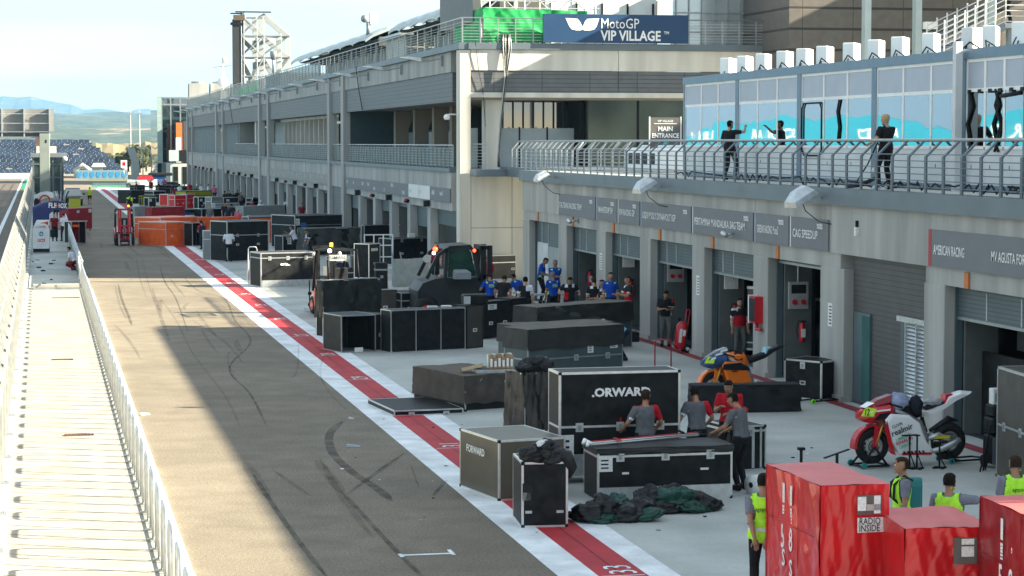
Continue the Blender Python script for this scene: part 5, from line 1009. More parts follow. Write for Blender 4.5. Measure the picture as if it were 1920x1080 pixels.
# ================================================================== forklifts
M_tail = pm('amber_lamp', (1, .35, .03), .4, 0, 0, 1, emit=1.0); M_redlamp = pm('red_lamp', (1, .09, .03), .4, 0, 0, 1, emit=1.0); M_wlamp = pm('work_lamp', (1, .95, .85), .4, 0, 0, 1, emit=1.5)
def forklift(c, rz, s, col, lb, front_mast=True, mast_col=None):
    t = thing('forklift', lb, 'forklift', c, rz); local(t); T = Matrix.Scale(s, 4); mc = mast_col or M_blk
    mb = MB(T); mb.loft([[(-w, y, .25), (w, y, .25), (w, y, z), (w*.8, y, z+.1), (-w*.8, y, z+.1), (-w, y, z)] for y, z, w in ((-.9, .7, .5), (-.5, .75, .55), (.6, .95, .55), (.95, .95, .55), (1.15, .8, .48))], col); mb.build('body', t)
    mb = MB(T); mb.loft([[(-w, y, .2), (w, y, .2), (w, y, z), (-w, y, z)] for y, z, w in ((.8, .9, .57), (1.2, .95, .56), (1.38, .7, .42))], col); mb.build('counterweight', t)
    mb = MB(T)
    for x in (-.5, .5): mb.path([(x, -.75, .75), (x*.94, -.45, 2.05), (x*.94, .75, 2.1), (x, .95, .95)], .035, M_blk, 6)
    for k in range(6): mb.box(-.47, -.4+k*.21, 2.06, .47, -.35+k*.21, 2.11, M_blk)
    mb.build('roof_guard', t)
    mb = MB(T)
    for x in (-.33, -.22, .22, .33): mb.box(x-.04, -1.15, .1, x+.04, -1.0, 2.15, mc)
    for z in (.35, 1.1, 2.05): mb.box(-.38, -1.17, z, .38, -1.0, z+.1, mc)
    mb.box(-.06, -1.1, .4, .06, -1.02, 1.5, M_steel); mb.build('mast', t)
    mb = MB(T); mb.box(-.52, -1.24, .22, .52, -1.18, .32, M_blk); mb.box(-.52, -1.24, .58, .52, -1.18, .68, M_blk)
    for k in range(7): mb.box(-.5+k*.16, -1.22, .3, -.47+k*.16, -1.19, 1.05, M_blk)
    mb.build('carriage', t)
    for x in (-.33, .33): mb = MB(T); mb.box(x-.05, -1.3, .06, x+.05, -1.245, .7, M_steel); mb.box(x-.05, -2.2, .06, x+.05, -1.3, .1, M_steel); mb.build('fork', t)
    for x in (-1, 1):
        mb = MB(T); mb.torus((x*.46, -.72, .3), (1, 0, 0), .2, .1, M_rub, 18, 8, 1.2); mb.disc((x*.46, -.72, .3), (1, 0, 0), .18, .2, col, 12); mb.build('wheel', t)
        mb = MB(T); mb.torus((x*.42, .85, .24), (1, 0, 0), .15, .09, M_rub, 18, 8, 1.2); mb.disc((x*.42, .85, .24), (1, 0, 0), .13, .18, col, 12); mb.build('wheel', t)
        mb = MB(T); mb.ball((x*.42, -.85, 1.9), .07, M_wlamp if False else M_label, 8, 6); mb.build('work_light', t)
    mb = MB(T); mb.rbox(-.25, .1, .95, .25, .55, 1.1, M_blk2, .04); mb.rbox(-.24, .5, 1.05, .24, .62, 1.55, M_blk2, .04); mb.build('seat', t)
    mb = MB(T); mb.torus((0, -.25, 1.25), (0, -.6, .8), .16, .018, M_blk2, 18, 6); mb.tube((0, -.35, 1.0), (0, -.25, 1.25), .02, M_blk2); mb.build('steering_wheel', t)
    mb = MB(T); mb.tube((.3, .6, 2.12), (.3, .6, 2.2), .06, M_blk); mb.tube((.3, .6, 2.2), (.3, .6, 2.32), .05, M_tail, 10); mb.build('beacon', t); return t
P = onZ(234, 461); k = 1.3*42/31.8/1.35
forklift((P.x, P.y+1.2, 0), 0, 1.02, M_red, 'red forklift seen head-on standing in the shaded lane', True, M_red)
P = onZ(660, 600); forklift((P.x-.3, P.y+2.2, 0), R_(190), 1.12, M_red, 'red forklift with driver and amber beacon behind the crinkled black covered case')
mb = MB(); P2 = (P.x-.3, P.y+.9); mb.box(P2[0]-.35, P2[1], 2.0, P2[0]+.25, P2[1]+.03, 2.2, M_label); mb.text('COMANSA', (P2[0]-.05, P2[1]-.01, 2.05), (1, 0, 0), (0, 0, 1), .13, M_steel, .02, 1, 'CENTER'); mb.ball((P2[0]-.35, P2[1]-.02, 2.35), .07, M_wlamp, 8, 6); tag(mb.build('number_plate'), 'white plate and work lamp hung at the back of the forklift roof', 'plate')
# big dark cabbed forklift
def bigfork():
    c = onZ(850, 612); s = 1.0; t = thing('cabbed_forklift', 'large dark forklift with closed green-glass cab, mast and red tail behind the blue-shirted crew', 'forklift', (c.x, c.y+1.5, 0), 0); x0 = c.x; y0 = c.y+1.5; T = Matrix.Translation((x0, y0, 0))
    def sx(px): return (onY(px, 520, y0).x-x0)
    def sz(py): return onY(850, py, y0).z
    M_dk = pm('dark_forklift', (.014, .018, .019), .45, 0, .2, 3)
    mb = MB(T); mb.prism([(sx(782), sz(545)), (sx(792), sz(530)), (sx(815), sz(522)), (sx(830), sz(520)), (sx(905), sz(520)), (sx(915), sz(600)), (sx(780), sz(600))], M_dk, (0, 0, 0), (1, 0, 0), (0, 0, 1), (0, 1.9, 0), .03); mb.build('body', t)
    mb = MB(T); pil = [(sx(800), sz(522)), (sx(822), sz(478)), (sx(840), sz(466)), (sx(880), sz(464)), (sx(888), sz(470)), (sx(903), sz(545))]
    for y in (.02, 1.8):
        for a, b in zip(pil[:-1], pil[1:]): mb.bar((a[0], y, a[1]), (b[0], y, b[1]), .12, .12, M_dk)
        mb.bar((sx(835), y, sz(522)), (sx(838), y, sz(468)), .12, .12, M_dk); mb.bar((sx(835), y, sz(524)), (sx(903), y, sz(524)), .12, .12, M_dk)
    mb.prism([(sx(836), sz(468)), (sx(842), sz(461)), (sx(882), sz(459)), (sx(888), sz(468))], M_dk, (0, -.05, 0), (1, 0, 0), (0, 0, 1), (0, 1.95, 0)); mb.build('cab_frame', t)
    mb = MB(T); mb.prism([(sx(840), sz(520)), (sx(843), sz(470)), (sx(879), sz(467)), (sx(884), sz(474)), (sx(893), sz(518))], pm('green_glass', (.012, .05, .035), .05, .2, .5, 1.5, coat=1), (0, .05, 0), (1, 0, 0), (0, 0, 1), (0, .02, 0)); mb.build('window', t)
    mb = MB(T)
    for px in (905, 918): mb.box(sx(px), .3, .1, sx(px)+.16, .5, sz(462), M_dk); mb.box(sx(px), 1.4, .1, sx(px)+.16, 1.6, sz(462), M_dk)
    for py in (466, 520, 560): mb.box(sx(905), .3, sz(py)-.06, sx(921), 1.6, sz(py)+.06, M_dk)
    mb.path([(sx(903), .2, sz(465)), (sx(899), .2, sz(500)), (sx(905), .2, sz(530))], .04, M_blk2, 5); mb.build('mast', t)
    mb = MB(T); mb.prism([(sx(905), sz(585)), (sx(905), sz(515)), (sx(925), sz(493)), (sx(948), sz(497)), (sx(953), sz(505)), (sx(952), sz(520)), (sx(925), sz(523)), (sx(915), sz(590))], M_red, (0, 2.2, 0), (1, 0, 0), (0, 0, 1), (0, 1.2, 0), .08); mb.build('red_hood', t)
    for px in (798, 895): mb = MB(T); mb.torus((sx(px), -.02, .45), (0, 1, 0), .3, .16, M_rub, 20, 8); mb.disc((sx(px), -.02, .45), (0, 1, 0), .28, .2, M_red, 14); mb.build('wheel', t)
    mb = MB(T); mb.loft([[(sx(848), -.5, z), (sx(878), -.5, z), (sx(878), -.06, z), (sx(848), -.06, z)] for z in (sz(522), sz(510))]+[[(sx(850), -.4, sz(505)), (sx(872), -.4, sz(505)), (sx(872), -.06, sz(505)), (sx(850), -.06, sz(505))]], pm('grey_plastic', (.2, .22, .24), .5)); mb.build('step_box', t)
    mb = MB(T); mb.ball((sx(816), -.05, sz(467)), .09, M_redlamp, 8, 6); mb.ball((sx(889), -.05, sz(470)), .06, M_redlamp, 8, 6); mb.ball((sx(813), -.05, sz(474)), .06, M_wlamp, 8, 6); mb.build('tail_lamp', t)
    mb = MB(T); mb.path([(sx(803), -.05, sz(492)), (sx(796), -.15, sz(488))], .02, M_blk2); mb.disc((sx(799), -.2, sz(484)), (.4, 1, 0), .14, .04, M_steel, 12); mb.build('mirror', t)
bigfork()
# ================================================================== flight cases
def crate(A, B, yt, bk=None, lb='', depth=None, z0=0.0, name='flight_case', cat='flight case', pan=None, edge=None, lid=None, lat=0, cast=False, cover=None, cfr=.3, opn=False, divs=0, tags=(), plates=(), txt=None, base=None, grp=None, H=None, hnd=0, cdepth=.02, inner=None, topm=None, sideclean=False, e=None):
    """A,B: pixels of the two bottom corners of the front face (on height z0); yt: pixel row of the top edge above A;
    bk: pixel of the back corner on the top plane next to A. Local frame: x along AB, y away, z up."""
    a = onZ(*A, z0); b = onZ(*B, z0); ux = (b-a); w = ux.length; rz = math.atan2(ux.y, ux.x)
    if H is None:
        t_ = ray(A[0], yt); k = math.hypot(a.x, a.y)/math.hypot(t_.x, t_.y); H = CH+t_.z*k-z0
    if depth is None:
        depth = min(2.6, a.y*(A[0]-bk[0])/max(60, bk[0]-75))
    if not (lat or cover or opn or divs) and a.y > 45 and w > .5 and H > .5: hnd = hnd or (2 if w > 1 else 1); lid = lid or (.3 if a.y > 60 and w > 1 else None)
    D = max(.05, depth); pan = pan or M_blk; edge = edge or M_alu
    t = thing(name, lb, cat, (a.x, a.y, z0), rz, grp); local(t); s = e or max(.018, min(.03, .018*H+.012))
    zb = 0.0
    if cast:
        zb = .13
        for x in (.12, w-.12):
            for y in (.1, D-.1): mb = MB(); mb.box(x-.03, y-.03, .06, x+.03, y+.03, zb, M_steel); mb.disc((x, y, .055), (1, 0, 0), .055, .035, M_rub, 10); mb.build('caster', t)
    mb = MB(); th = .012
    if opn:
        mb.box(th, D-th-.01, zb+.01, w-th, D-th, H-.01, inner or M_blk2); mb.box(.003, .01, zb+.01, th, D-th, H-.01, pan); mb.box(w-th, .01, zb+.01, w-.003, D-th, H-.01, pan)
        mb.box(th, .01, H-.02, w-th, D-th-.011, H-.008, pan); mb.box(th, .01, zb+.008, w-th, D-th-.011, zb+.03, pm('case_floor', (.24, .26, .26), .5))
    else: mb.box(.004, .004, zb+.004, w-.004, D-.004, H-.004, pan)
    mb.build('shell', t)
    mb = MB()
    for x in (0, w-s):
        for y in (0, D-s): mb.box(x, y, zb, x+s, y+s, H, edge)
    for z in (zb, H-s):
        for y in (0, D-s): mb.box(s, y, z, w-s, y+s, z+s, edge)
        for x in (0, w-s): mb.box(x, s, z, x+s, D-s, z+s, edge)
    if lid: 
        for dy in (-.002,): mb.box(s, dy, H*(1-lid)-.02, w-s, .006, H*(1-lid)+.02, edge)
        mb.box(-.002, s, H*(1-lid)-.02, .006, D-s, H*(1-lid)+.02, edge); mb.box(w-.006, s, H*(1-lid)-.02, w+.002, D-s, H*(1-lid)+.02, edge)
    for k in range(1, divs): mb.box(w*k/divs-.012, -.002, zb+s, w*k/divs+.012, .006, H-s, edge)
    mb.build('edge_trim', t)
    if edge is M_alu and H > .5 and a.y < 140:
        mb = MB()
        for x in (-.004, w-.05):
            for z in (zb-.002, H-.048):
                mb.box(x, -.006, z, x+.054, .04, z+.052, M_blk if a.y < 60 else M_galv)
        mb.build('corner_cap', t)
    zl = H*(1-lid) if lid else H-.12
    for k in range(lat):
        x = w*(k+.5)/lat; mb = MB(); mb.box(x-.07, -.016, zl-.09, x+.07, -.003, zl+.07, M_galv); mb.box(x-.03, -.024, zl-.06, x+.03, -.0165, zl+.03, M_steel); mb.build('latch', t)
    for k in range(hnd):
        x = w*(k+.5)/hnd; z = H*.42; mb = MB(); mb.box(x-.085, -.008, z-.05, x+.085, -.003, z+.05, M_label if a.y > 60 else M_galv); mb.box(x-.05, -.012, z-.02, x+.05, -.0081, z+.02, M_blk); mb.build('handle', t)
    for (u0, v0, u1, v1, m) in plates:
        mb = MB(); mb.box(u0*w, -.012, v0*H, u1*w, -.004, v1*H, m); mb.build('plate', t)
    for (u0, v0, u1, v1) in tags:
        mb = MB(); mb.box(u0*w, -.0095, v0*H, u1*w, -.0045, v1*H, M_label)
        for k in range(3): zz = v0*H+(v1-v0)*H*(.2+.25*k); mb.box(u0*w+.15*(u1-u0)*w, -.0125, zz, u0*w+.7*(u1-u0)*w, -.0096, zz+.1*(v1-v0)*H, M_blk2)
        mb.build('paper_label', t)
    if base: mb = MB(); mb.box(.03, -.008, zb+.03, w-.03, -.001, zb+base*H, M_galv if base > 0 else pan); mb.build('kick_plate', t)
    if txt:
        for (tx, u, v, h, m, sx, bold) in txt: mb = MB(); mb.text(tx, (u*w, -.014, v*H), (1, 0, 0), (0, 0, 1), h, m, bold, sx); mb.build('lettering', t)
    if cover:
        mb = MB(); q = .02; zc = H*(1-cfr); n = 80 if a.y < 40 else 34
        def Pf(u, v): return (-q+(w+2*q)*u, -q, zc+(H+.012-zc)*v+(1-v)*.02*math.sin(u*17+A[0]))
        cloth(mb, Pf, n, 50 if a.y < 40 else 14, cdepth, cover, int(A[0]))
        cloth(mb, lambda u, v: (-q, D+q-(D+2*q)*u, zc+(H+.012-zc)*v), 12, 8, cdepth*.6, cover, 3, (-1, 0, 0)); cloth(mb, lambda u, v: (w+q, -q+(D+2*q)*u, zc+(H+.012-zc)*v), *((60, 50) if a.y < 40 else (12, 8)), cdepth*.8, cover, 4, (1, 0, 0))
        cloth(mb, lambda u, v: (-q+(w+2*q)*u, -q+(D+2*q)*v, H+.014), 20, 8, .007, topm or cover, 5, (0, 0, 1)); mb.build('fabric_cover', t)
    t['w'] = w; t['H'] = H; t['D'] = D
    return t
M_cov = pm('black_cover', (.028, .028, .027), .55, 0, .3, 3, .25, 9); M_covt = pm('dusty_cover', (.13, .115, .095), .8, 0, .2, 3)
M_grey = pm('grey_panel', (.22, .24, .24), .5, 0, .1, 2); M_greyc = pm('grey_cloth', (.26, .29, .29), .7, 0, .12, 3); M_rubred = pm('dark_red_sheet', (.25, .012, .02), .45, 0, .2, 3, .2, 6)
M_redc = pm('red_tarp', (.55, .012, .016), .28, 0, .14, 2, .25, 4, coat=.3); M_redglare = pm('red_tarp_top_glare', (.62, .11, .10), .4, 0, .1, 2, .15, 5)  # second red is paler: glare on the crate tops put into the colour
M_yel = pm('olive_yellow', (.30, .30, .02), .5); M_teal = pm('slate_panel', (.06, .085, .09), .45)
# --- front group
crate((862, 912), (935, 940), 803, None, depth=1.25, lb= 'grey-brown sided black case with white word, standing across the white line', txt=[('FORWARD', .2, .66, .13, M_white, .95, .03)], pan=pm('bronze_panel', (.085, .075, .055), .35), e=.035, tags=())
crate((978, 990), (1065, 988), 867, None, depth=1.05, lb= 'small upright black case under the crumpled black sheet, nearest the lane', e=.035, plates=[(.08, .22, .22, .26, M_galv), (.75, .22, .9, .26, M_galv), (.02, .42, .24, .68, M_blk2), (.03, .42, .2, .54, M_galv)])
crate((1048, 908), (1275, 900), 699, None, depth=.8, lb= 'very large black trunk with big white broken lettering on its front', txt=[('.ORWARD', .265, .78, .15, M_white, 1.12, .06)], lid=.49, lat=3, cast=True, e=.04, plates=[(.12, .50, .2, .515, M_label), (.5, .55, .51, .585, M_redc)], tags=[(.0, .22, .12, .44)], base=.2)
T4 = crate((1120, 943), (1373, 934), 843, None, depth=.95, lb= 'long black trunk with padded lid and wide aluminium kick plate, poles lying on it', lid=.14, lat=3, cast=False, e=.035, base=.28, plates=[(.18, .52, .23, .56, M_label), (.76, .56, .82, .6, M_label)], tags=[(.01, .58, .11, .86)], cover=M_cov, cfr=.1, cdepth=.006)
crate((1376, 884), (1436, 880), 800, None, 'tall black case with doubled aluminium edge behind the man in grey', depth=1.1, lid=.12, lat=1, plates=[(.55, .05, .63, .95, M_alu), (.8, .05, .86, .95, M_alu)])
crate((739, 781), (869, 776), 770, (708, 752), 'flat black case lid lying across the red strip', lat=2, e=.028, plates=())
crate((872, 772), (976, 765), 706, (833, 690), 'low broad case under a brown-black fabric cover with open grey trays on top', cover=pm('brown_cover', (.06, .05, .042), .7, 0, .25, 3, .3, 8), cfr=.78, topm=pm('brown_cover_top', (.10, .08, .06), .8), lat=2, cdepth=.02)
crate((983, 812), (1026, 808), 700, (970, 690), 'narrow upright case wrapped in glossy black sheet, beside the big lettered trunk', cover=pm('glossy_sheet', (.05, .045, .04), .25, 0, .4, 2, .5, 5), cfr=.98, cdepth=.05)
crate((990, 710), (1168, 697), 619, None, depth=1.1, lb='long trunk under a dusty black cover with three big latches, behind the lettered trunk', cover=M_cov, topm=M_covt, cfr=.42, lid=.62, lat=3, pan=M_teal, tags=[(.62, .45, .68, .62), (.86, .52, .94, .66)], edge=M_steel)
crate((966, 690), (1150, 680), 612, None, depth=1.0, lb='long trunk under a dusty cover, directly behind the three-latch one', cover=M_cov, topm=M_covt, cfr=.42, pan=M_teal, edge=M_steel)
crate((1007, 665), (1185, 650), 577, None, depth=1.0, lb='farthest of the three long covered trunks, with slate end showing at its right', cover=M_cov, topm=M_covt, cfr=.40, cdepth=.035, pan=M_teal, edge=M_steel)
crate((640, 662), (705, 659), 592, (628, 587), 'open fronted black case with empty interior and ramp, beside the strip', opn=True, edge=M_steel, plates=[(.38, .01, .62, .13, M_label)])
crate((700, 657), (728, 654), 590, (690, 584), 'slanting slim black case between the open case and the three-panel case', edge=M_steel, tags=[(.5, .05, .8, .1)], e=.012)
crate((733, 662), (873, 655), 582, (726, 576), 'wide low black case with three panels divided by thin metal strips', divs=3, e=.026)
crate((875, 654), (906, 651), 573, None, 'plain grey-brown case end right of the three-panel case', depth=.6, pan=pm('dull_brown', (.055, .05, .043), .6), edge=M_blk)
crate((907, 637), (960, 632), 566, (900, 560), 'square black case with white label between the crew in blue shirts', tags=[(.15, .78, .45, .92)], edge=M_blk, plates=[(0, 0, 1, .02, M_galv)])
t = crate((961, 632), (988, 629), 560, None, 'black case with a round white ring emblem beside the crew', depth=.7, edge=M_blk)
mb = MB(); mb.torus((t['w']*.45, -.012, t['H']*.62), (0, 1, 0), .13, .012, M_label, 20, 5); mb.text('sp', (t['w']*.28, -.02, t['H']*.57), (1, 0, 0), (0, 0, 1), .12, M_label, .02, .9); mb.build('emblem', t)
crate((752, 600), (818, 598), 549, (739, 537), 'cube shaped black case with worn top and white tags, behind the three-panel case', tags=[(.3, .4, .5, .7), (.75, .5, .93, .62)], lat=0, topm=M_brn)
crate((700, 600), (745, 598), 545, None, 'brown-black low case left of the cube shaped case', depth=.8, pan=M_brn, edge=M_blk)
crate((606, 632), (712, 625), 527, (603, 521), 'tall case in crinkled black plastic cover in front of the red forklift', cover=pm('crinkled_plastic', (.022, .024, .024), .18, 0, .3, 2, .6, 3), cfr=.66, cdepth=.05, base=.16, tags=[(.04, .24, .14, .31), (.82, .78, .92, .86)])
crate((489, 539), (591, 536), 474, (483, 468), 'silver edged black trunk with three latches and white scribble, behind the stepladder', lid=.16, lat=3, e=.05, base=.2, txt=[('esta..', .36, .62, .14, M_white, 1.1, .05)])
crate((426, 491), (504, 488), 415, (421, 411), 'tall two-part black trunk with metal seam beside the man in white shirt', lid=.35, lat=2, hnd=2, e=.045)
crate((396, 488), (427, 485), 432, None, 'grey case with dark letters and orange writing, half behind the man in white', depth=.5, pan=M_grey, txt=[('FR', .45, .42, .2, M_blk2, 1, .03), ('FRANCO', .05, .82, .18, M_orange, .7, .02)], e=.04)
# --- orange and red group
O = M_orange
crate((311, 462), (358, 460), 417, (303, 412), 'nearest orange sheeted case, open side at its right', name='sheeted_case', pan=O, e=.045)
crate((361, 462), (384, 461), 418, None, 'tall dark gap-like open case between two orange ones', depth=.8, opn=True)
crate((301, 450), (372, 447), 408, (297, 405), 'orange sheeted case behind the nearest orange one, with white dots', name='sheeted_case', pan=O, e=.05)
crate((329, 444), (394, 442), 409, None, 'long orange topped case behind the crew in navy and red', name='sheeted_case', depth=.9, pan=O, cover=O, cfr=.4, cdepth=.02)
crate((404, 442), (468, 440), 408, None, 'orange topped case right of the crew, with white writing', name='sheeted_case', depth=.9, pan=O, cover=O, cfr=.4, txt=[('KTM', .6, .8, .2, M_white, 1, .02)])
crate((505, 456), (524, 455), 414, None, 'orange covered case behind the tall two-part black trunk', name='sheeted_case', depth=.9, pan=O, e=.05)
crate((466, 446), (525, 444), 406, (464, 403), 'open silver edged case with orange lining and dark lower half', pan=M_teal, plates=[(.05, .8, .95, .9, O)], e=.05)
crate((268, 445), (299, 443), 424, (267, 422), 'low black case lying at the outer edge of the strip', e=.03)
crate((253, 423), (281, 421), 388, None, 'pale grey cloth-fronted case beside the red forklift', depth=.6, pan=M_greyc, cover=M_greyc, cfr=.9, cdepth=.02)
crate((285, 424), (346, 422), 389, (284, 387), 'wide dark red sheeted case beside the pale grey one', name='sheeted_case', pan=M_rubred, cover=M_rubred, cfr=.9, cdepth=.02)
crate((320, 421), (371, 419), 393, (319, 391), 'black case holding blue and white items on top, before the dark red one', pan=M_blk, plates=[(.35, .5, .95, .6, M_white), (.45, .62, .7, .8, M_blue)], e=.04)
crate((378, 420), (454, 418), 391, (376, 389), 'long open black case with silver rim, middle of the far group', opn=True, e=.05)
crate((457, 420), (533, 417), 387, (455, 384), 'long trunk under pale grey cloth in front of the far doors', depth=None, pan=M_greyc, cover=M_greyc, cfr=.8, cdepth=.015)
crate((470, 425), (512, 424), 404, None, 'low silver rimmed tray case with orange cloth on it', depth=.6, pan=M_blk, e=.05)
for (x0, x1, yb, yt, lb) in [(315, 327, 392, 364, 'first slim red trunk from the left in the far red row'), (328, 349, 393, 366, 'square red trunk in the middle of the far red row'), (350, 366, 392, 364, 'red trunk at the right end of the far red row')]:
    crate((x0, yb), (x1, yb-.5), yt, None, lb, depth=1.0, pan=M_redc, e=.06, name='red_flight_case', cat='trunk', grp='red trunks in the far row')
crate((350, 388), (398, 386.5), 358, (348, 355.5), 'olive yellow fronted case with dark rim in the far group', pan=M_yel, edge=M_blk, e=.07)
crate((372, 398), (387, 397.5), 369, None, 'upright black case with white stickers beside the red trunks', depth=.6, tags=[(.2, .7, .5, .85), (.6, .5, .85, .65)], e=.05)
crate((419, 396), (473, 395), 370, (417, 368), 'long black case with silver rim right of the olive yellow one', lid=.5, tags=[(.1, .7, .2, .85)], e=.05)
crate((397, 398), (417, 397), 369, None, 'grey and red banded case beside the long black one', depth=.7, pan=M_grey, plates=[(.1, .25, .9, .5, M_rubred)], e=.04)
crate((403, 404), (449, 403), 381, None, 'grey panel case in front of the long black one in the far group', depth=.5, pan=M_grey, e=.05)
crate((474, 398), (491, 397), 371, None, 'small dark trunk behind the seated pair in dark red', depth=.7, e=.04)
crate((279, 402), (293, 401.5), 370, None, 'upright black case with silver rim left of the red trunks', depth=.6, tags=[(.1, .75, .4, .9)], e=.06)
crate((266, 386), (292, 385.5), 367, None, 'olive yellow trimmed low case far left', depth=.6, edge=M_yel, e=.06)
crate((246, 382), (271, 381.5), 357, (243, 355), 'black case at the far left of the apron behind the hi-vis marshal', edge=M_blk)
crate((288, 380), (311, 379.5), 358, (286, 356), 'black case with grey rim, second row from the back', e=.06)
crate((385, 366), (415, 365.5), 350, None, 'navy dark case near the far doors', depth=.8, edge=M_blk, pan=pm('navy_case', (.02, .03, .05), .5))
crate((296, 366), (338, 365.5), 347, None, 'grey rimmed dark case in the farthest row', depth=.8, edge=M_steel, e=.06)
crate((340, 370), (378, 369.5), 349, None, 'low black case under grey cloth in the farthest row', depth=.8, cover=M_greyc, cfr=.3)
crate((252, 362), (272, 361.5), 347, None, 'dark case beside the farthest car at the back', depth=.8, edge=M_steel)
crate((305, 356), (335, 355.7), 341, None, 'very small dark case at the far end beside the doors', depth=.8, edge=M_steel)
crate((300, 402), (313, 401.7), 385, None, 'small yellow tray case in front of the red trunks', depth=.6, pan=M_yel, e=.06)
# --- middle right group
crate((553, 466), (642, 463), 404, (541, 401), 'long black trunk with grey metal top edge before the garage pillars', e=.045, tags=[(.02, .72, .1, .9)], plates=[(.13, .6, .24, .78, pm('blue_sticker', (.03, .1, .3), .5))])
t = crate((529, 462), (551, 461), 405, None, 'upright open silver case showing a blue and white panel', depth=.8, pan=M_blk2, opn=True, e=.05, plates=[(.48, .2, .95, .9, pm('sky_panel', (.3, .55, .65), .5)), (.5, .7, .6, .8, M_blue)])
crate((530, 478), (566, 477), 442, (526, 439), 'black case with latches in front of the two men bending', lat=2, e=.045, tags=[(.25, .55, .45, .9)])
crate((577, 480), (674, 477), 429, (572, 425), 'big trunk under a dark sagging tarpaulin behind the red forklift', cover=pm('dark_tarp', (.055, .06, .055), .5, 0, .2, 3, .4, 3), cfr=.92, cdepth=.07, e=.035)
crate((683, 474), (770, 472), 422, (681, 419), 'wide open shelf case holding two grey plastic boxes at its right', opn=True, e=.035, divs=0, plates=[(.58, 0, .61, 1, M_alu), (.63, .35, .8, .72, pm('grey_bin', (.22, .26, .29), .5)), (.82, .35, .97, .72, MATS['grey_bin'])])
crate((735, 497), (809, 494), 447, (728, 442), 'silver rimmed black trunk with two latches left of the big dark forklift', lat=2, hnd=2, e=.045)
crate((692, 522), (713, 520), 457, (687, 453), 'narrow tall black case with white tags behind the crinkled case', tags=[(.2, .78, .5, .86), (.55, .78, .75, .86)], e=.035)
crate((740, 540), (802, 537), 487, (739, 481), 'trunk covered in pale grey sheet beside the dark forklift', cover=M_greyc, pan=M_greyc, cfr=.95, cdepth=.02)
t = thing('rack_frame', 'white metal rack frame with square openings behind the narrow tall case', 'rack', onZ(686, 510)); P = onZ(686, 510); mb = MB(); k = 3.1/ (243/CH) ; w = (onZ(740, 510)-P).length
for i in range(4): mb.box(P.x+w*i/3, P.y+.6, .1, P.x+w*i/3+.05, P.y+.65, 1.75, M_white)
for z in (.12, .65, 1.2, 1.7): mb.box(P.x, P.y+.61, z, P.x+w, P.y+.66, z+.05, M_white)
for x in (.1, .5): mb.path([(P.x+w+x, P.y+.3, .0), (P.x+w*.9+x, P.y+.6, .9)], .03, M_steel)
mb.build('frame', t)
crate((900, 525), (982, 522), 480, None, 'plain brown-grey case side behind the red tail of the dark forklift', depth=1.0, pan=M_brn, e=.02)
crate((905, 482), (972, 480), 452, (903, 449), 'black case edge with big latch in front of the orange-red mechanic', lat=1, e=.04)
# --- inside and right edge
crate((1470, 745), (1540, 752), 672, None, 'silver edged black case with corner plates in the open garage doorway', depth=.9, lat=1, hnd=1, e=.04)
t = crate((1867, 893), (1960, 935), 686, None, 'tall grey-brown case with silver edges and mid seam cut by the right edge', depth=.8, lid=.52, lat=3, pan=M_brn, e=.045)
crate((1300, 775), (1498, 772), 724, None, depth=.5, lb='long bench case draped in black cloth carrying the orange motorcycle', cover=pm('drape', (.016, .017, .019), .85, 0, .3, 3), cfr=.97, cdepth=.03, edge=M_blk)
# --- red foreground crates
def sten(t, face='A'):
    w, H, D = t['w'], t['H'], t['D']; mb = MB()
    for x in (.0, .62): mb.box(w*x-.02, -.03, H*.03, w*x-.008, -.026, H*.99, M_rubred)
    mb.box(0, -.032, H*.66, w, -.028, H*.665, M_rubred); mb.build('seam', t); mb = MB()
    for i, x in enumerate((w*.33, w*.47)):
        mb.box(x, -.035, H*.80, x+.07, -.032, H*.93, M_label)
        for k in range(5): z = H*(.775-k*.022); mb.box(x, -.035, z-.012-.012*(4-k)/4, x+.07, -.032, z+.012, M_label)
    for i, c in enumerate('58'):
        mb.text(c, (w*(.31+.15*i), -.036, H*.5), (1, 0, 0), (0, 0, 1), .3, M_label, .03, .62)
    mb.text('S', (w*.33, -.036, H*.38), (1, 0, 0), (0, 0, 1), .22, M_label, .03, .8); mb.text('S', (w*.47, -.036, H*.33), (1, 0, 0), (0, 0, 1), .22, M_label, .03, .8); mb.build('stencil', t)
R1 = crate((1439, 1145), (1538, 1204), 872, None, depth=.85, lb='tall glossy red tarpaulin crate with white stripes and a RADIO INSIDE card', name='red_crate', cat='crate', pan=M_redc, edge=M_redc, cover=M_redc, topm=M_redglare, cfr=.97, cdepth=.014)
sten(R1)
def sidecard(t, y0, y1, z0, z1, m, name='paper_card', txt=()):
    w = t['w']; D = t['D']; mb = MB(); X = w+.045
    mb.box(X, D*y0, z0, X+.004, D*y1, z1, m); o = mb.build(name, t); 
    if txt:
        mb = MB()
        for s, yy, zz_, h, sx in txt: mb.text(s, (X+.007, D*yy, zz_), (0, 1, 0), (0, 0, 1), h, M_blk2, .012, sx)
        mb.build('lettering', o)
H1 = R1['H']; M_win = pm('clear_pocket', (.12, .11, .10), .2)
sidecard(R1, .52, .9, H1*.815, H1*.94, M_win, 'pocket'); sidecard(R1, .53, .93, H1*.70, H1*.795, M_label, 'paper_card', [('RADIO', .55, H1*.752, .085, .78), ('INSIDE', .55, H1*.706, .085, .78)])
w = R1['w']; D = R1['D']; mb = MB(); mb.box(w+.0495, D*.53, H1*.84, w+.0525, D*.66, H1*.93, M_label); mb.box(w+.0495, D*.78, H1*.82, w+.0525, D*.88, H1*.935, M_label); mb.box(w+.0495, D*.67, H1*.84, w+.0525, D*.88, H1*.88, M_galv); mb.build('paper_slip', R1)
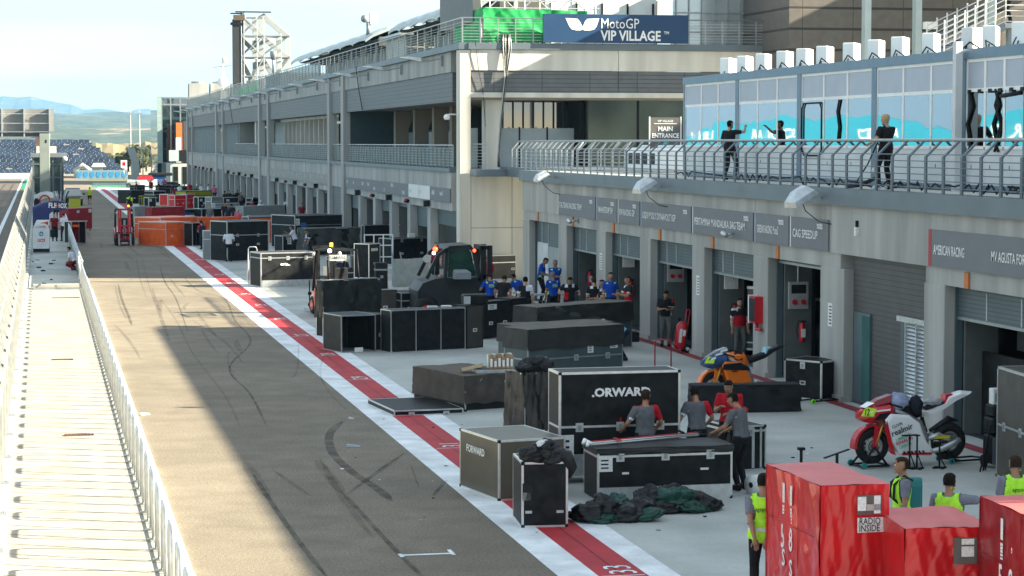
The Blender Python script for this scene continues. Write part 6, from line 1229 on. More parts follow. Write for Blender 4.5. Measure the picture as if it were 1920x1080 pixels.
R2 = crate((1697, 1230), (1852, 1226), 992, None, depth=1.45, lb='lower red tarpaulin crate between the two tall ones, with a dark pocket', name='red_crate', cat='crate', pan=M_redc, edge=M_redc, cover=M_redc, topm=M_redglare, cfr=.97, cdepth=.016)
w, H = R2['w'], R2['H']; mb = MB(); mb.box(w*.56, -.05, H*.72, w*.84, -.04, H*.93, M_win); mb.box(w*.65, -.055, H*.78, w*.8, -.0501, H*.86, M_label); mb.box(w*.65, -.055, H*.875, w*.8, -.0501, H*.92, M_label); mb.build('pocket', R2)
R3 = crate((1838, 1232), (1965, 1312), 932, None, 'tall red tarpaulin crate with white stripes cut by the right edge', depth=.8, name='red_crate', cat='crate', pan=M_rubred, edge=M_rubred, cover=pm('deep_red_tarp', (.26, .012, .016), .3, 0, .2, 2, .3, 4), topm=M_redglare, cfr=.97, cdepth=.014)
sten(R3)
# red trunks left
crate((129, 434), (173, 432), 391, None, 'dark red trunk on wheels at the walkway end of the lane', depth=.9, pan=M_rubred, e=.03, cast=True, name='red_flight_case', cat='trunk', tags=[(.35, .8, .45, .9), (.85, .8, .97, .95)], edge=M_rubred)
t = crate((134, 458), (162, 457), 415, None, 'open silver rimmed case with orange-red inside, left of the lane', depth=.8, opn=True, e=.05, inner=M_rubred, plates=[(.08, .75, .55, .85, O)])
def rest(px, py, back=.15):
    """point on top of whatever case stands at this spot"""
    bpy.context.view_layer.update(); dg = bpy.context.evaluated_depsgraph_get(); d = ray(px, py).normalized(); ok, loc, *_ = SC.ray_cast(dg, (0, 0, CH), d)
    q = loc+Vector((d.x, d.y, 0))*back; ok2, l2, *_ = SC.ray_cast(dg, (q.x, q.y, 3.2), (0, 0, -1)); return l2
# ------------------------------------------------------------------ things lying on and beside the cases
M_tarpb = pm('tarp_black', (.013, .013, .014), .38, 0, .3, 3); M_tarpg = pm('tarp_green', (.012, .055, .04), .38, 0, .3, 3)
def heap(c, spec, lb, name='crumpled_sheet', rz=0, z0=0):
    mb = MB()
    for (dx, dy, dz, r, sx, sy, sz, a_, m, sd) in spec:
        T = Matrix.Translation((c.x, c.y, z0)) @ Matrix.Rotation(rz, 4, 'Z') @ Matrix.Translation((dx, dy, dz)) @ Matrix.Rotation(a_, 4, 'Z') @ Matrix.Rotation(.25*math.sin(sd), 4, 'Y'); mb.M = T; n, k = 48, 26; ri = []
        for i in range(k+1):
            th = math.pi*(i+.02)/(k+.04); row = []
            for j in range(n):
                ph = 2*math.pi*j/n; p = Vector((math.sin(th)*math.cos(ph), math.sin(th)*math.sin(ph), -math.cos(th))); q = Vector((p.x*1.2+sd, p.y*3.4+p.x*1.5, p.z*3))
                f = 1+.30*NZ.noise(p*1.7+Vector((sd, 0, 0)))-.42*(abs(NZ.noise(q))-.2)-.22*(abs(NZ.noise(q*2.1+Vector((3, 1, 7))))-.2); row.append((p.x*r*sx*f, p.y*r*sy*f, max(p.z*r*sz*f, -dz+.004+.004*sd % .01)))
            ri.append(row)
        mb.loft(ri, m, smooth=True)
    return tag(mb.build(name), lb, 'tarpaulin')
B_, G_ = M_tarpb, M_tarpg
c = onZ(1160, 975); heap(c, [(-.48, -.05, .1, .26, 1.2, .9, .75, .3, B_, 1), (-.2, .05, .16, .28, 1.1, .9, .85, -.5, B_, 2), (.12, -.1, .1, .26, 1.3, .9, .7, .2, B_, 3), (.0, .15, .2, .24, 1.2, .8, .8, .9, G_, 4), (.36, -.16, .07, .24, 1.4, .7, .5, -.25, G_, 5), (-.3, -.2, .05, .22, 1.3, .8, .4, .1, G_, 6), (.42, .08, .14, .24, 1.2, .9, .8, .5, B_, 7), (-.6, .05, .05, .2, 1.3, .9, .5, -.4, B_, 8)], 'crumpled black and green tarpaulin on the ground, left half of the heap before the trunk')
c = onZ(1262, 958); heap(c, [(-.4, .1, .18, .27, 1.1, .9, .85, .4, B_, 11), (-.1, .0, .16, .28, 1.2, .9, .8, -.3, G_, 12), (.2, .05, .14, .28, 1.2, .8, .8, .5, G_, 13), (.44, .0, .11, .26, 1.2, .9, .75, -.6, B_, 14), (.3, -.2, .06, .24, 1.3, .8, .5, .2, G_, 15), (-.25, -.18, .07, .24, 1.3, .8, .55, .0, B_, 16), (.6, -.05, .05, .2, 1.4, .9, .5, .5, B_, 17), (-.05, .22, .2, .24, 1.3, .7, .8, .1, B_, 18)], 'crumpled green and black tarpaulin on the ground, right half of the heap before the trunk')
c = rest(1012, 867, .1); heap(c, [(-.12, 0, .1, .2, 1.2, 1, .8, .4, B_, 21), (.1, .05, .16, .2, 1.1, 1, .9, -.4, B_, 22), (.26, -.05, .08, .17, 1.3, .9, .8, .2, B_, 23), (.05, .0, .3, .09, 1.2, .8, .6, .3, M_label, 24)], 'crumpled black sheet with a white patch on the small upright case', z0=c.z-.01)
zt = c.z; mb = MB(); mb.path([(c.x+.25, c.y, zt+.1), (c.x+.42, c.y-.1, zt+.08), (c.x+.5, c.y-.1, zt-.1), (c.x+.48, c.y, zt-.28)], [.1, .12, .09, .03], M_tarpb, 8); tag(mb.build('hanging_cloth'), 'end of the black sheet hanging over the right side of the small upright case', 'cloth')
c = rest(1003, 701, .2); heap(c, [(-.15, 0, .08, .24, 1.2, 1, .8, .4, B_, 31), (.15, .0, .12, .24, 1.1, 1, .8, -.4, B_, 32), (0, -.1, .2, .15, 1.3, .9, .8, .2, B_, 33)], 'black cloth bundle on top of the glossy wrapped upright case', z0=c.z-.01)
# poles on the trunk
PZ = T4['H']+.035; Pa = onZ(1110, 836, PZ); Pb = onZ(1312, 818, PZ); mb = MB()
for k in range(5):
    o = Vector((0, .07*k, .02+.02*(k % 2))); mb.tube(Pa+o, Pb+o, .014, [M_galv, M_galv, M_white, M_redc, M_galv][k], 6)
for k in (0, 4): o = Vector((0, .07*k, .03)); mb.path([Pa+o, Pa+o+Vector((-.06, 0, .03)), Pa+o+Vector((-.1, -.05, -.02))], [.03, .045, .03], M_white, 6); mb.tube(Pb+o, Pb+o+Vector((.12, 0, -.01)), .03, M_blk, 6)
mb.bar(Pa+Vector((.5, -.02, .07)), Pa+Vector((.5, .4, .07)), .05, .02, M_redc); mb.bar(Pb+Vector((-.3, -.02, .07)), Pb+Vector((-.3, .4, .07)), .04, .03, M_blk)
tag(mb.build('pole_bundle'), 'bundle of metal and red poles lying on the long black trunk', 'poles')
# box tray pile
c = rest(925, 699, .1); bz = c.z-.75; t = thing('box_pile', 'open cardboard boxes standing on a metal tray on the fabric covered case', 'boxes', (c.x, c.y, c.z)); M_card = pm('cardboard', (.32, .22, .12), .8, 0, .2, 8)
mb = MB(Matrix.Translation((0, 0, bz))); mb.box(c.x-.45, c.y-.25, .76, c.x+.3, c.y+.3, .84, M_galv); mb.box(c.x-.42, c.y-.22, .84, c.x+.27, c.y+.27, .85, M_blk); mb.build('tray', t); random.seed(6)
for i in range(6):
    for j in range(2): x = c.x-.12+i*.095; y = c.y-.2+j*.2; h = random.uniform(.24, .34); mb = MB(Matrix.Translation((0, 0, bz))); mb.box(x, y, .851, x+.085, y+.17, .86+h, random.choice((M_card, M_label, M_card))); mb.box(x+.01, y-.004, .9, x+.06, y-.001, .86+h*.7, M_white); mb.build('carton', t)
mb = MB(Matrix.Translation((0, 0, bz))); mb.add([(c.x-.75, c.y-.1, .8), (c.x-.3, c.y-.2, .9), (c.x-.2, c.y+.2, .95), (c.x-.7, c.y+.25, .84)], [(0, 1, 2, 3)], M_card); mb.add([(c.x-.75, c.y-.1, .795), (c.x-.3, c.y-.2, .895), (c.x-.2, c.y+.2, .945), (c.x-.7, c.y+.25, .835)], [(3, 2, 1, 0)], M_card); mb.build('flap', t)
# toolbox stack and things on cases
c = rest(893, 574, .25); mb = MB(); mb.rbox(c.x-.4, c.y-.1, c.z+.003, c.x+.35, c.y+.4, c.z+.3, M_blk, .04); mb.box(c.x-.4, c.y-.13, c.z+.02, c.x-.2, c.y-.1, c.z+.25, M_galv); tag(mb.build('tool_box'), 'black lidded tool box on the case before the blue-shirted crew', 'tool box')
c = onZ(1020, 700, 0)
# stepladder
P = onZ(466, 533); k_ = .8; t = thing('stepladder', 'aluminium stepladder standing left of the silver edged trunk', 'ladder', P); mb = MB(); w = .42
for dx in (0, w): mb.path([(P.x+dx, P.y-.1, 0), (P.x+dx*.9+.02, P.y+.25, 1.5)], .022, M_galv); mb.path([(P.x+dx, P.y+.8, 0), (P.x+dx*.9+.02, P.y+.25, 1.45)], .018, M_galv)
mb.path([(P.x+.02, P.y+.25, 1.5), (P.x+.08, P.y+.25, 1.6), (P.x+w*.9-.04, P.y+.25, 1.6), (P.x+w*.9+.02, P.y+.25, 1.5)], .022, M_galv); mb.build('frame', t)
for k in range(4): mb = MB(); z = .22+k*.25; mb.box(P.x+.02, P.y-.1+z*.23, z, P.x+w-.02, P.y+.04+z*.23, z+.03, M_galv); mb.build('step', t)
# wheeled extinguisher + red hoop cart
P = onZ(1273, 661); t = thing('wheeled_extinguisher', 'big red wheeled fire extinguisher on the dull red line by the garage pillar', 'extinguisher', P); mb = MB(Matrix.Translation(P) @ Matrix.Rotation(.12, 4, 'Y')); mb.path([(0, 0, .1), (0, 0, .14), (0, 0, .78), (0, 0, .88), (0, 0, .92)], [.14, .17, .17, .1, .05], M_red, 16); mb.build('cylinder', t)
mb = MB(Matrix.Translation(P)); mb.path([(.12, .1, .2), (.2, .1, .8), (.26, .1, 1.22), (.34, .1, 1.26), (.36, .1, 1.2), (.28, .1, .7), (.2, .1, .2)], .016, M_red, 6); mb.build('handle', t)
for y in (-.12, .2): mb = MB(Matrix.Translation(P)); mb.torus((.22, y, .12), (0, 1, 0), .09, .035, M_rub, 16, 6); mb.disc((.22, y, .12), (0, 1, 0), .05, .04, M_label, 8); mb.build('wheel', t)
mb = MB(Matrix.Translation(P) @ Matrix.Rotation(.12, 4, 'Y')); mb.box(-.1, -.178, .3, -.02, -.165, .7, M_label); mb.box(.0, -.178, .5, .08, -.165, .68, M_label); mb.build('label', t); mb = MB(Matrix.Translation(P)); mb.path([(-.02, -.05, .95), (-.2, -.1, .7), (-.25, -.1, .3), (-.1, -.15, .15)], .015, M_blk2, 5); mb.ball((0, 0, .97), .05, M_blk2, 8, 6); mb.build('hose', t)
P = onZ(1245, 705); mb = MB(Matrix.Translation((P.x-.05, P.y, 0))); mb.path([(-.2, 0, .0), (-.2, 0, .9), (-.17, 0, .96), (.2, 0, .96), (.24, 0, .9), (.24, 0, .0)], .02, pm('red_tube', (.3, .03, .04), .4), 8); mb.path([(-.2, 0, .05), (-.2, -.4, .05), (.24, -.4, .05), (.24, 0, .05)], .018, MATS['red_tube'], 6); tag(mb.build('hoop_trolley'), 'red tube hoop of a hand trolley standing behind the large lettered trunk', 'trolley')
# white roll and litter near the right group
P = onZ(1408, 925); mb = MB(); mb.path([(P.x-.05, P.y-.15, .17), (P.x+.45, P.y+.1, .17)], .17, M_label, 16); mb.path([(P.x-.06, P.y-.155, .17), (P.x-.045, P.y-.15, .17)], .05, M_blk2, 10); tag(mb.build('white_roll'), 'big white paper roll lying beside the legs of the guard in hi-vis', 'roll')
# tool stands near bike
for (px, py, hh, lb, bar_) in [(1502, 862, .2, 'short black post stand left of the T shaped one', 0), (1569, 880, .28, 'black T shaped stand on the apron between the crates and the white motorcycle', 1)]:
    P = onZ(px, py+22); mb = MB(); mb.tube(P, P+Vector((0, 0, hh+.22)), .03, M_blk, 8); mb.box(P.x-.12, P.y-.12, 0, P.x+.12, P.y+.12, .03, M_blk)
    if bar_: mb.bar(P+Vector((-.28, -.1, hh+.16)), P+Vector((.28, .15, hh+.27)), .05, .02, M_blk)
    else: mb.box(P.x-.06, P.y-.06, hh+.2, P.x+.06, P.y+.06, hh+.25, M_blk)
    tag(mb.build('tool_stand'), lb, 'stand')
# toolbox trolley at right edge
P = onZ(1860, 880); t = thing('tool_trolley', 'stacked black tool boxes on wheels with yellow and white stickers, right edge', 'tool trolley', P); mb = MB(Matrix.Translation(P)); mb.rbox(.0, 0, .08, .62, .45, .62, M_blk, .03); mb.build('lower_box', t)
mb = MB(Matrix.Translation(P)); mb.rbox(.0, .02, .64, .62, .43, .95, M_blk, .03); mb.build('middle_box', t); mb = MB(Matrix.Translation(P)); mb.rbox(.02, .04, .97, .62, .4, 1.2, M_blk, .03); mb.path([(.2, .2, 1.2), (.22, .2, 1.28), (.45, .2, 1.28), (.47, .2, 1.2)], .018, M_galv); mb.build('top_box', t)
mb = MB(Matrix.Translation(P)); mb.box(.2, .025, 1.02, .5, .035, 1.15, M_label); mb.box(.26, .02, 1.05, .44, .0245, 1.12, pm('sticker_yellow', (.6, .5, .02), .5)); mb.box(.2, .005, .76, .52, .015, .83, M_label); mb.box(.0, -.02, .1, .62, -.005, .6, pm('clear_bin', (.13, .15, .16), .2)); mb.build('sticker', t)
for x in (.0,): mb = MB(Matrix.Translation(P)); mb.disc((-.03, .3, .12), (1, 0, 0), .12, .06, M_rub, 14); mb.build('wheel', t)
mb = MB(); mb.rbox(P.x+.05, P.y+.1, 1.201, P.x+.2, P.y+.3, 1.5, M_label, .01); mb.box(P.x+.09, P.y+.095, 1.25, P.x+.16, P.y+.099, 1.42, M_steel); tag(mb.build('white_canister'), 'white canister standing on the tool boxes at the right edge', 'canister')
P = onZ(1846, 882); mb = MB()
for dx in (-.16, -.05, .03): mb.path([(P.x+.12, P.y, .85), (P.x+.04, P.y, .5), (P.x+dx, P.y+dx, .0)], .018, M_blk2, 5)
tag(mb.build('folded_tripod'), 'folded black tripod leaning beside the tool boxes', 'tripod')
# green paddock stand by black drape
def pstand(P, rz, lb, m=M_blk, wm=None, sc=1):
    t = thing('paddock_stand', lb, 'paddock stand', P, rz, 'paddock stands'); local(t); mb = MB(Matrix.Scale(sc, 4)); 
    mb.path([(.75, -.22, .06), (0, -.2, .05), (-.05, -.18, .3)], .022, m, 6); mb.path([(.75, .22, .06), (0, .2, .05), (-.05, .18, .3)], .022, m, 6); mb.path([(.75, -.22, .06), (.8, 0, .07), (.75, .22, .06)], .022, m, 6); mb.bar((.2, -.2, .06), (.2, .2, .06), .04, .03, m); mb.build('frame', t)
    for y in (-.25, .25): mb = MB(Matrix.Scale(sc, 4)); mb.disc((0, y, .06), (0, 1, 0), .06, .04, wm or M_rub, 14); mb.disc((0, y, .06), (0, 1, 0), .025, .06, M_blk2, 8); mb.build('wheel', t)
    return t
M_lime = pm('lime_plastic', (.25, .8, .03), .45); pstand(onZ(1512, 756), .35, 'black and lime green paddock stand on the dull red line beside the draped bench', wm=M_lime)
mb = MB(); P = onZ(1547, 748); mb.tube(P, P+Vector((0, 0, .32)), .025, M_blk); tag(mb.build('lever_bar'), 'upright black lever bar at the foot of the concrete pillar, beside the lime stand', 'bar')
mb = MB(); random.seed(12)
for k in range(60):
    P = onZ(random.uniform(640, 1600), random.uniform(680, 1000)); s = random.uniform(.008, .03); mb.box(P.x-s, P.y-s, .001, P.x+s, P.y+s, .006+s*.4, random.choice((M_blk2, M_white, M_steel)))
tag(mb.build('apron_litter'), 'tiny specks of litter scattered over the grey apron', 'litter', None, 'stuff')
# farthest vehicle and clutter
P = onZ(240, 352); t = thing('display_car', 'small white and red car nosed out at the far end of the apron', 'car', P); mb = MB(Matrix.Translation(P)); mb.loft([[(-.2, y, z0), (w_, y, z0), (w_, y, z1), (-.1, y, z1)] for y, z0, z1, w_ in ((0, .3, .8, 1.6), (.5, .25, 1.0, 1.8), (2, .25, 1.1, 4), (4, .3, 1.0, 4))], M_grey); mb.build('body', t); mb = MB(Matrix.Translation(P)); mb.loft([[(1.2, 1, 1), (3.6, 1, 1), (3.6, 3, 1), (1.2, 3, 1)], [(1.6, 1.3, 1.6), (3.3, 1.3, 1.6), (3.3, 2.7, 1.6), (1.6, 2.7, 1.6)]], M_rubred); mb.build('cabin', t); mb = MB(Matrix.Translation(P)); mb.torus((.1, -.05, .3), (0, 1, 0), .25, .1, M_rub, 14, 6); mb.build('wheel', t)  # white body drawn in grey, its shade put into the colour
mb = MB(); P = onZ(290, 350); mb.rbox(P.x-1.6, P.y, 0, P.x+1.6, P.y+2, 1.5, pm('blue_van', (.03, .09, .25), .4), .2); mb.rbox(P.x-.8, P.y-.3, 1.5, P.x+2.5, P.y+2, 1.9, M_blk, .1); tag(mb.build('covered_load'), 'blue wrapped load with a black top beside the small white and red car', 'load')
# small kit standing on the cases and the apron, filling the busy middle distance
def kit(px, py, z, w, d, h, m, lb, nm='kit_box', cat='box', lid=None):
    P = onZ(px, py, z) if z == 0 else rest(px, py); t = thing(nm, lb, cat, P); mb = MB(Matrix.Translation(P)); mb.rbox(-w/2, 0, 0, w/2, d, h, m, min(.02, h*.2)); mb.build('body', t)
    mb = MB(Matrix.Translation(P)); mb.box(-w/2-.006, -.008, h*.72, w/2+.006, d+.006, h*.78, M_steel); mb.box(-w*.12, -.03, h*.45, w*.12, -.008, h*.55, lid or M_steel); mb.build('trim', t); return t
kit(648, 540, 0, .7, .6, .85, M_blk, 'black box standing on the apron between the silver edged trunk and the crinkled case')
kit(672, 512, 0, .6, .6, 1.1, M_brn, 'brown-grey box standing behind the red forklift')
kit(716, 545, 0, .5, .5, 1.15, M_blk, 'narrow black box between the crinkled case and the pale sheeted trunk')
kit(829, 585, 0, .8, .5, .95, M_blk, 'black box beside the bald man in the blue crew shirt')
kit(872, 600, 0, .6, .5, .6, M_grey, 'low grey box in front of the dark forklift wheels')

kit(618, 470, 0, 1.0, .5, 1.15, M_blk, 'black box in front of the dark sagging tarpaulin')
kit(772, 447, 1.5, .35, .3, .2, M_label, 'small white carton on the two-latch silver rimmed trunk')
kit(812, 579, 1.28, .3, .2, .07, M_galv, 'flat silver tool tray on the three-panel case, left of two', 'tool_tray', 'tray')
kit(838, 578, 1.28, .3, .2, .07, M_label, 'flat white tool tray on the three-panel case, right of two', 'tool_tray', 'tray')

kit(880, 500, 0, .9, .4, 1.4, M_redc, 'red striped kit box on the cabinet behind the dark forklift cab')
kit(921, 492, 0, 1.0, .4, 1.35, M_blk, 'black box with red and white marks near the orange mechanic', lid=M_redc)
kit(500, 400, 0, .8, .6, .9, M_blk, 'black box behind the pair seated in dark red and white')
kit(365, 385, 0, .7, .5, 1.2, M_grey, 'grey upright box beside the olive yellow fronted case')
kit(275, 372, 0, .9, .5, .9, M_blk, 'black box behind the hi-vis marshal in the far group')
kit(330, 360, 0, 1.1, .5, 1.0, M_blk, 'black box among the people in the farthest rows')
kit(360, 358, 0, .9, .5, .8, pm('blue_box', (.02, .07, .2), .5), 'blue box in the farthest rows, left of the olive yellow case')
kit(446, 372, 0, 1.2, .5, .7, M_blk, 'low black box under the dark huddle of people')
kit(512, 392, 0, .4, .4, 1.3, M_redc, 'slim red post box by the far double column')
for i, (px, py, lb) in enumerate([(395, 356, 'green and white wrapped tyre trolley near the navy dark case'), (1000, 600, 'small steel trolley table before the corner pillar of the garages')]):
    P = onZ(px, py); t = thing('trolley_table', lb, 'trolley', P); mb = MB(Matrix.Translation(P)); mb.box(-.4, -.25, .85, .4, .25, .9, M_galv if i else M_green); mb.box(-.38, -.23, .3, .38, .23, .33, M_galv); mb.build('shelf', t)
    for x in (-.38, .36):
        for y in (-.23, .21): mb = MB(Matrix.Translation(P)); mb.box(x, y, .06, x+.03, y+.03, .85, M_steel); mb.ball((x+.015, y+.015, .04), .04, M_rub, 8, 6); mb.build('leg', t)
# ================================================================== people
SKIN = [pm('skin_light', (.46, .27, .19), .55, 0, .08, 9), pm('skin_tan', (.34, .18, .11), .55, 0, .08, 9)]
HAIR = dict(dark=pm('hair_dark', (.010, .007, .006), .8, 0, .4, 60, spec=.15), grey=pm('hair_grey', (.16, .15, .14), .7, 0, .3, 60), blond=pm('hair_blond', (.42, .32, .17), .6, 0, .3, 60), brown=pm('hair_brown', (.028, .016, .01), .8, 0, .4, 60, spec=.15))
def cl(n, c, r=.85): return pm('cloth_'+n, c, r, 0, .16, 12, .9, 9, spec=.2)
K = dict(grey=cl('grey', (.115, .12, .13)), red=cl('red', (.42, .01, .02)), blk=cl('black', (.013, .013, .015)), blue=cl('blue', (.008, .055, .36)), lime=cl('lime', (.42, .85, .05)), white=cl('white', (.66, .68, .74)), navy=cl('navy', (.012, .018, .05)),
         yel=cl('yellow', (.45, .62, .04)), khaki=cl('khaki', (.12, .12, .11)), dred=cl('dark_red', (.16, .01, .02)), org=cl('orange', (.7, .12, .02)), lgrey=cl('light_grey', (.17, .18, .22)), sky=cl('sky', (.25, .5, .65)), pink=cl('pink', (.5, .1, .2)))
def ik(S, T, a, b, pole):
    d = T-S; L_ = d.length
    if L_ > (a+b)*.995: T = S+d*((a+b)*.995/L_); d = T-S; L_ = d.length
    n = d.normalized(); x = (a*a-b*b+L_*L_)/(2*L_); h = math.sqrt(max(0, a*a-x*x)); p = pole-n*pole.dot(n)
    if p.length < 1e-4: p = n.orthogonal()
    return S+n*x+p.normalized()*h, T
def seg_t(p, a, b):
    d = b-a; t = max(0, min(1, (p-a).dot(d)/max(1e-9, d.dot(d)))); return t, (p-(a+d*t)).length
STEPS = []
def person(c, face, lb, top='grey', legs='blk', hair='dark', skin=0, H=1.76, lean=0, crouch=0, lh=(-.24, .08, .83), rh=(.24, .08, .83), feet=((-.11, 0), (.11, 0)), hp=0, hy=0, twist=0, vox=.026, shorts=False, vest=None, group=None, long_=False, cap=None, pack=False, logo=None, z0=0.0, at_head=None, sit=False):
    """c: ground point; face: heading in degrees, 0 = away from camera, positive turns left"""
    s = H/1.76; hz = (.93-crouch)*1.0; V = Vector; rx = Matrix.Rotation(-R_(lean), 3, 'X'); rt = Matrix.Rotation(R_(twist), 3, 'Z')
    tb = rt @ rx if False else rx @ rt
    pel = V((0, 0, hz)); q = lambda x, y, z: pel+tb @ V((x, y, z))
    waist = q(0, 0, .14); chest = q(0, .0, .34); nb = q(0, -.01, .49); hr = Matrix.Rotation(R_(hy), 3, 'Z') @ Matrix.Rotation(-R_(lean*.55+hp), 3, 'X')
    nk = nb+hr @ V((0, .012, .06)); hc = nb+hr @ V((0, .035, .165)); SH = [q(sx*.185, -.01, .435) for sx in (-1, 1)]; HP = [pel+V((sx*.09, 0, -.02)) for sx in (-1, 1)]
    bones = []; T = [V(lh), V(rh)]; el = []; wr = []
    for i, sx in enumerate((-1, 1)):
        e, w_ = ik(SH[i], T[i], .29, .26, V((sx*.5, -.6, -.5))); el.append(e); wr.append(w_)
    kn = []; an = []
    for i, sx in enumerate((-1, 1)):
        A_ = V((feet[i][0], feet[i][1], .085)); k_, A_ = ik(HP[i], A_, .43, .43, V((sx*.15, 1, .1))); kn.append(k_); an.append(A_)
    mb = MB(); m = SKIN[skin]
    def ell(c0, ax, n=12): return [tuple(V(c0)+ax @ V((math.cos(2*math.pi*j/n)*rx_, math.sin(2*math.pi*j/n)*ry_, 0))) for j in range(n)]
    rings = []
    for z, rx_, ry_, oy in ((-.11, .10, .08, 0), (-.07, .155, .115, -.01), (.0, .17, .125, -.01), (.1, .155, .11, 0), (.2, .16, .115, .005), (.32, .182, .125, .005), (.42, .175, .105, -.005), (.47, .11, .08, -.01), (.5, .055, .055, -.005), (.51, .02, .02, -.005)):
        cc = q(0, oy, z) if z > .05 else pel+V((0, oy, z)); ax_ = tb if z > .05 else Matrix.Identity(3); rings.append(ell(cc, ax_))
    mb.loft(rings, m)
    def limb(pts, rs): mb.path(pts, rs, m, 10)
    limb([nb-(nk-nb)*.5, nk, hc], [.062, .056, .05])
    for i, sx in enumerate((-1, 1)):
        limb([q(sx*.10, 0, .42), SH[i], SH[i].lerp(el[i], .35), el[i]], [.06, .068, .056, .043]); limb([el[i], el[i].lerp(wr[i], .3), wr[i], wr[i]+(wr[i]-el[i]).normalized()*.03], [.043, .044, .028, .026])
        limb([HP[i]+V((0, 0, .04)), HP[i].lerp(kn[i], .3), kn[i]], [.09, .088, .058]); limb([kn[i], kn[i].lerp(an[i], .35), an[i]], [.058, .057, .04]); f = an[i]
        d = V((sx*.03, .15, -.045)); limb([f+V((0, -.055, -.035)), f+V((0, 0, -.03)), f+d*.6, f+d, f+d*1.2], [.04, .047, .042, .036, .02]); mb.ball(el[i], .043, m, 8, 6); mb.ball(kn[i], .06, m, 8, 6)
    # head
    hm = [(.02, -.118, .03, .03), (.015, -.10, .055, .06), (.012, -.06, .07, .084), (.005, .0, .08, .098), (-.005, .05, .079, .1), (-.008, .085, .066, .085), (-.01, .112, .035, .045)]
    rings = []
    for oy, z, rx_, ry_ in hm: rings.append([tuple(hc+hr @ V((math.cos(2*math.pi*j/14)*rx_, oy+math.sin(2*math.pi*j/14)*ry_, z))) for j in range(14)])
    mb.loft(rings, m); mb.add([tuple(hc+hr @ V(p)) for p in ((-.017, .085, -.03), (.017, .085, -.03), (0, .122, -.022), (0, .088, .03))], [(0, 1, 2), (0, 2, 3), (1, 3, 2), (0, 3, 1)], m)
    for sx in (-1, 1): mb.ball(hc+hr @ V((sx*.08, -.01, -.0)), .026, m, 6, 5, (.5, .8, 1.2))
    o = mb.build('person'); o.modifiers.new('r', 'REMESH'); rm = o.modifiers['r']; rm.mode = 'VOXEL'; rm.voxel_size = vox; rm.use_smooth_shade = True
    sm = o.modifiers.new('s', 'SMOOTH'); sm.iterations = 3 if vox < .03 else 1; sm.factor = .5
    bpy.context.view_layer.update(); me = bpy.data.meshes.new_from_object(o.evaluated_get(bpy.context.evaluated_depsgraph_get())); o.modifiers.clear(); old = o.data; o.data = me; bpy.data.meshes.remove(old)
    n = len(me.vertices); co = np.empty(n*3); me.vertices.foreach_get('co', co); co = co.reshape(-1, 3); no = np.empty(n*3); me.vertices.foreach_get('normal', no); no = no.reshape(-1, 3)
    B = [('torso', pel+V((0, 0, -.05)), nb, .15), ('head', hc-hr @ V((0, 0, .06)), hc+hr @ V((0, 0, .06)), .09), ('neck', nb, nk, .06)]
    for i in (0, 1): B += [('uarm%d' % i, SH[i], el[i], .06), ('farm%d' % i, el[i], wr[i], .04), ('thigh%d' % i, HP[i], kn[i], .085), ('shin%d' % i, kn[i], an[i], .055), ('foot%d' % i, an[i]+V((0, -.04, -.04)), an[i]+V((0, .15, -.05)), .045)]
    best = np.full(n, 1e9); bi = np.zeros(n, int); bt = np.zeros(n)
    for k, (nm, a, b, r) in enumerate(B):
        a = np.array(a); d = np.array(b)-a; t = np.clip(((co-a)@d)/max(1e-9, d@d), 0, 1); ds = np.linalg.norm(co-(a+t[:, None]*d), axis=1)/r; w_ = ds < best; best[w_] = ds[w_]; bi[w_] = k; bt[w_] = t[w_]
    names = np.array([b[0] for b in B])[bi]; inv = np.linalg.inv(np.array(tb)); lc = (co-np.array(pel))@inv.T; hl = (co-np.array(hc))@np.array(hr)
    faces = [tuple(p.vertices) for p in me.polygons]; fv = [list(f) for f in faces]; fc = np.array([lc[f].mean(0) for f in fv]); fn = [names[f[0]] for f in fv]; ft = np.array([bt[f].mean() for f in fv]); fh = np.array([hl[f].mean(0) for f in fv])
    def shell(nm, test, off, colf):
        idx = [k for k in range(len(faces)) if test(k)]
        if not idx: return None
        vi = {}; vs = []; fs = []; ms = []; mats = []
        for k in idx:
            ff = []
            for v in faces[k]:
                if v not in vi: vi[v] = len(vs); vs.append(tuple(co[v]+no[v]*off))
                ff.append(vi[v])
            fs.append(tuple(ff)); mt = colf(k); 
            if mt not in mats: mats.append(mt)
            ms.append(mats.index(mt))
        mm = bpy.data.meshes.new(nm); mm.from_pydata(vs, [], fs)
        for q_ in mats: mm.materials.append(q_)
        mm.polygons.foreach_set('material_index', ms); mm.polygons.foreach_set('use_smooth', [True]*len(fs)); mm.update(); oo = bpy.data.objects.new(nm, mm); COL.objects.link(oo); oo.parent = o; return oo
    def isarm(k, lim): return fn[k][:4] == 'uarm' and ft[k] < lim
    slv = 1.1 if long_ else .72
    def shirt(k):
        if fn[k] == 'torso': return fc[k][2] > -.02 and not (ft[k] > .97 and abs(fc[k][0]) < .06)
        return isarm(k, slv) or (long_ and fn[k][:4] == 'farm' and ft[k] < .93) or (fn[k] == 'neck' and ft[k] < .25)
    def pat(k):
        x, y, z = fc[k]; nm = fn[k]; arm = nm[:4] in ('uarm', 'farm')
        if top == 'greyred': return K['red'] if (nm == 'uarm1' and ft[k] > -.1) or z > .475 or (z > .30 and x > .13) else (K['white'] if nm == 'uarm0' and .55 < ft[k] < .7 and y < 0 else K['grey'])
        if top == 'crew': return K['lime'] if (.40 < z < .445 and abs(x) > .10 and abs(x) < .19 and not arm) or (abs(x) > .15 and z < .12 and y > -.05) else K['blue']
        if top == 'blkred': return K['white'] if (z > .40 and .07 < abs(x) < .2 and not arm) or (arm and .62 < ft[k]) else (K['red'] if (z < .25 and x > .05 and not arm) else K['blk'])
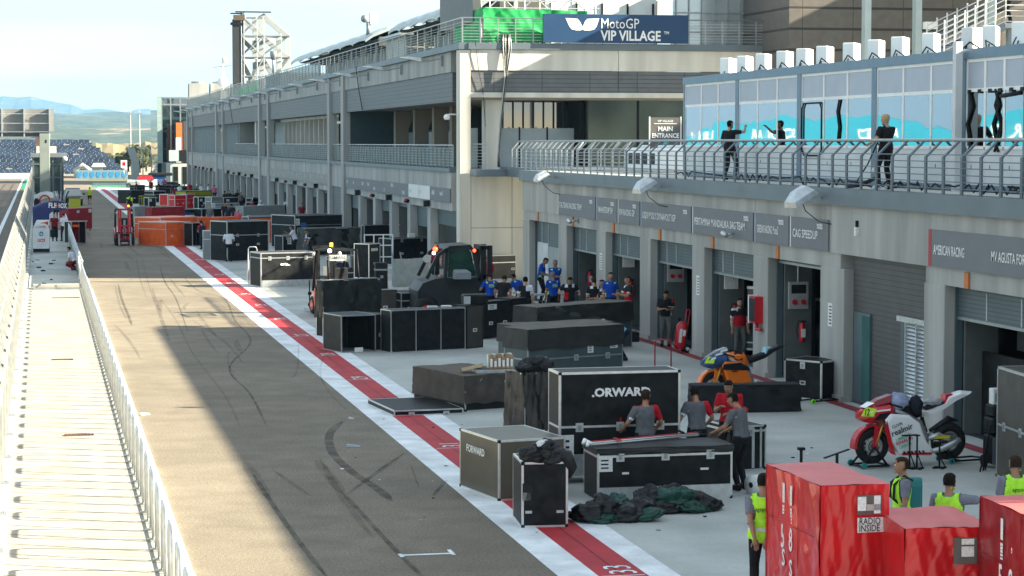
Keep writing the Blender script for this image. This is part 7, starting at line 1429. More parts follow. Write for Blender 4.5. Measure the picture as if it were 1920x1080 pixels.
        if top == 'blkred2': return K['red'] if z < .3 and not arm else (K['white'] if (arm and ft[k] > .6) or (z > .42 and x > .06) else K['blk'])
        if top == 'blkpatch': return K['red'] if nm == 'uarm0' and ft[k] < .3 else (K['white'] if (not arm and x < -.13 and z < .2) else K['blk'])
        if top == 'navyred': return K['red'] if (arm or z > .42 or x > .12) else K['navy']
        if top == 'blkwhite': return K['white'] if (z > .3 and x > .02) or (arm and ft[k] > .5) else K['blk']
        if top == 'navyhiv': return K['lime'] if z > .36 and x < .0 or (abs(x) > .11 and z > .2 and x > 0) else K['blk']
        return K[top]
    shell('shirt', shirt, .014, pat)
    if legs: 
        def tr_(k):
            if fn[k] == 'torso': return fc[k][2] <= .03
            if fn[k][:5] == 'thigh': return ft[k] < (.9 if shorts else 2)
            return fn[k][:4] == 'shin' and ft[k] < .93 and not shorts
        shell('trousers', tr_, .011, lambda k: K[legs])
    shell('shoes', lambda k: fn[k][:4] == 'foot' or (fn[k][:4] == 'shin' and ft[k] > .96), .008, lambda k: K['white'] if hair == 'blond' or 'white shoes' in lb else K['blk'])
    if hair: shell('hair', lambda k: fn[k] == 'head' and (fh[k][2] > .055 or (fh[k][1] < .0 and fh[k][2] > -.045 and abs(fh[k][0]) < .12 and not (abs(fh[k][0]) > .07 and fh[k][1] > -.035))) and not (fh[k][1] > .06 and fh[k][2] < .075), .012, lambda k: HAIR[hair])
    if cap: shell('cap', lambda k: fn[k] == 'head' and fh[k][2] > .045, .02, lambda k: K[cap])
    if vest:
        shell('vest', lambda k: (fn[k] == 'torso' and fc[k][2] > -.13 and not (ft[k] > .95 and abs(fc[k][0]) < .07) and abs(fc[k][0]) < .168) or (fn[k][:5] == 'thigh' and ft[k] < .12), .03, lambda k: K['white'] if (.02 < fc[k][2] < .06) else K[vest])
    if vox < .03:
        e = MB()
        for sx in (-1, 1): e.ball(hc+hr @ V((sx*.032, .088, .012)), .011, M_white, 6, 5); e.ball(hc+hr @ V((sx*.032, .096, .012)), .006, M_blk2, 5, 4); e.bar(hc+hr @ V((sx*.016, .098, .034)), hc+hr @ V((sx*.05, .09, .034)), .01, .008, HAIR['dark'])
        e.bar(hc+hr @ V((-.022, .089, -.056)), hc+hr @ V((.022, .089, -.056)), .008, .008, pm('lips', (.3, .1, .08), .5)); e.build('face_features', o)
    # hands
    e = MB()
    for i, sx in enumerate((-1, 1)):
        d = (wr[i]-el[i]).normalized(); side = d.cross(V((0, 0, 1)));
        side = V((1, 0, 0)) if side.length < .1 else side.normalized(); up = side.cross(d); p0 = wr[i]+d*.01; f = d*.9-up*.3
        e.loft([[tuple(p0+d*t+side*a*w2+up*b*th) for a, b in ((-1, -1), (1, -1), (1, 1), (-1, 1))] for t, w2, th in ((0, .024, .018), (.04, .038, .015), (.085, .038, .012))], m)
        for fi in range(4):
            b0 = p0+d*.082+side*(-.028+.019*fi); ln = (.062, .074, .07, .055)[fi]; b1 = b0+f.normalized()*ln*.5; b2 = b1+(f-up*.7).normalized()*ln*.5; e.path([b0, b1, b2], [.009, .0085, .006], m, 6)
        tb0 = p0+d*.03-side*sx*.03; e.path([tb0, tb0-side*sx*.03+d*.03-up*.01, tb0-side*sx*.035+d*.06-up*.025], [.011, .01, .007], m, 6)
    # merge hand faces into the body mesh
    nv = len(me.vertices); allv = [tuple(v) for v in co]+e.v; allf = faces+[tuple(i+nv for i in f) for f in e.f]
    nm_ = bpy.data.meshes.new('person'); nm_.from_pydata(allv, [], allf); nm_.materials.append(m); nm_.polygons.foreach_set('use_smooth', [True]*len(allf)); nm_.update(); o.data = nm_; bpy.data.meshes.remove(me)
    if pack:
        b = MB(); cc = q(0, -.17, .28); b.loft([[tuple(cc+tb @ V((x*w2, y*.09-.0, z))) for x, y in ((-1, -.6), (-.6, -1), (.6, -1), (1, -.6), (1, 1), (-1, 1))] for z, w2 in ((-.22, .12), (-.18, .15), (.1, .15), (.18, .11), (.2, .06))], pm('teal_pack', (.02, .16, .17), .7)); b.build('backpack', o)
        b = MB()
        for sx in (-1, 1): b.path([q(sx*.1, -.12, .45), q(sx*.11, 0, .52), q(sx*.12, .14, .4), q(sx*.12, .15, .2), q(sx*.14, 0, .08)], .02, M_blk2, 6)
        b.build('strap', o)
    if logo:
        b = MB(); yb = -.185 if vest or top == 'crew' else -.155
        for tx, z, h, mt in logo: b.text(tx, q(0, yb if lean < 60 else yb-.02, z), tb @ V((1, 0, 0)), tb @ V((0, 0, 1)), h, mt, .02, .9, 'CENTER', .004)
        b.build('back_lettering', o)
    # place
    hd = R_(face); o.rotation_euler = (0, 0, hd); o.scale = (s, s, s)
    if at_head: 
        hw = Matrix.Rotation(hd, 3, 'Z') @ (hc*s); P = onZ(at_head[0], at_head[1], z0+(hc.z+.11)*s); loc = V((P.x-hw.x, P.y-hw.y, z0))
        if loc.x > 17.7 and at_head[0] > 980 and z0 == 0:
            Xc = 18.25 if at_head[0] == 1249 else 17.6; up = .3 if at_head[0] in (1023, 1041, 1145, 1177) else 0; P = onX(at_head[0], at_head[1], Xc+hw.x); zz_ = P.z-(hc.z+.11)*s; loc = V((Xc, P.y-hw.y, up))
            if up: STEPS.append((loc.x, loc.y))
    else: loc = V((c.x, c.y, z0))
    o.location = loc; tag(o, lb, 'person', group); return o, loc
def by(px, py, *a, **k): return person(None, *a, at_head=(px, py), **k)
HIV = [('agsport', .30, .055, M_blk2)]
# foreground guards in vests
V1 = dict(top='lgrey', vest='lime', skin=1, vox=.02, logo=HIV)
by(1432, 888, -20, 'man in lime vest with hands clasped behind him, left of the tall red crate', H=1.78, lh=(-.1, -.24, .86), rh=(.06, -.26, .88), **V1)
by(1690, 858, 78, 'man with short brown hair, lime vest and teal backpack looking left behind the red crates', hair='brown', pack=True, H=1.76, **{**V1, 'logo': None})
by(1781, 888, -35, 'dark-haired man in lime vest resting one arm on the right-hand red crate', H=1.76, rh=(.62, .32, 1.36), **V1)
by(1903, 855, -5, 'man in lime vest with cropped hair, cut by the right edge', hair='brown', H=1.78, **V1)
# grey-red team
G = dict(top='greyred', legs='blk', vox=.02, skin=1)
by(1211, 731, 8, 'man in grey and red shirt seen from behind, left of three before the lettered trunk', H=1.78, lh=(-.3, .28, 1.0), rh=(.32, .25, .98), hy=-35, **{**G}, hair='brown')
by(1302, 727, 4, 'man in grey and red shirt bending his head, middle of three, seen from behind', H=1.74, lh=(-.28, .3, .98), rh=(.3, .28, .98), lean=8, hp=20, **G)
by(1366, 714, 150, 'man in red shirt facing the camera behind his colleague in grey', top='red', legs='blk', H=1.78, lh=(-.05, .25, 1.08), rh=(.1, .32, 1.2), hp=25, vox=.02, skin=1)
person(onZ(1390, 919), 42, 'man in grey shirt and black trousers at the end of the long trunk', H=1.8, lh=(-.2, .42, 1.0), rh=(.1, .4, .98), lean=10, hp=20, **{**G, 'top': 'greyred'})
# man with papers
by(1249, 529, 168, 'man in black shirt and grey trousers reading papers in front of the garage pillar', top='blkpatch', legs='khaki', H=1.78, lh=(-.08, .3, 1.12), rh=(.1, .28, 1.14), hp=28, vox=.024, skin=1, feet=((-.09, .05), (.1, -.08)))
P = onZ(1252, 575, 1.2); mb = MB(); mb.box(P.x-.02, P.y-.12, 1.2, P.x+.2, P.y-.02, 1.21, M_label); tag(mb.build('paper_sheet'), 'white paper held by the man reading beside the garage pillar', 'paper')
c = onZ(1393, 660); person(Vector((19.3, yX(1388, 19.3), 0)), 180, 'man in black and red standing inside the fifth garage beside the wrapped panel', top='blkred2', legs='khaki', H=1.76, vox=.03, hair='brown')
# blue crew and black-red group by the doors
C_ = dict(top='crew', legs='blk', vox=.026, skin=1)
LG = [('AUTO', .32, .05, M_label), ('CORP', .26, .06, K['lime'])]
by(1023, 484, 250, 'crew member in blue shirt looking down, left of the pair by the corner pillar', lh=(-.1, .3, 1.0), rh=(.1, .3, 1.02), hp=30, lean=8, **C_)
by(1041, 488, 175, 'crew member in blue shirt with arms folded, right of the pair by the corner pillar', lh=(.08, .2, 1.1), rh=(-.08, .22, 1.12), hair='grey', **{k: v for k, v in C_.items()})
by(1036, 510, 10, 'grey-haired crew member in blue shirt seen from behind before the pair', hair='grey', logo=LG, **C_)
by(1069, 520, 178, 'stocky man in black and red shirt leaning on the farthest long trunk', top='blkred', legs='blk', vox=.026, lean=10, hp=25, lh=(-.3, .25, 1.1), rh=(.3, .25, 1.1), skin=1)
by(1113, 521, 5, 'man in black and red shirt with white shoulders seen from behind', top='blkred', legs='blk', vox=.026, hair='brown', hp=10)
by(1128, 517, 90, 'man in black and red shirt in profile just right of the one seen from behind', top='blkred', legs='blk', vox=.026, skin=1, hair='brown', lh=(-.1, .32, 1.1), rh=(.15, .3, 1.1))
by(1145, 496, 180, 'crew member in blue shirt standing behind the men in black and red', **C_)
by(1177, 507, 95, 'man in red and black shirt in profile at the second pillar, leaning on the trunk', top='blkred2', legs='blk', vox=.026, skin=1, hair='brown', lh=(-.15, .35, 1.15), rh=(.1, .38, 1.16))
by(1132, 598, 85, 'bald man in pale blue shirt bending down between the long covered trunks', top='sky', legs='navy', hair=None, lean=75, crouch=.1, lh=(-.15, .62, .6), rh=(.15, .6, .6), vox=.026)
by(826, 514, -60, 'bald man in blue crew shirt bending over the three-panel case', hair=None, lean=18, hp=25, lh=(-.2, .4, .98), rh=(.2, .42, .98), **{**C_, 'skin': 0})
by(917, 513, 5, 'crew member in blue shirt seen from behind at the square black case', lean=6, hp=25, lh=(-.3, .25, 1.1), rh=(.3, .25, 1.1), logo=LG, hair='brown', **C_)
by(946, 517, -25, 'person in plain black bending between two blue shirts', top='blk', legs='blk', lean=25, hp=20, vox=.026, skin=1)
by(963, 514, 30, 'crew member in blue and lime shirt leaning left by the ring emblem case', lean=32, hp=20, lh=(-.25, .45, .95), rh=(.2, .45, .95), hair='dark', **C_)
by(985, 519, -10, 'man in black and white shirt at the corner pillar behind the blue shirts', top='blkwhite', legs='blk', vox=.026)
# forklift driver
by(641, 478, 10, 'forklift driver in dark blue seated under the roof of the red forklift', top='navy', legs='navy', hair='brown', crouch=.32, z0=.45, feet=((-.12, .42), (.12, .42)), lh=(-.2, .4, .95), rh=(.2, .4, .95), vox=.03)
# middle distance
M_ = dict(vox=.032)
by(428, 430, 5, 'man in white team shirt and black trousers seen from behind at the grey case', top='white', legs='blk', hair='grey', lh=(-.2, .25, 1.0), rh=(.2, .25, 1.0), hp=25, lean=6, **M_)
by(377, 414, 20, 'man in navy and red overalls bending at the sheeted orange cases, left one of two', top='navyred', legs='navy', lean=28, lh=(-.1, .5, 1.0), rh=(.2, .5, 1.0), **M_)
by(402, 414, 60, 'man in navy and orange overalls bending, right one of two at the orange cases', top='org', legs='navy', lean=40, lh=(-.1, .5, .8), rh=(.2, .5, .8), hair='brown', **M_)
by(546, 423, 80, 'dark-haired man in white shirt reaching up beside the open silver case', top='white', legs='blk', lean=18, lh=(-.1, .5, 1.2), rh=(.2, .5, 1.3), skin=1, **M_)
by(574, 430, 110, 'man in black and white striped shirt bending with something orange in his hand', top='blkwhite', legs='blk', lean=45, lh=(-.1, .5, .7), rh=(.2, .5, .7), skin=1, **M_)
by(817, 455, 160, 'man with dark hair behind the cab of the big dark forklift', top='dred', legs='blk', **M_)
by(963, 451, 90, 'mechanic in dark shirt with orange side at the black case by the end wall', top='org', legs='blk', skin=1, lean=12, hp=15, lh=(-.1, .35, 1.0), rh=(.1, .35, 1.0), **M_)
by(472, 375, 170, 'person with grey cap seated in dark red, left of the pair behind the grey cloth', top='dred', legs='blk', cap='lgrey', **M_)
by(489, 376, 175, 'person with white cap in white top, right of the pair behind the grey cloth', top='white', legs='blk', cap='white', **M_)
by(538, 372, 185, 'person in black shirt with white sleeve standing by the far doors', top='blkwhite', legs='blk', **M_)
by(566, 381, 178, 'person in dark red standing in a far garage doorway', top='dred', legs='dred', **M_)
by(446, 392, 170, 'bare-armed man sitting at the open black case in the far group', top='pink', legs='blk', hair=None, **M_)
by(243, 364, -15, 'marshal in black with lime shoulder stripes beside the pale grey case', top='navyhiv', legs='blk', H=1.8, **M_)
by(168, 351, 178, 'man in yellow shirt and black shorts walking down the lane beside the SUV', top='yel', legs='blk', shorts=True, feet=((-.1, .15), (.1, -.15)), **M_)
by(119, 400, 20, 'man in white shirt and dark trousers leaning on the walkway rail beside the navy stand', top='white', legs='blk', cap='navy', lean=8, feet=((-.2, -.1), (.12, .1)), z0=.1, **M_)
by(129, 463, 60, 'person in white and dark red crouching against the walkway rail', top='white', legs='dred', crouch=.5, lean=35, lh=(-.1, .4, .4), rh=(.1, .4, .4), z0=.1, **M_)
by(102, 400, 190, 'dark figure with red shoulders standing under the navy arch', top='dred', legs='blk', z0=.1, **M_)
by(104, 368, 180, 'figure in grey among the kit behind the white roofed stand', top='grey', legs='blk', z0=.1, **M_)
random.seed(21)
tops = ['blk', 'dred', 'navy', 'white', 'grey', 'pink', 'blkwhite', 'red', 'blue']
far = [(308, 333, 'pink', 'person in pink top at the pole of the farthest tent'), (297, 340, 'blk', 'person in black under the farthest poles'), (322, 344, 'navy', 'person in navy in the farthest row of cases'), (336, 346, 'white', 'person in white with dark hair among the farthest dark cases'), (328, 349, 'dred', 'person in dark red bending among the farthest dark cases'), (346, 345, 'blk', 'person in black right of the one in white in the farthest row'), (356, 342, 'red', 'person in red at the first far doors'), (376, 345, 'white', 'white topped person behind the navy dark case, left of three'), (390, 345, 'white', 'white topped person behind the navy dark case, middle of three'), (402, 347, 'pink', 'pink topped person behind the navy dark case, right of three'), (421, 358, 'blk', 'person in black at the fourth group of far doors, left of the huddle'), (429, 357, 'blk', 'second person in the dark huddle before the far doors'), (437, 359, 'navy', 'person in navy crouching in the dark huddle'), (445, 356, 'blk', 'tallest person in the dark huddle before the far doors'), (451, 360, 'grey', 'person in grey at the right end of the dark huddle'), (463, 353, 'blk', 'dark figure in a far doorway above the dark huddle'), (518, 350, 'blk', 'dark figure standing in the doorway left of the one with white sleeve'), (421, 380, 'blk', 'dark-haired head above the grey panel case, left of three'), (428, 384, 'navy', 'dark-haired head above the grey panel case, middle of three'), (434, 382, 'blk', 'dark-haired head above the grey panel case, right of three'), (590, 360, 'dred', 'figure in dark red deep in a far doorway'), (255, 340, 'blk', 'person in black beside the display car'), (283, 337, 'dred', 'person in dark red beside the covered blue load'), (393, 385, 'grey', 'person in grey behind the open black case with silver rim')]
for px, py, tp, lb in far: by(px, py, random.choice((0, 170, 90, 200, 30)), lb, top=tp, legs='blk', vox=.045, hair=random.choice(('dark', 'brown', 'dark', 'grey')), lean=random.choice((0, 8, 20)), skin=random.choice((0, 1)))
# terrace people
Z5 = 5.01
person(Vector((XC-.75, yX(1367, XC-.75), 0)), -60, 'slim dark-haired man in black T-shirt leaning one hand on a cabin post on the terrace', top='blk', legs='blk', H=1.78, vox=.022, z0=Z5, rh=(.28, .36, 1.52), lh=(-.22, .05, .85), feet=((-.1, -.1), (.12, .1)), skin=0)
person(Vector((XC-1.1, yX(1660, XC-1.1), 0)), 20, 'blond man in black T-shirt standing on the terrace, one hand at his chest', top='blk', legs='blk', hair='blond', H=1.8, vox=.022, z0=Z5, lh=(-.3, .2, 1.05), rh=(.02, .3, 1.1), hy=30, feet=((-.2, 0), (.16, .05)))
P = onX(1640, 330, XC-1.3); mb = MB(); mb.path([(XC-1.3, P.y+1.4, 5.03), (XC-1.2, P.y+.7, 5.6), (XC-1.1, P.y+.1, 6.3)], .018, M_blk2, 5); mb.path([(XC-1.4, P.y+1.5, 5.05), (XC-1.5, P.y+.4, 5.1), (XC-1.3, P.y-.2, 5.3), (XC-1.2, P.y+.3, 5.45)], .05, M_blk2, 6); mb.ball((XC-1.3, P.y, 5.45), .08, M_label, 8, 6); tag(mb.build('cleaning_lance'), 'black pole and hose of a cleaning device beside the blond man', 'hose')
person(Vector((LAND[0]+.55, LAND[1], 0)), 70, 'dark-haired person in black on the stair landing, left of two at the top right', top='blk', legs='blk', z0=LAND[2], vox=.03, H=1.7, lh=(-.1, .3, 1.1), rh=(.1, .3, 1.1))
person(Vector((LAND[0]+1.4, LAND[1]+.3, 0)), 90, 'dark-haired person in black on the stair landing, right of two and cut by the frame', top='blk', legs='blk', z0=LAND[2], vox=.03, H=1.75)
person(Vector((XF+1.0, 121, 0)), 180, 'person sitting at the balcony railing among chairs, behind the perforated sheet', top='white', legs='khaki', z0=4.92, vox=.04, crouch=.35, feet=((-.1, .4), (.1, .4))) if False else None

for (x, y), lb in zip(STEPS, ('low black step case under the left one of the pair by the corner pillar', 'low black step case under the right one of the pair by the corner pillar', 'low black step case under the man in blue behind the black and red shirts', 'low black step case under the man in red and black at the second pillar')):
    mb = MB(); mb.rbox(x-.3, y-.22, 0, x+.3, y+.26, .298, M_blk, .02); tag(mb.build('step_case'), lb, 'case')
# ================================================================== motorcycles
def moto(origin, rz, lb, A, Bc, C, scheme, half=False):
    """local: x forward, y left, z up; wheelbase 1.42. A main colour, Bc second, C accent"""
    t = thing('racing_motorcycle', lb, 'motorcycle', origin, rz); local(t)
    M_fk = pm('fork_gold', (.6, .38, .08), .3, .8); M_fr = pm('frame_grey', (.3, .31, .31), .4, .6); M_cb = pm('carbon', (.015, .015, .017), .35, 0, .3, 20)
    def wheel(x, r, w, rim, nm):
        mb = MB(); mb.torus((x, 0, r), (0, 1, 0), r-w, w, M_rub, 36, 10, 1.15); o = mb.build(nm, t)
        mb = MB(); mb.disc((x, 0, r), (0, 1, 0), r-w*1.55, .1, rim, 36, r-w*2.1)
        for k in range(6): a = k*math.pi/3+.3; mb.bar((x, 0, r), (x+math.cos(a)*(r-w*1.9), 0, r+math.sin(a)*(r-w*1.9)), .03, .045, rim)
        mb.disc((x, 0, r), (0, 1, 0), .05, .12, rim, 16); mb.build('rim', o)
        mb = MB()
        for y in ((-.075, .075) if nm == 'front_wheel' else (-.07,)): mb.disc((x, y, r), (0, 1, 0), .155, .006, M_galv, 30, .105); mb.disc((x, y, r), (0, 1, 0), .09, .005, M_steel, 20, .05)
        mb.build('brake_disc', o); return o
    wheel(1.42, .30, .062, M_cb, 'front_wheel')
    if not half: wheel(0, .315, .082, M_galv, 'rear_wheel')
    for y in (-.1, .1): mb = MB(); mb.tube((1.40, y, .32), (1.23, y, .78), .026, M_fk, 10); mb.tube((1.26, y, .7), (1.14, y, 1.0), .034, M_cb, 10); mb.build('fork_leg', t)
    mb = MB(); 
    pr = [(1.42+.36*math.cos(a), .30+.355*math.sin(a)) for a in np.linspace(-.1, 2.45, 12)]+[(1.42+.31*math.cos(a), .30+.32*math.sin(a)) for a in np.linspace(2.45, -.1, 12)]
    mb.prism(pr, A, (0, -.08, 0), (1, 0, 0), (0, 0, 1), (0, .16, 0)); 
    for y in (-.115, .085): mb.prism([(1.30, .62), (1.42, .64), (1.47, .25), (1.38, .22)], A, (0, y, 0), (1, 0, 0), (0, 0, 1), (0, .03, 0), .1)
    mb.build('front_fender', t)
    # fairing: nose
    mb = MB(); rings = []
    for x, z0, z1, w in ((1.70, .77, .83, .05), (1.60, .70, .91, .13), (1.46, .67, .98, .19), (1.30, .69, 1.01, .2), (1.12, .76, 1.03, .18)):
        zm = (z0+z1)/2; rings.append([(x, -w*.5, z0), (x, w*.5, z0), (x, w, zm-.04), (x, w*.92, zm+.06), (x, w*.4, z1), (x, -w*.4, z1), (x, -w*.92, zm+.06), (x, -w, zm-.04)])
    mb.loft(rings, Bc if scheme == 'o' else A); mb.build('nose_fairing', t)
    mb = MB(); mb.loft([[(1.60, -.06, .86), (1.60, .06, .86), (1.60, .05, .92), (1.60, -.05, .92)], [(1.36, -.14, .98), (1.36, .14, .98), (1.34, .08, 1.06), (1.34, -.08, 1.06)], [(1.14, -.14, 1.02), (1.14, .14, 1.02), (1.10, .08, 1.13), (1.10, -.08, 1.13)]], pm('screen_'+scheme, (.10, .13, .17) if scheme == 'o' else (.22, .02, .03), .08, 0, .1, 2)); mb.build('windscreen', t)
    # side fairing, both sides
    side = [(1.22, .84), (1.30, .74), (1.24, .60), (1.16, .36), (1.02, .16), (.46, .12), (.40, .2), (.52, .34), (.60, .50), (.66, .66), (.86, .80)]
    for y in (-.25, .17): mb = MB(); mb.prism(side, A if scheme == 'o' else Bc, (0, y, 0), (1, 0, 0), (0, 0, 1), (0, .08, 0), .14); mb.build('side_fairing', t)
    for y in (-.262, .252):
        mb = MB(); s_ = -1 if y < 0 else 1; d = (0, .01, 0)
        if scheme == 'w':
            mb.prism([(1.28, .72), (1.33, .6), (1.22, .2), (1.12, .16), (1.2, .4)], A, (0, y, 0), (1, 0, 0), (0, 0, 1), d); mb.prism([(1.0, .2), (1.0, .155), (.45, .14), (.46, .18)], A, (0, y, 0), (1, 0, 0), (0, 0, 1), d)
            r = (-1, 0, .32) if s_ > 0 else (1, 0, -.32); yy = y+.012*s_+(.0 if s_ > 0 else 0); u = (.3, 0, 1)
            if s_ > 0:
                mb.text('realmir', (1.20, yy+.01, .47), r, u, .10, M_blk2, .02, 1); mb.text('UMBRIR', (1.13, yy+.01, .385), r, u, .05, pm('green_txt', (.05, .5, .25), .5), .02, 1.2); mb.text('RINALDI', (1.12, yy+.01, .32), r, u, .055, A, .02, 1.1); mb.text('CLIVIR', (1.20, yy+.01, .60), r, u, .05, M_blk2, .02, 1); mb.text('URBAN', (1.06, yy+.01, .26), r, u, .05, MATS['green_txt'], .02, 1)
            for k in range(6): mb.prism([(.96-k*.07, .17), (.93-k*.07, .17), (.96-k*.07, .22), (.99-k*.07, .22)], M_blk, (0, y+.004*s_, 0), (1, 0, 0), (0, 0, 1), d)
        else:
            mb.prism([(1.28, .78), (1.3, .66), (.6, .62), (.66, .7), (.86, .8)], M_cb, (0, y, 0), (1, 0, 0), (0, 0, 1), d)
            if s_ > 0: mb.text('GP', (1.1, y+.02, .6), (-1, 0, 0), (0, 0, 1), .13, M_cb, .03, 1)
        mb.build('graphics', t)
    # number plate on nose (left side visible)
    mb = MB(); mb.add([(1.66, .085, .80), (1.50, .2, .80), (1.44, .19, .92), (1.58, .10, .95)], [(0, 1, 2, 3)], C)
    mb.add([(1.67, .09, .81), (1.51, .206, .81), (1.45, .198, .92), (1.59, .11, .955)], [(0, 1, 2, 3)], C); 
    if scheme == 'w': mb.text('12', (1.64, .125, .82), (-.8, .6, .0), (-.2, -.1, 1), .11, M_blk2, .02, .6)
    mb.build('number_field', t)
    if scheme == 'w':
        mb = MB(); mb.add([(1.60, -.09, .935), (1.60, .09, .935), (1.44, .12, 1.01), (1.44, -.12, 1.01)], [(0, 1, 2, 3)], Bc); mb.add([(1.56, .17, .86), (1.2, .215, .89), (1.2, .215, .92), (1.55, .17, .885)], [(0, 1, 2, 3)], Bc); mb.add([(1.5, .2, .73), (1.22, .225, .76), (1.2, .225, .86), (1.4, .215, .84)], [(0, 1, 2, 3)], M_blk); mb.build('nose_stripe', t)
    # tank, seat, tail
    mb = MB(); tk = A if scheme == 'o' else M_cb; rings = []
    for x, z0, z1, w in ((1.1, .82, .95, .09), (1.02, .78, 1.0, .14), (.85, .76, 1.02, .16), (.68, .74, 1.0, .14), (.55, .74, .88, .09)): rings.append([(x, -w, z0), (x, w, z0), (x, w, (z0+z1)/2+.05), (x, w*.55, z1), (x, -w*.55, z1), (x, -w, (z0+z1)/2+.05)])
    mb.loft(rings, tk, smooth=False); mb.build('fuel_tank', t)
    if scheme == 'o': 
        mb = MB(); 
        for y in (-.165, .165): mb.add([(.95, y, .84), (.75, y, .84), (.72, y*.62, 1.02), (.93, y*.62, 1.07)], [(0, 1, 2, 3)], M_cb); mb.add([(.62, y*.97, .83), (.5, y*.9, .83), (.52, y*.6, .93), (.64, y*.66, .96)], [(0, 1, 2, 3)], M_cb)
        mb.cut(); mb.build('checker_patch', t)
    mb = MB(); tl = Bc if scheme == 'w' else M_cb; mb.prism([(.62, .80), (.50, .74), (.16, .84), (-.12, 1.0), (-.42, 1.12), (-.22, 1.14), (.04, 1.06), (.12, .95), (.4, .86)], tl, (0, -.13, 0), (1, 0, 0), (0, 0, 1), (0, .26, 0), .22); mb.build('tail', t)
    mb = MB(); mb.loft([[(.46, -.1, .86), (.46, .1, .86), (.46, .08, .89), (.46, -.08, .89)], [(.14, -.11, .94), (.14, .11, .94), (.14, .08, .98), (.14, -.08, .98)]], M_blk2); mb.loft([[(.12, -.1, .95), (.12, .1, .95), (.1, .07, 1.09), (.1, -.07, 1.09)], [(-.02, -.09, 1.0), (-.02, .09, 1.0), (-.04, .06, 1.1), (-.04, -.06, 1.1)]], A if scheme == 'w' else MATS['sky_panel']); mb.build('seat', t)
    # frame, engine, swingarm, exhaust
    mb = MB()
    for y in (-.15, .13): mb.path([(1.08, y, .88), (.85, y, .78), (.62, y, .66), (.5, y, .42), (.48, y, .26)], [.045, .05, .055, .05, .04], M_fr, 8)
    mb.build('frame', t)
    if not half:
        mb = MB(); mb.rbox(.5, -.17, .2, .98, .17, .62, M_steel, .04); mb.disc((.62, .18, .36), (0, 1, 0), .1, .05, M_fr, 20); mb.build('engine', t)
        mb = MB()
        for y in (-.13, .11): mb.path([(.48, y, .38), (.25, y, .44), (.08, y, .36), (0, y, .315)], [.04, .05, .04, .035], M_galv, 8)
        mb.bar((.3, -.14, .43), (.3, .14, .43), .08, .05, M_galv); mb.box(.06, .152, .38, .34, .156, .43, pm('decal_yellow', (.6, .5, .02), .5)); mb.build('swingarm', t)
        mb = MB(); mb.path([(.7, -.1, .2), (.45, .14, .17), (.22, .19, .22), (.02, .2, .3), (-.1, .2, .36)], [.035, .04, .05, .05, .042], M_galv, 10); mb.build('exhaust', t)
        mb = MB(); mb.path([(.35, 0, .5), (.0, .0, .68), (-.18, 0, .64)], [.03, .06, .02], M_cb, 8); mb.build('rear_hugger', t)
        mb = MB(); mb.tube((.42, .0, .48), (.5, 0, .72), .035, M_blk2, 8); mb.disc((0, .1, .315), (0, 1, 0), .1, .008, M_steel, 24, .07); mb.build('shock_and_sprocket', t)
    for sy in (-1, 1): mb = MB(); mb.path([(1.16, sy*.12, .98), (1.12, sy*.24, .97), (1.05, sy*.33, .94)], [.016, .016, .02], M_blk2, 7); mb.build('handlebar', t)
    mb = MB(); mb.path([(.40, .2, .36), (.33, .27, .36)], .014, M_steel, 6); mb.path([(.40, -.2, .36), (.33, -.27, .36)], .014, M_steel, 6); mb.build('foot_peg', t)
    return t
a = onZ(1634, 875); b = onZ(1777, 867); d = (a-b); ang = math.atan2(d.y, d.x)
WB = moto(Vector((b.x, b.y, .05)), ang, 'white and red racing motorcycle on stands with cloths on its tank', M_red, pm('bike_white', (.8, .8, .8), .3, 0, .05, 3, coat=.5), pm('lime_plate', (.5, .75, .03), .5), 'w')
WB.scale = (d.length/1.42,)*3
ux = d.normalized(); uy = Vector((-ux.y, ux.x, 0)); kk = d.length/1.42
def L2W(x, y, z): return Vector((b.x, b.y, .05))+(ux*x+uy*y)*kk+Vector((0, 0, z*kk))
def bundle(c, r, sc, m, lb, name='cloth', seed=1, cat='cloth'):
    mb = MB(Matrix.Translation(c) @ Matrix.Rotation(ang, 4, 'Z')); n, k = 22, 14; ri = []
    for i in range(k+1):
        th = math.pi*(i+.02)/(k+.04); row = []
        for j in range(n):
            ph = 2*math.pi*j/n; p = Vector((math.sin(th)*math.cos(ph), math.sin(th)*math.sin(ph), -math.cos(th))); f = 1+.28*NZ.noise(p*2.3+Vector((seed, 0, 0)))+.14*NZ.noise(p*6+Vector((seed, 3, 0)))
            row.append((p.x*r*sc[0]*f, p.y*r*sc[1]*f, p.z*r*sc[2]*f))
        ri.append(row)
    mb.loft(ri, m, smooth=True); return tag(mb.build(name), lb, cat)
bundle(L2W(.98, .03, 1.0), .19, (1.15, 1.05, .95), pm('pale_blue_cloth', (.27, .32, .45), .8, 0, .2, 9), 'crumpled pale blue cloth lying on the motorcycle tank')
bundle(L2W(.68, .1, .93), .17, (.75, .95, 1.15), pm('black_cloth', (.012, .014, .022), .85), 'black cloth hanging over the middle of the white motorcycle', seed=4)
bundle(L2W(.28, .0, .97), .14, (1.5, .8, .55), pm('clear_plastic', (.33, .33, .34), .3), 'crumpled clear plastic on the motorcycle seat', 'plastic_sheet', 7, 'plastic')
f1 = pstand(L2W(-.42, 0, -.05)-Vector((0, 0, .0)), ang+math.pi, 'paddock stand with teal wheels under the rear wheel of the white motorcycle', wm=pm('teal_wheel', (.02, .22, .2), .5), sc=.95); f1.location = L2W(.05, 0, -.05/kk); 
P = L2W(1.42, 0, -.05/kk); t = thing('front_stand', 'black triangular stand with teal wheels holding the front wheel of the white motorcycle', 'paddock stand', P, ang, 'paddock stands'); local(t)
mb = MB()
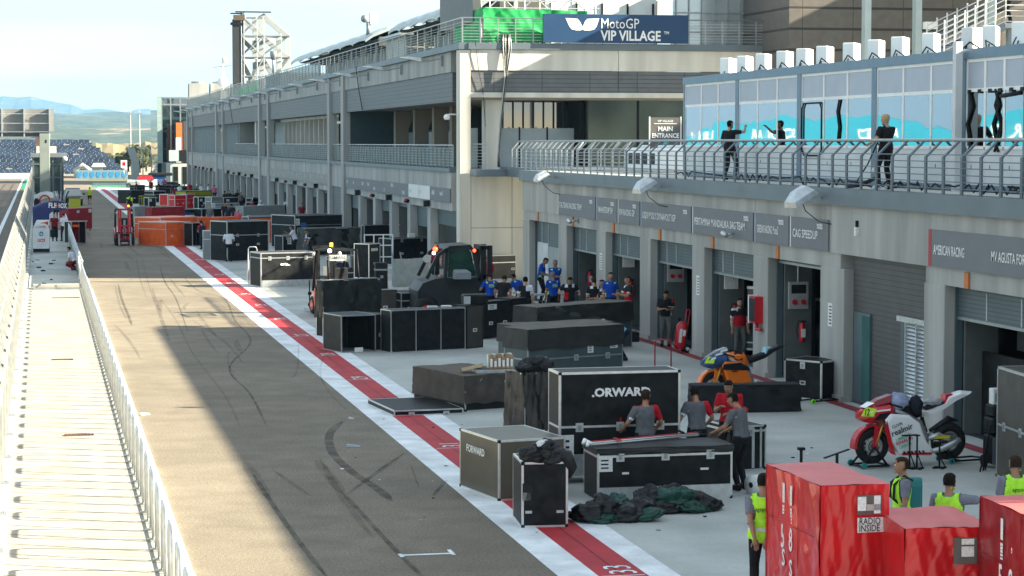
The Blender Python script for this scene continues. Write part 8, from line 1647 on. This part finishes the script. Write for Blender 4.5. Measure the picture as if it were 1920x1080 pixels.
for y in (-.2, .2): mb.path([(.35, y*1.1, .04), (-.25, y*1.1, .04)], .022, M_blk); mb.path([(.3, y, .05), (.02, y*.7, .4)], .022, M_blk); mb.path([(-.22, y, .05), (.02, y*.7, .4)], .022, M_blk)
mb.tube((-.25, -.22, .04), (-.25, .22, .04), .022, M_blk); mb.tube((.3, -.22, .04), (.3, .22, .04), .02, M_blk); mb.build('frame', t)
for y in (-.26, .26): mb = MB(); mb.disc((.3, y, .06), (0, 1, 0), .06, .04, MATS['teal_wheel'], 14); mb.build('wheel', t)
for k, (x, h, lb) in enumerate([(.96, .62, 'T topped black post stand in front of the motorcycle fairing, left of three'), (.86, .62, 'slim black post stand in front of the motorcycle fairing, middle of three'), (.48, .48, 'low T topped black stand with flat feet below the motorcycle engine')]):
    P = L2W(x, .42+.06*k, 0); P.z = 0; mb = MB(Matrix.Translation(P) @ Matrix.Rotation(ang, 4, 'Z')); mb.tube((0, 0, .02), (0, 0, h), .018, M_blk); mb.box(-.16 if k != 1 else -.05, -.03, h, .16 if k != 1 else .05, .03, h+.025, M_blk); mb.box(-.14, -.03, 0, .14, .03, .03, M_blk); mb.box(-.03, -.14, .0, .03, .14, .028, M_blk); mb.path([(-.12, 0, .03), (0, 0, h*.5)], .012, M_blk, 5); tag(mb.build('post_stand'), lb, 'stand', 'post stands beside the motorcycle')
# orange machine on the draped bench
a = onZ(1316, 742, .75); b2 = onZ(1440, 722, .75); ZB = -.0; b2 = onZ(1440, 742); a = b2+Vector((-1.50, -.32, 0)); d2 = (a-b2); d2.z = 0; ang2 = math.atan2(d2.y, d2.x)
OB = moto(Vector((b2.x, b2.y, ZB)), ang2, 'orange, black and blue racing motorcycle without its lower parts lying behind the draped bench', pm('bike_orange', (.80, .17, .012), .3, 0, .06, 3, coat=.5), pm('bike_navy', (.02, .06, .16), .35, 0, .1, 3, coat=.4), pm('lime_plate', (.5, .75, .03), .5), 'o', True)
OB.scale = (d2.length/1.42,)*3
# long-necked bits: blue-white nose colours
u2 = d2.normalized(); v2 = Vector((-u2.y, u2.x, 0)); k2 = d2.length/1.42
mb = MB()
for (x, z, w) in ((1.58, .93, .16), (1.46, 1.02, .22), (1.34, 1.1, .22)): 
    mb.add([(x, .2, z-.06), (x-w*.8, .235, z-.02), (x-w*.7, .235, z+.03), (x-.02, .2, z-.02)], [(0, 1, 2, 3)], M_white)
mb.add([(1.60, .13, .86), (1.2, .238, .86), (1.18, .238, .93), (1.56, .16, .93)], [(0, 1, 2, 3)], MATS['blue_sticker']); mb.build('stripe', OB)
# ================================================================== haze
mb = MB(); mb.box(-6000, -300, -1.5, 6500, 12500, 330, M_white)
hz = mb.build('haze'); tag(hz, 'thin pale air fading the far hills', 'haze', None, 'stuff')
hm = bpy.data.materials.new('haze_air'); hm.use_nodes = True; t = hm.node_tree; t.nodes.clear(); o = t.nodes.new('ShaderNodeOutputMaterial'); v = t.nodes.new('ShaderNodeVolumePrincipled')
v.inputs['Color'].default_value = (.30, .62, 1, 1); v.inputs['Density'].default_value = .00006; v.inputs['Anisotropy'].default_value = .2; t.links.new(v.outputs[0], o.inputs['Volume'])
hz.data.materials.clear(); hz.data.materials.append(hm)
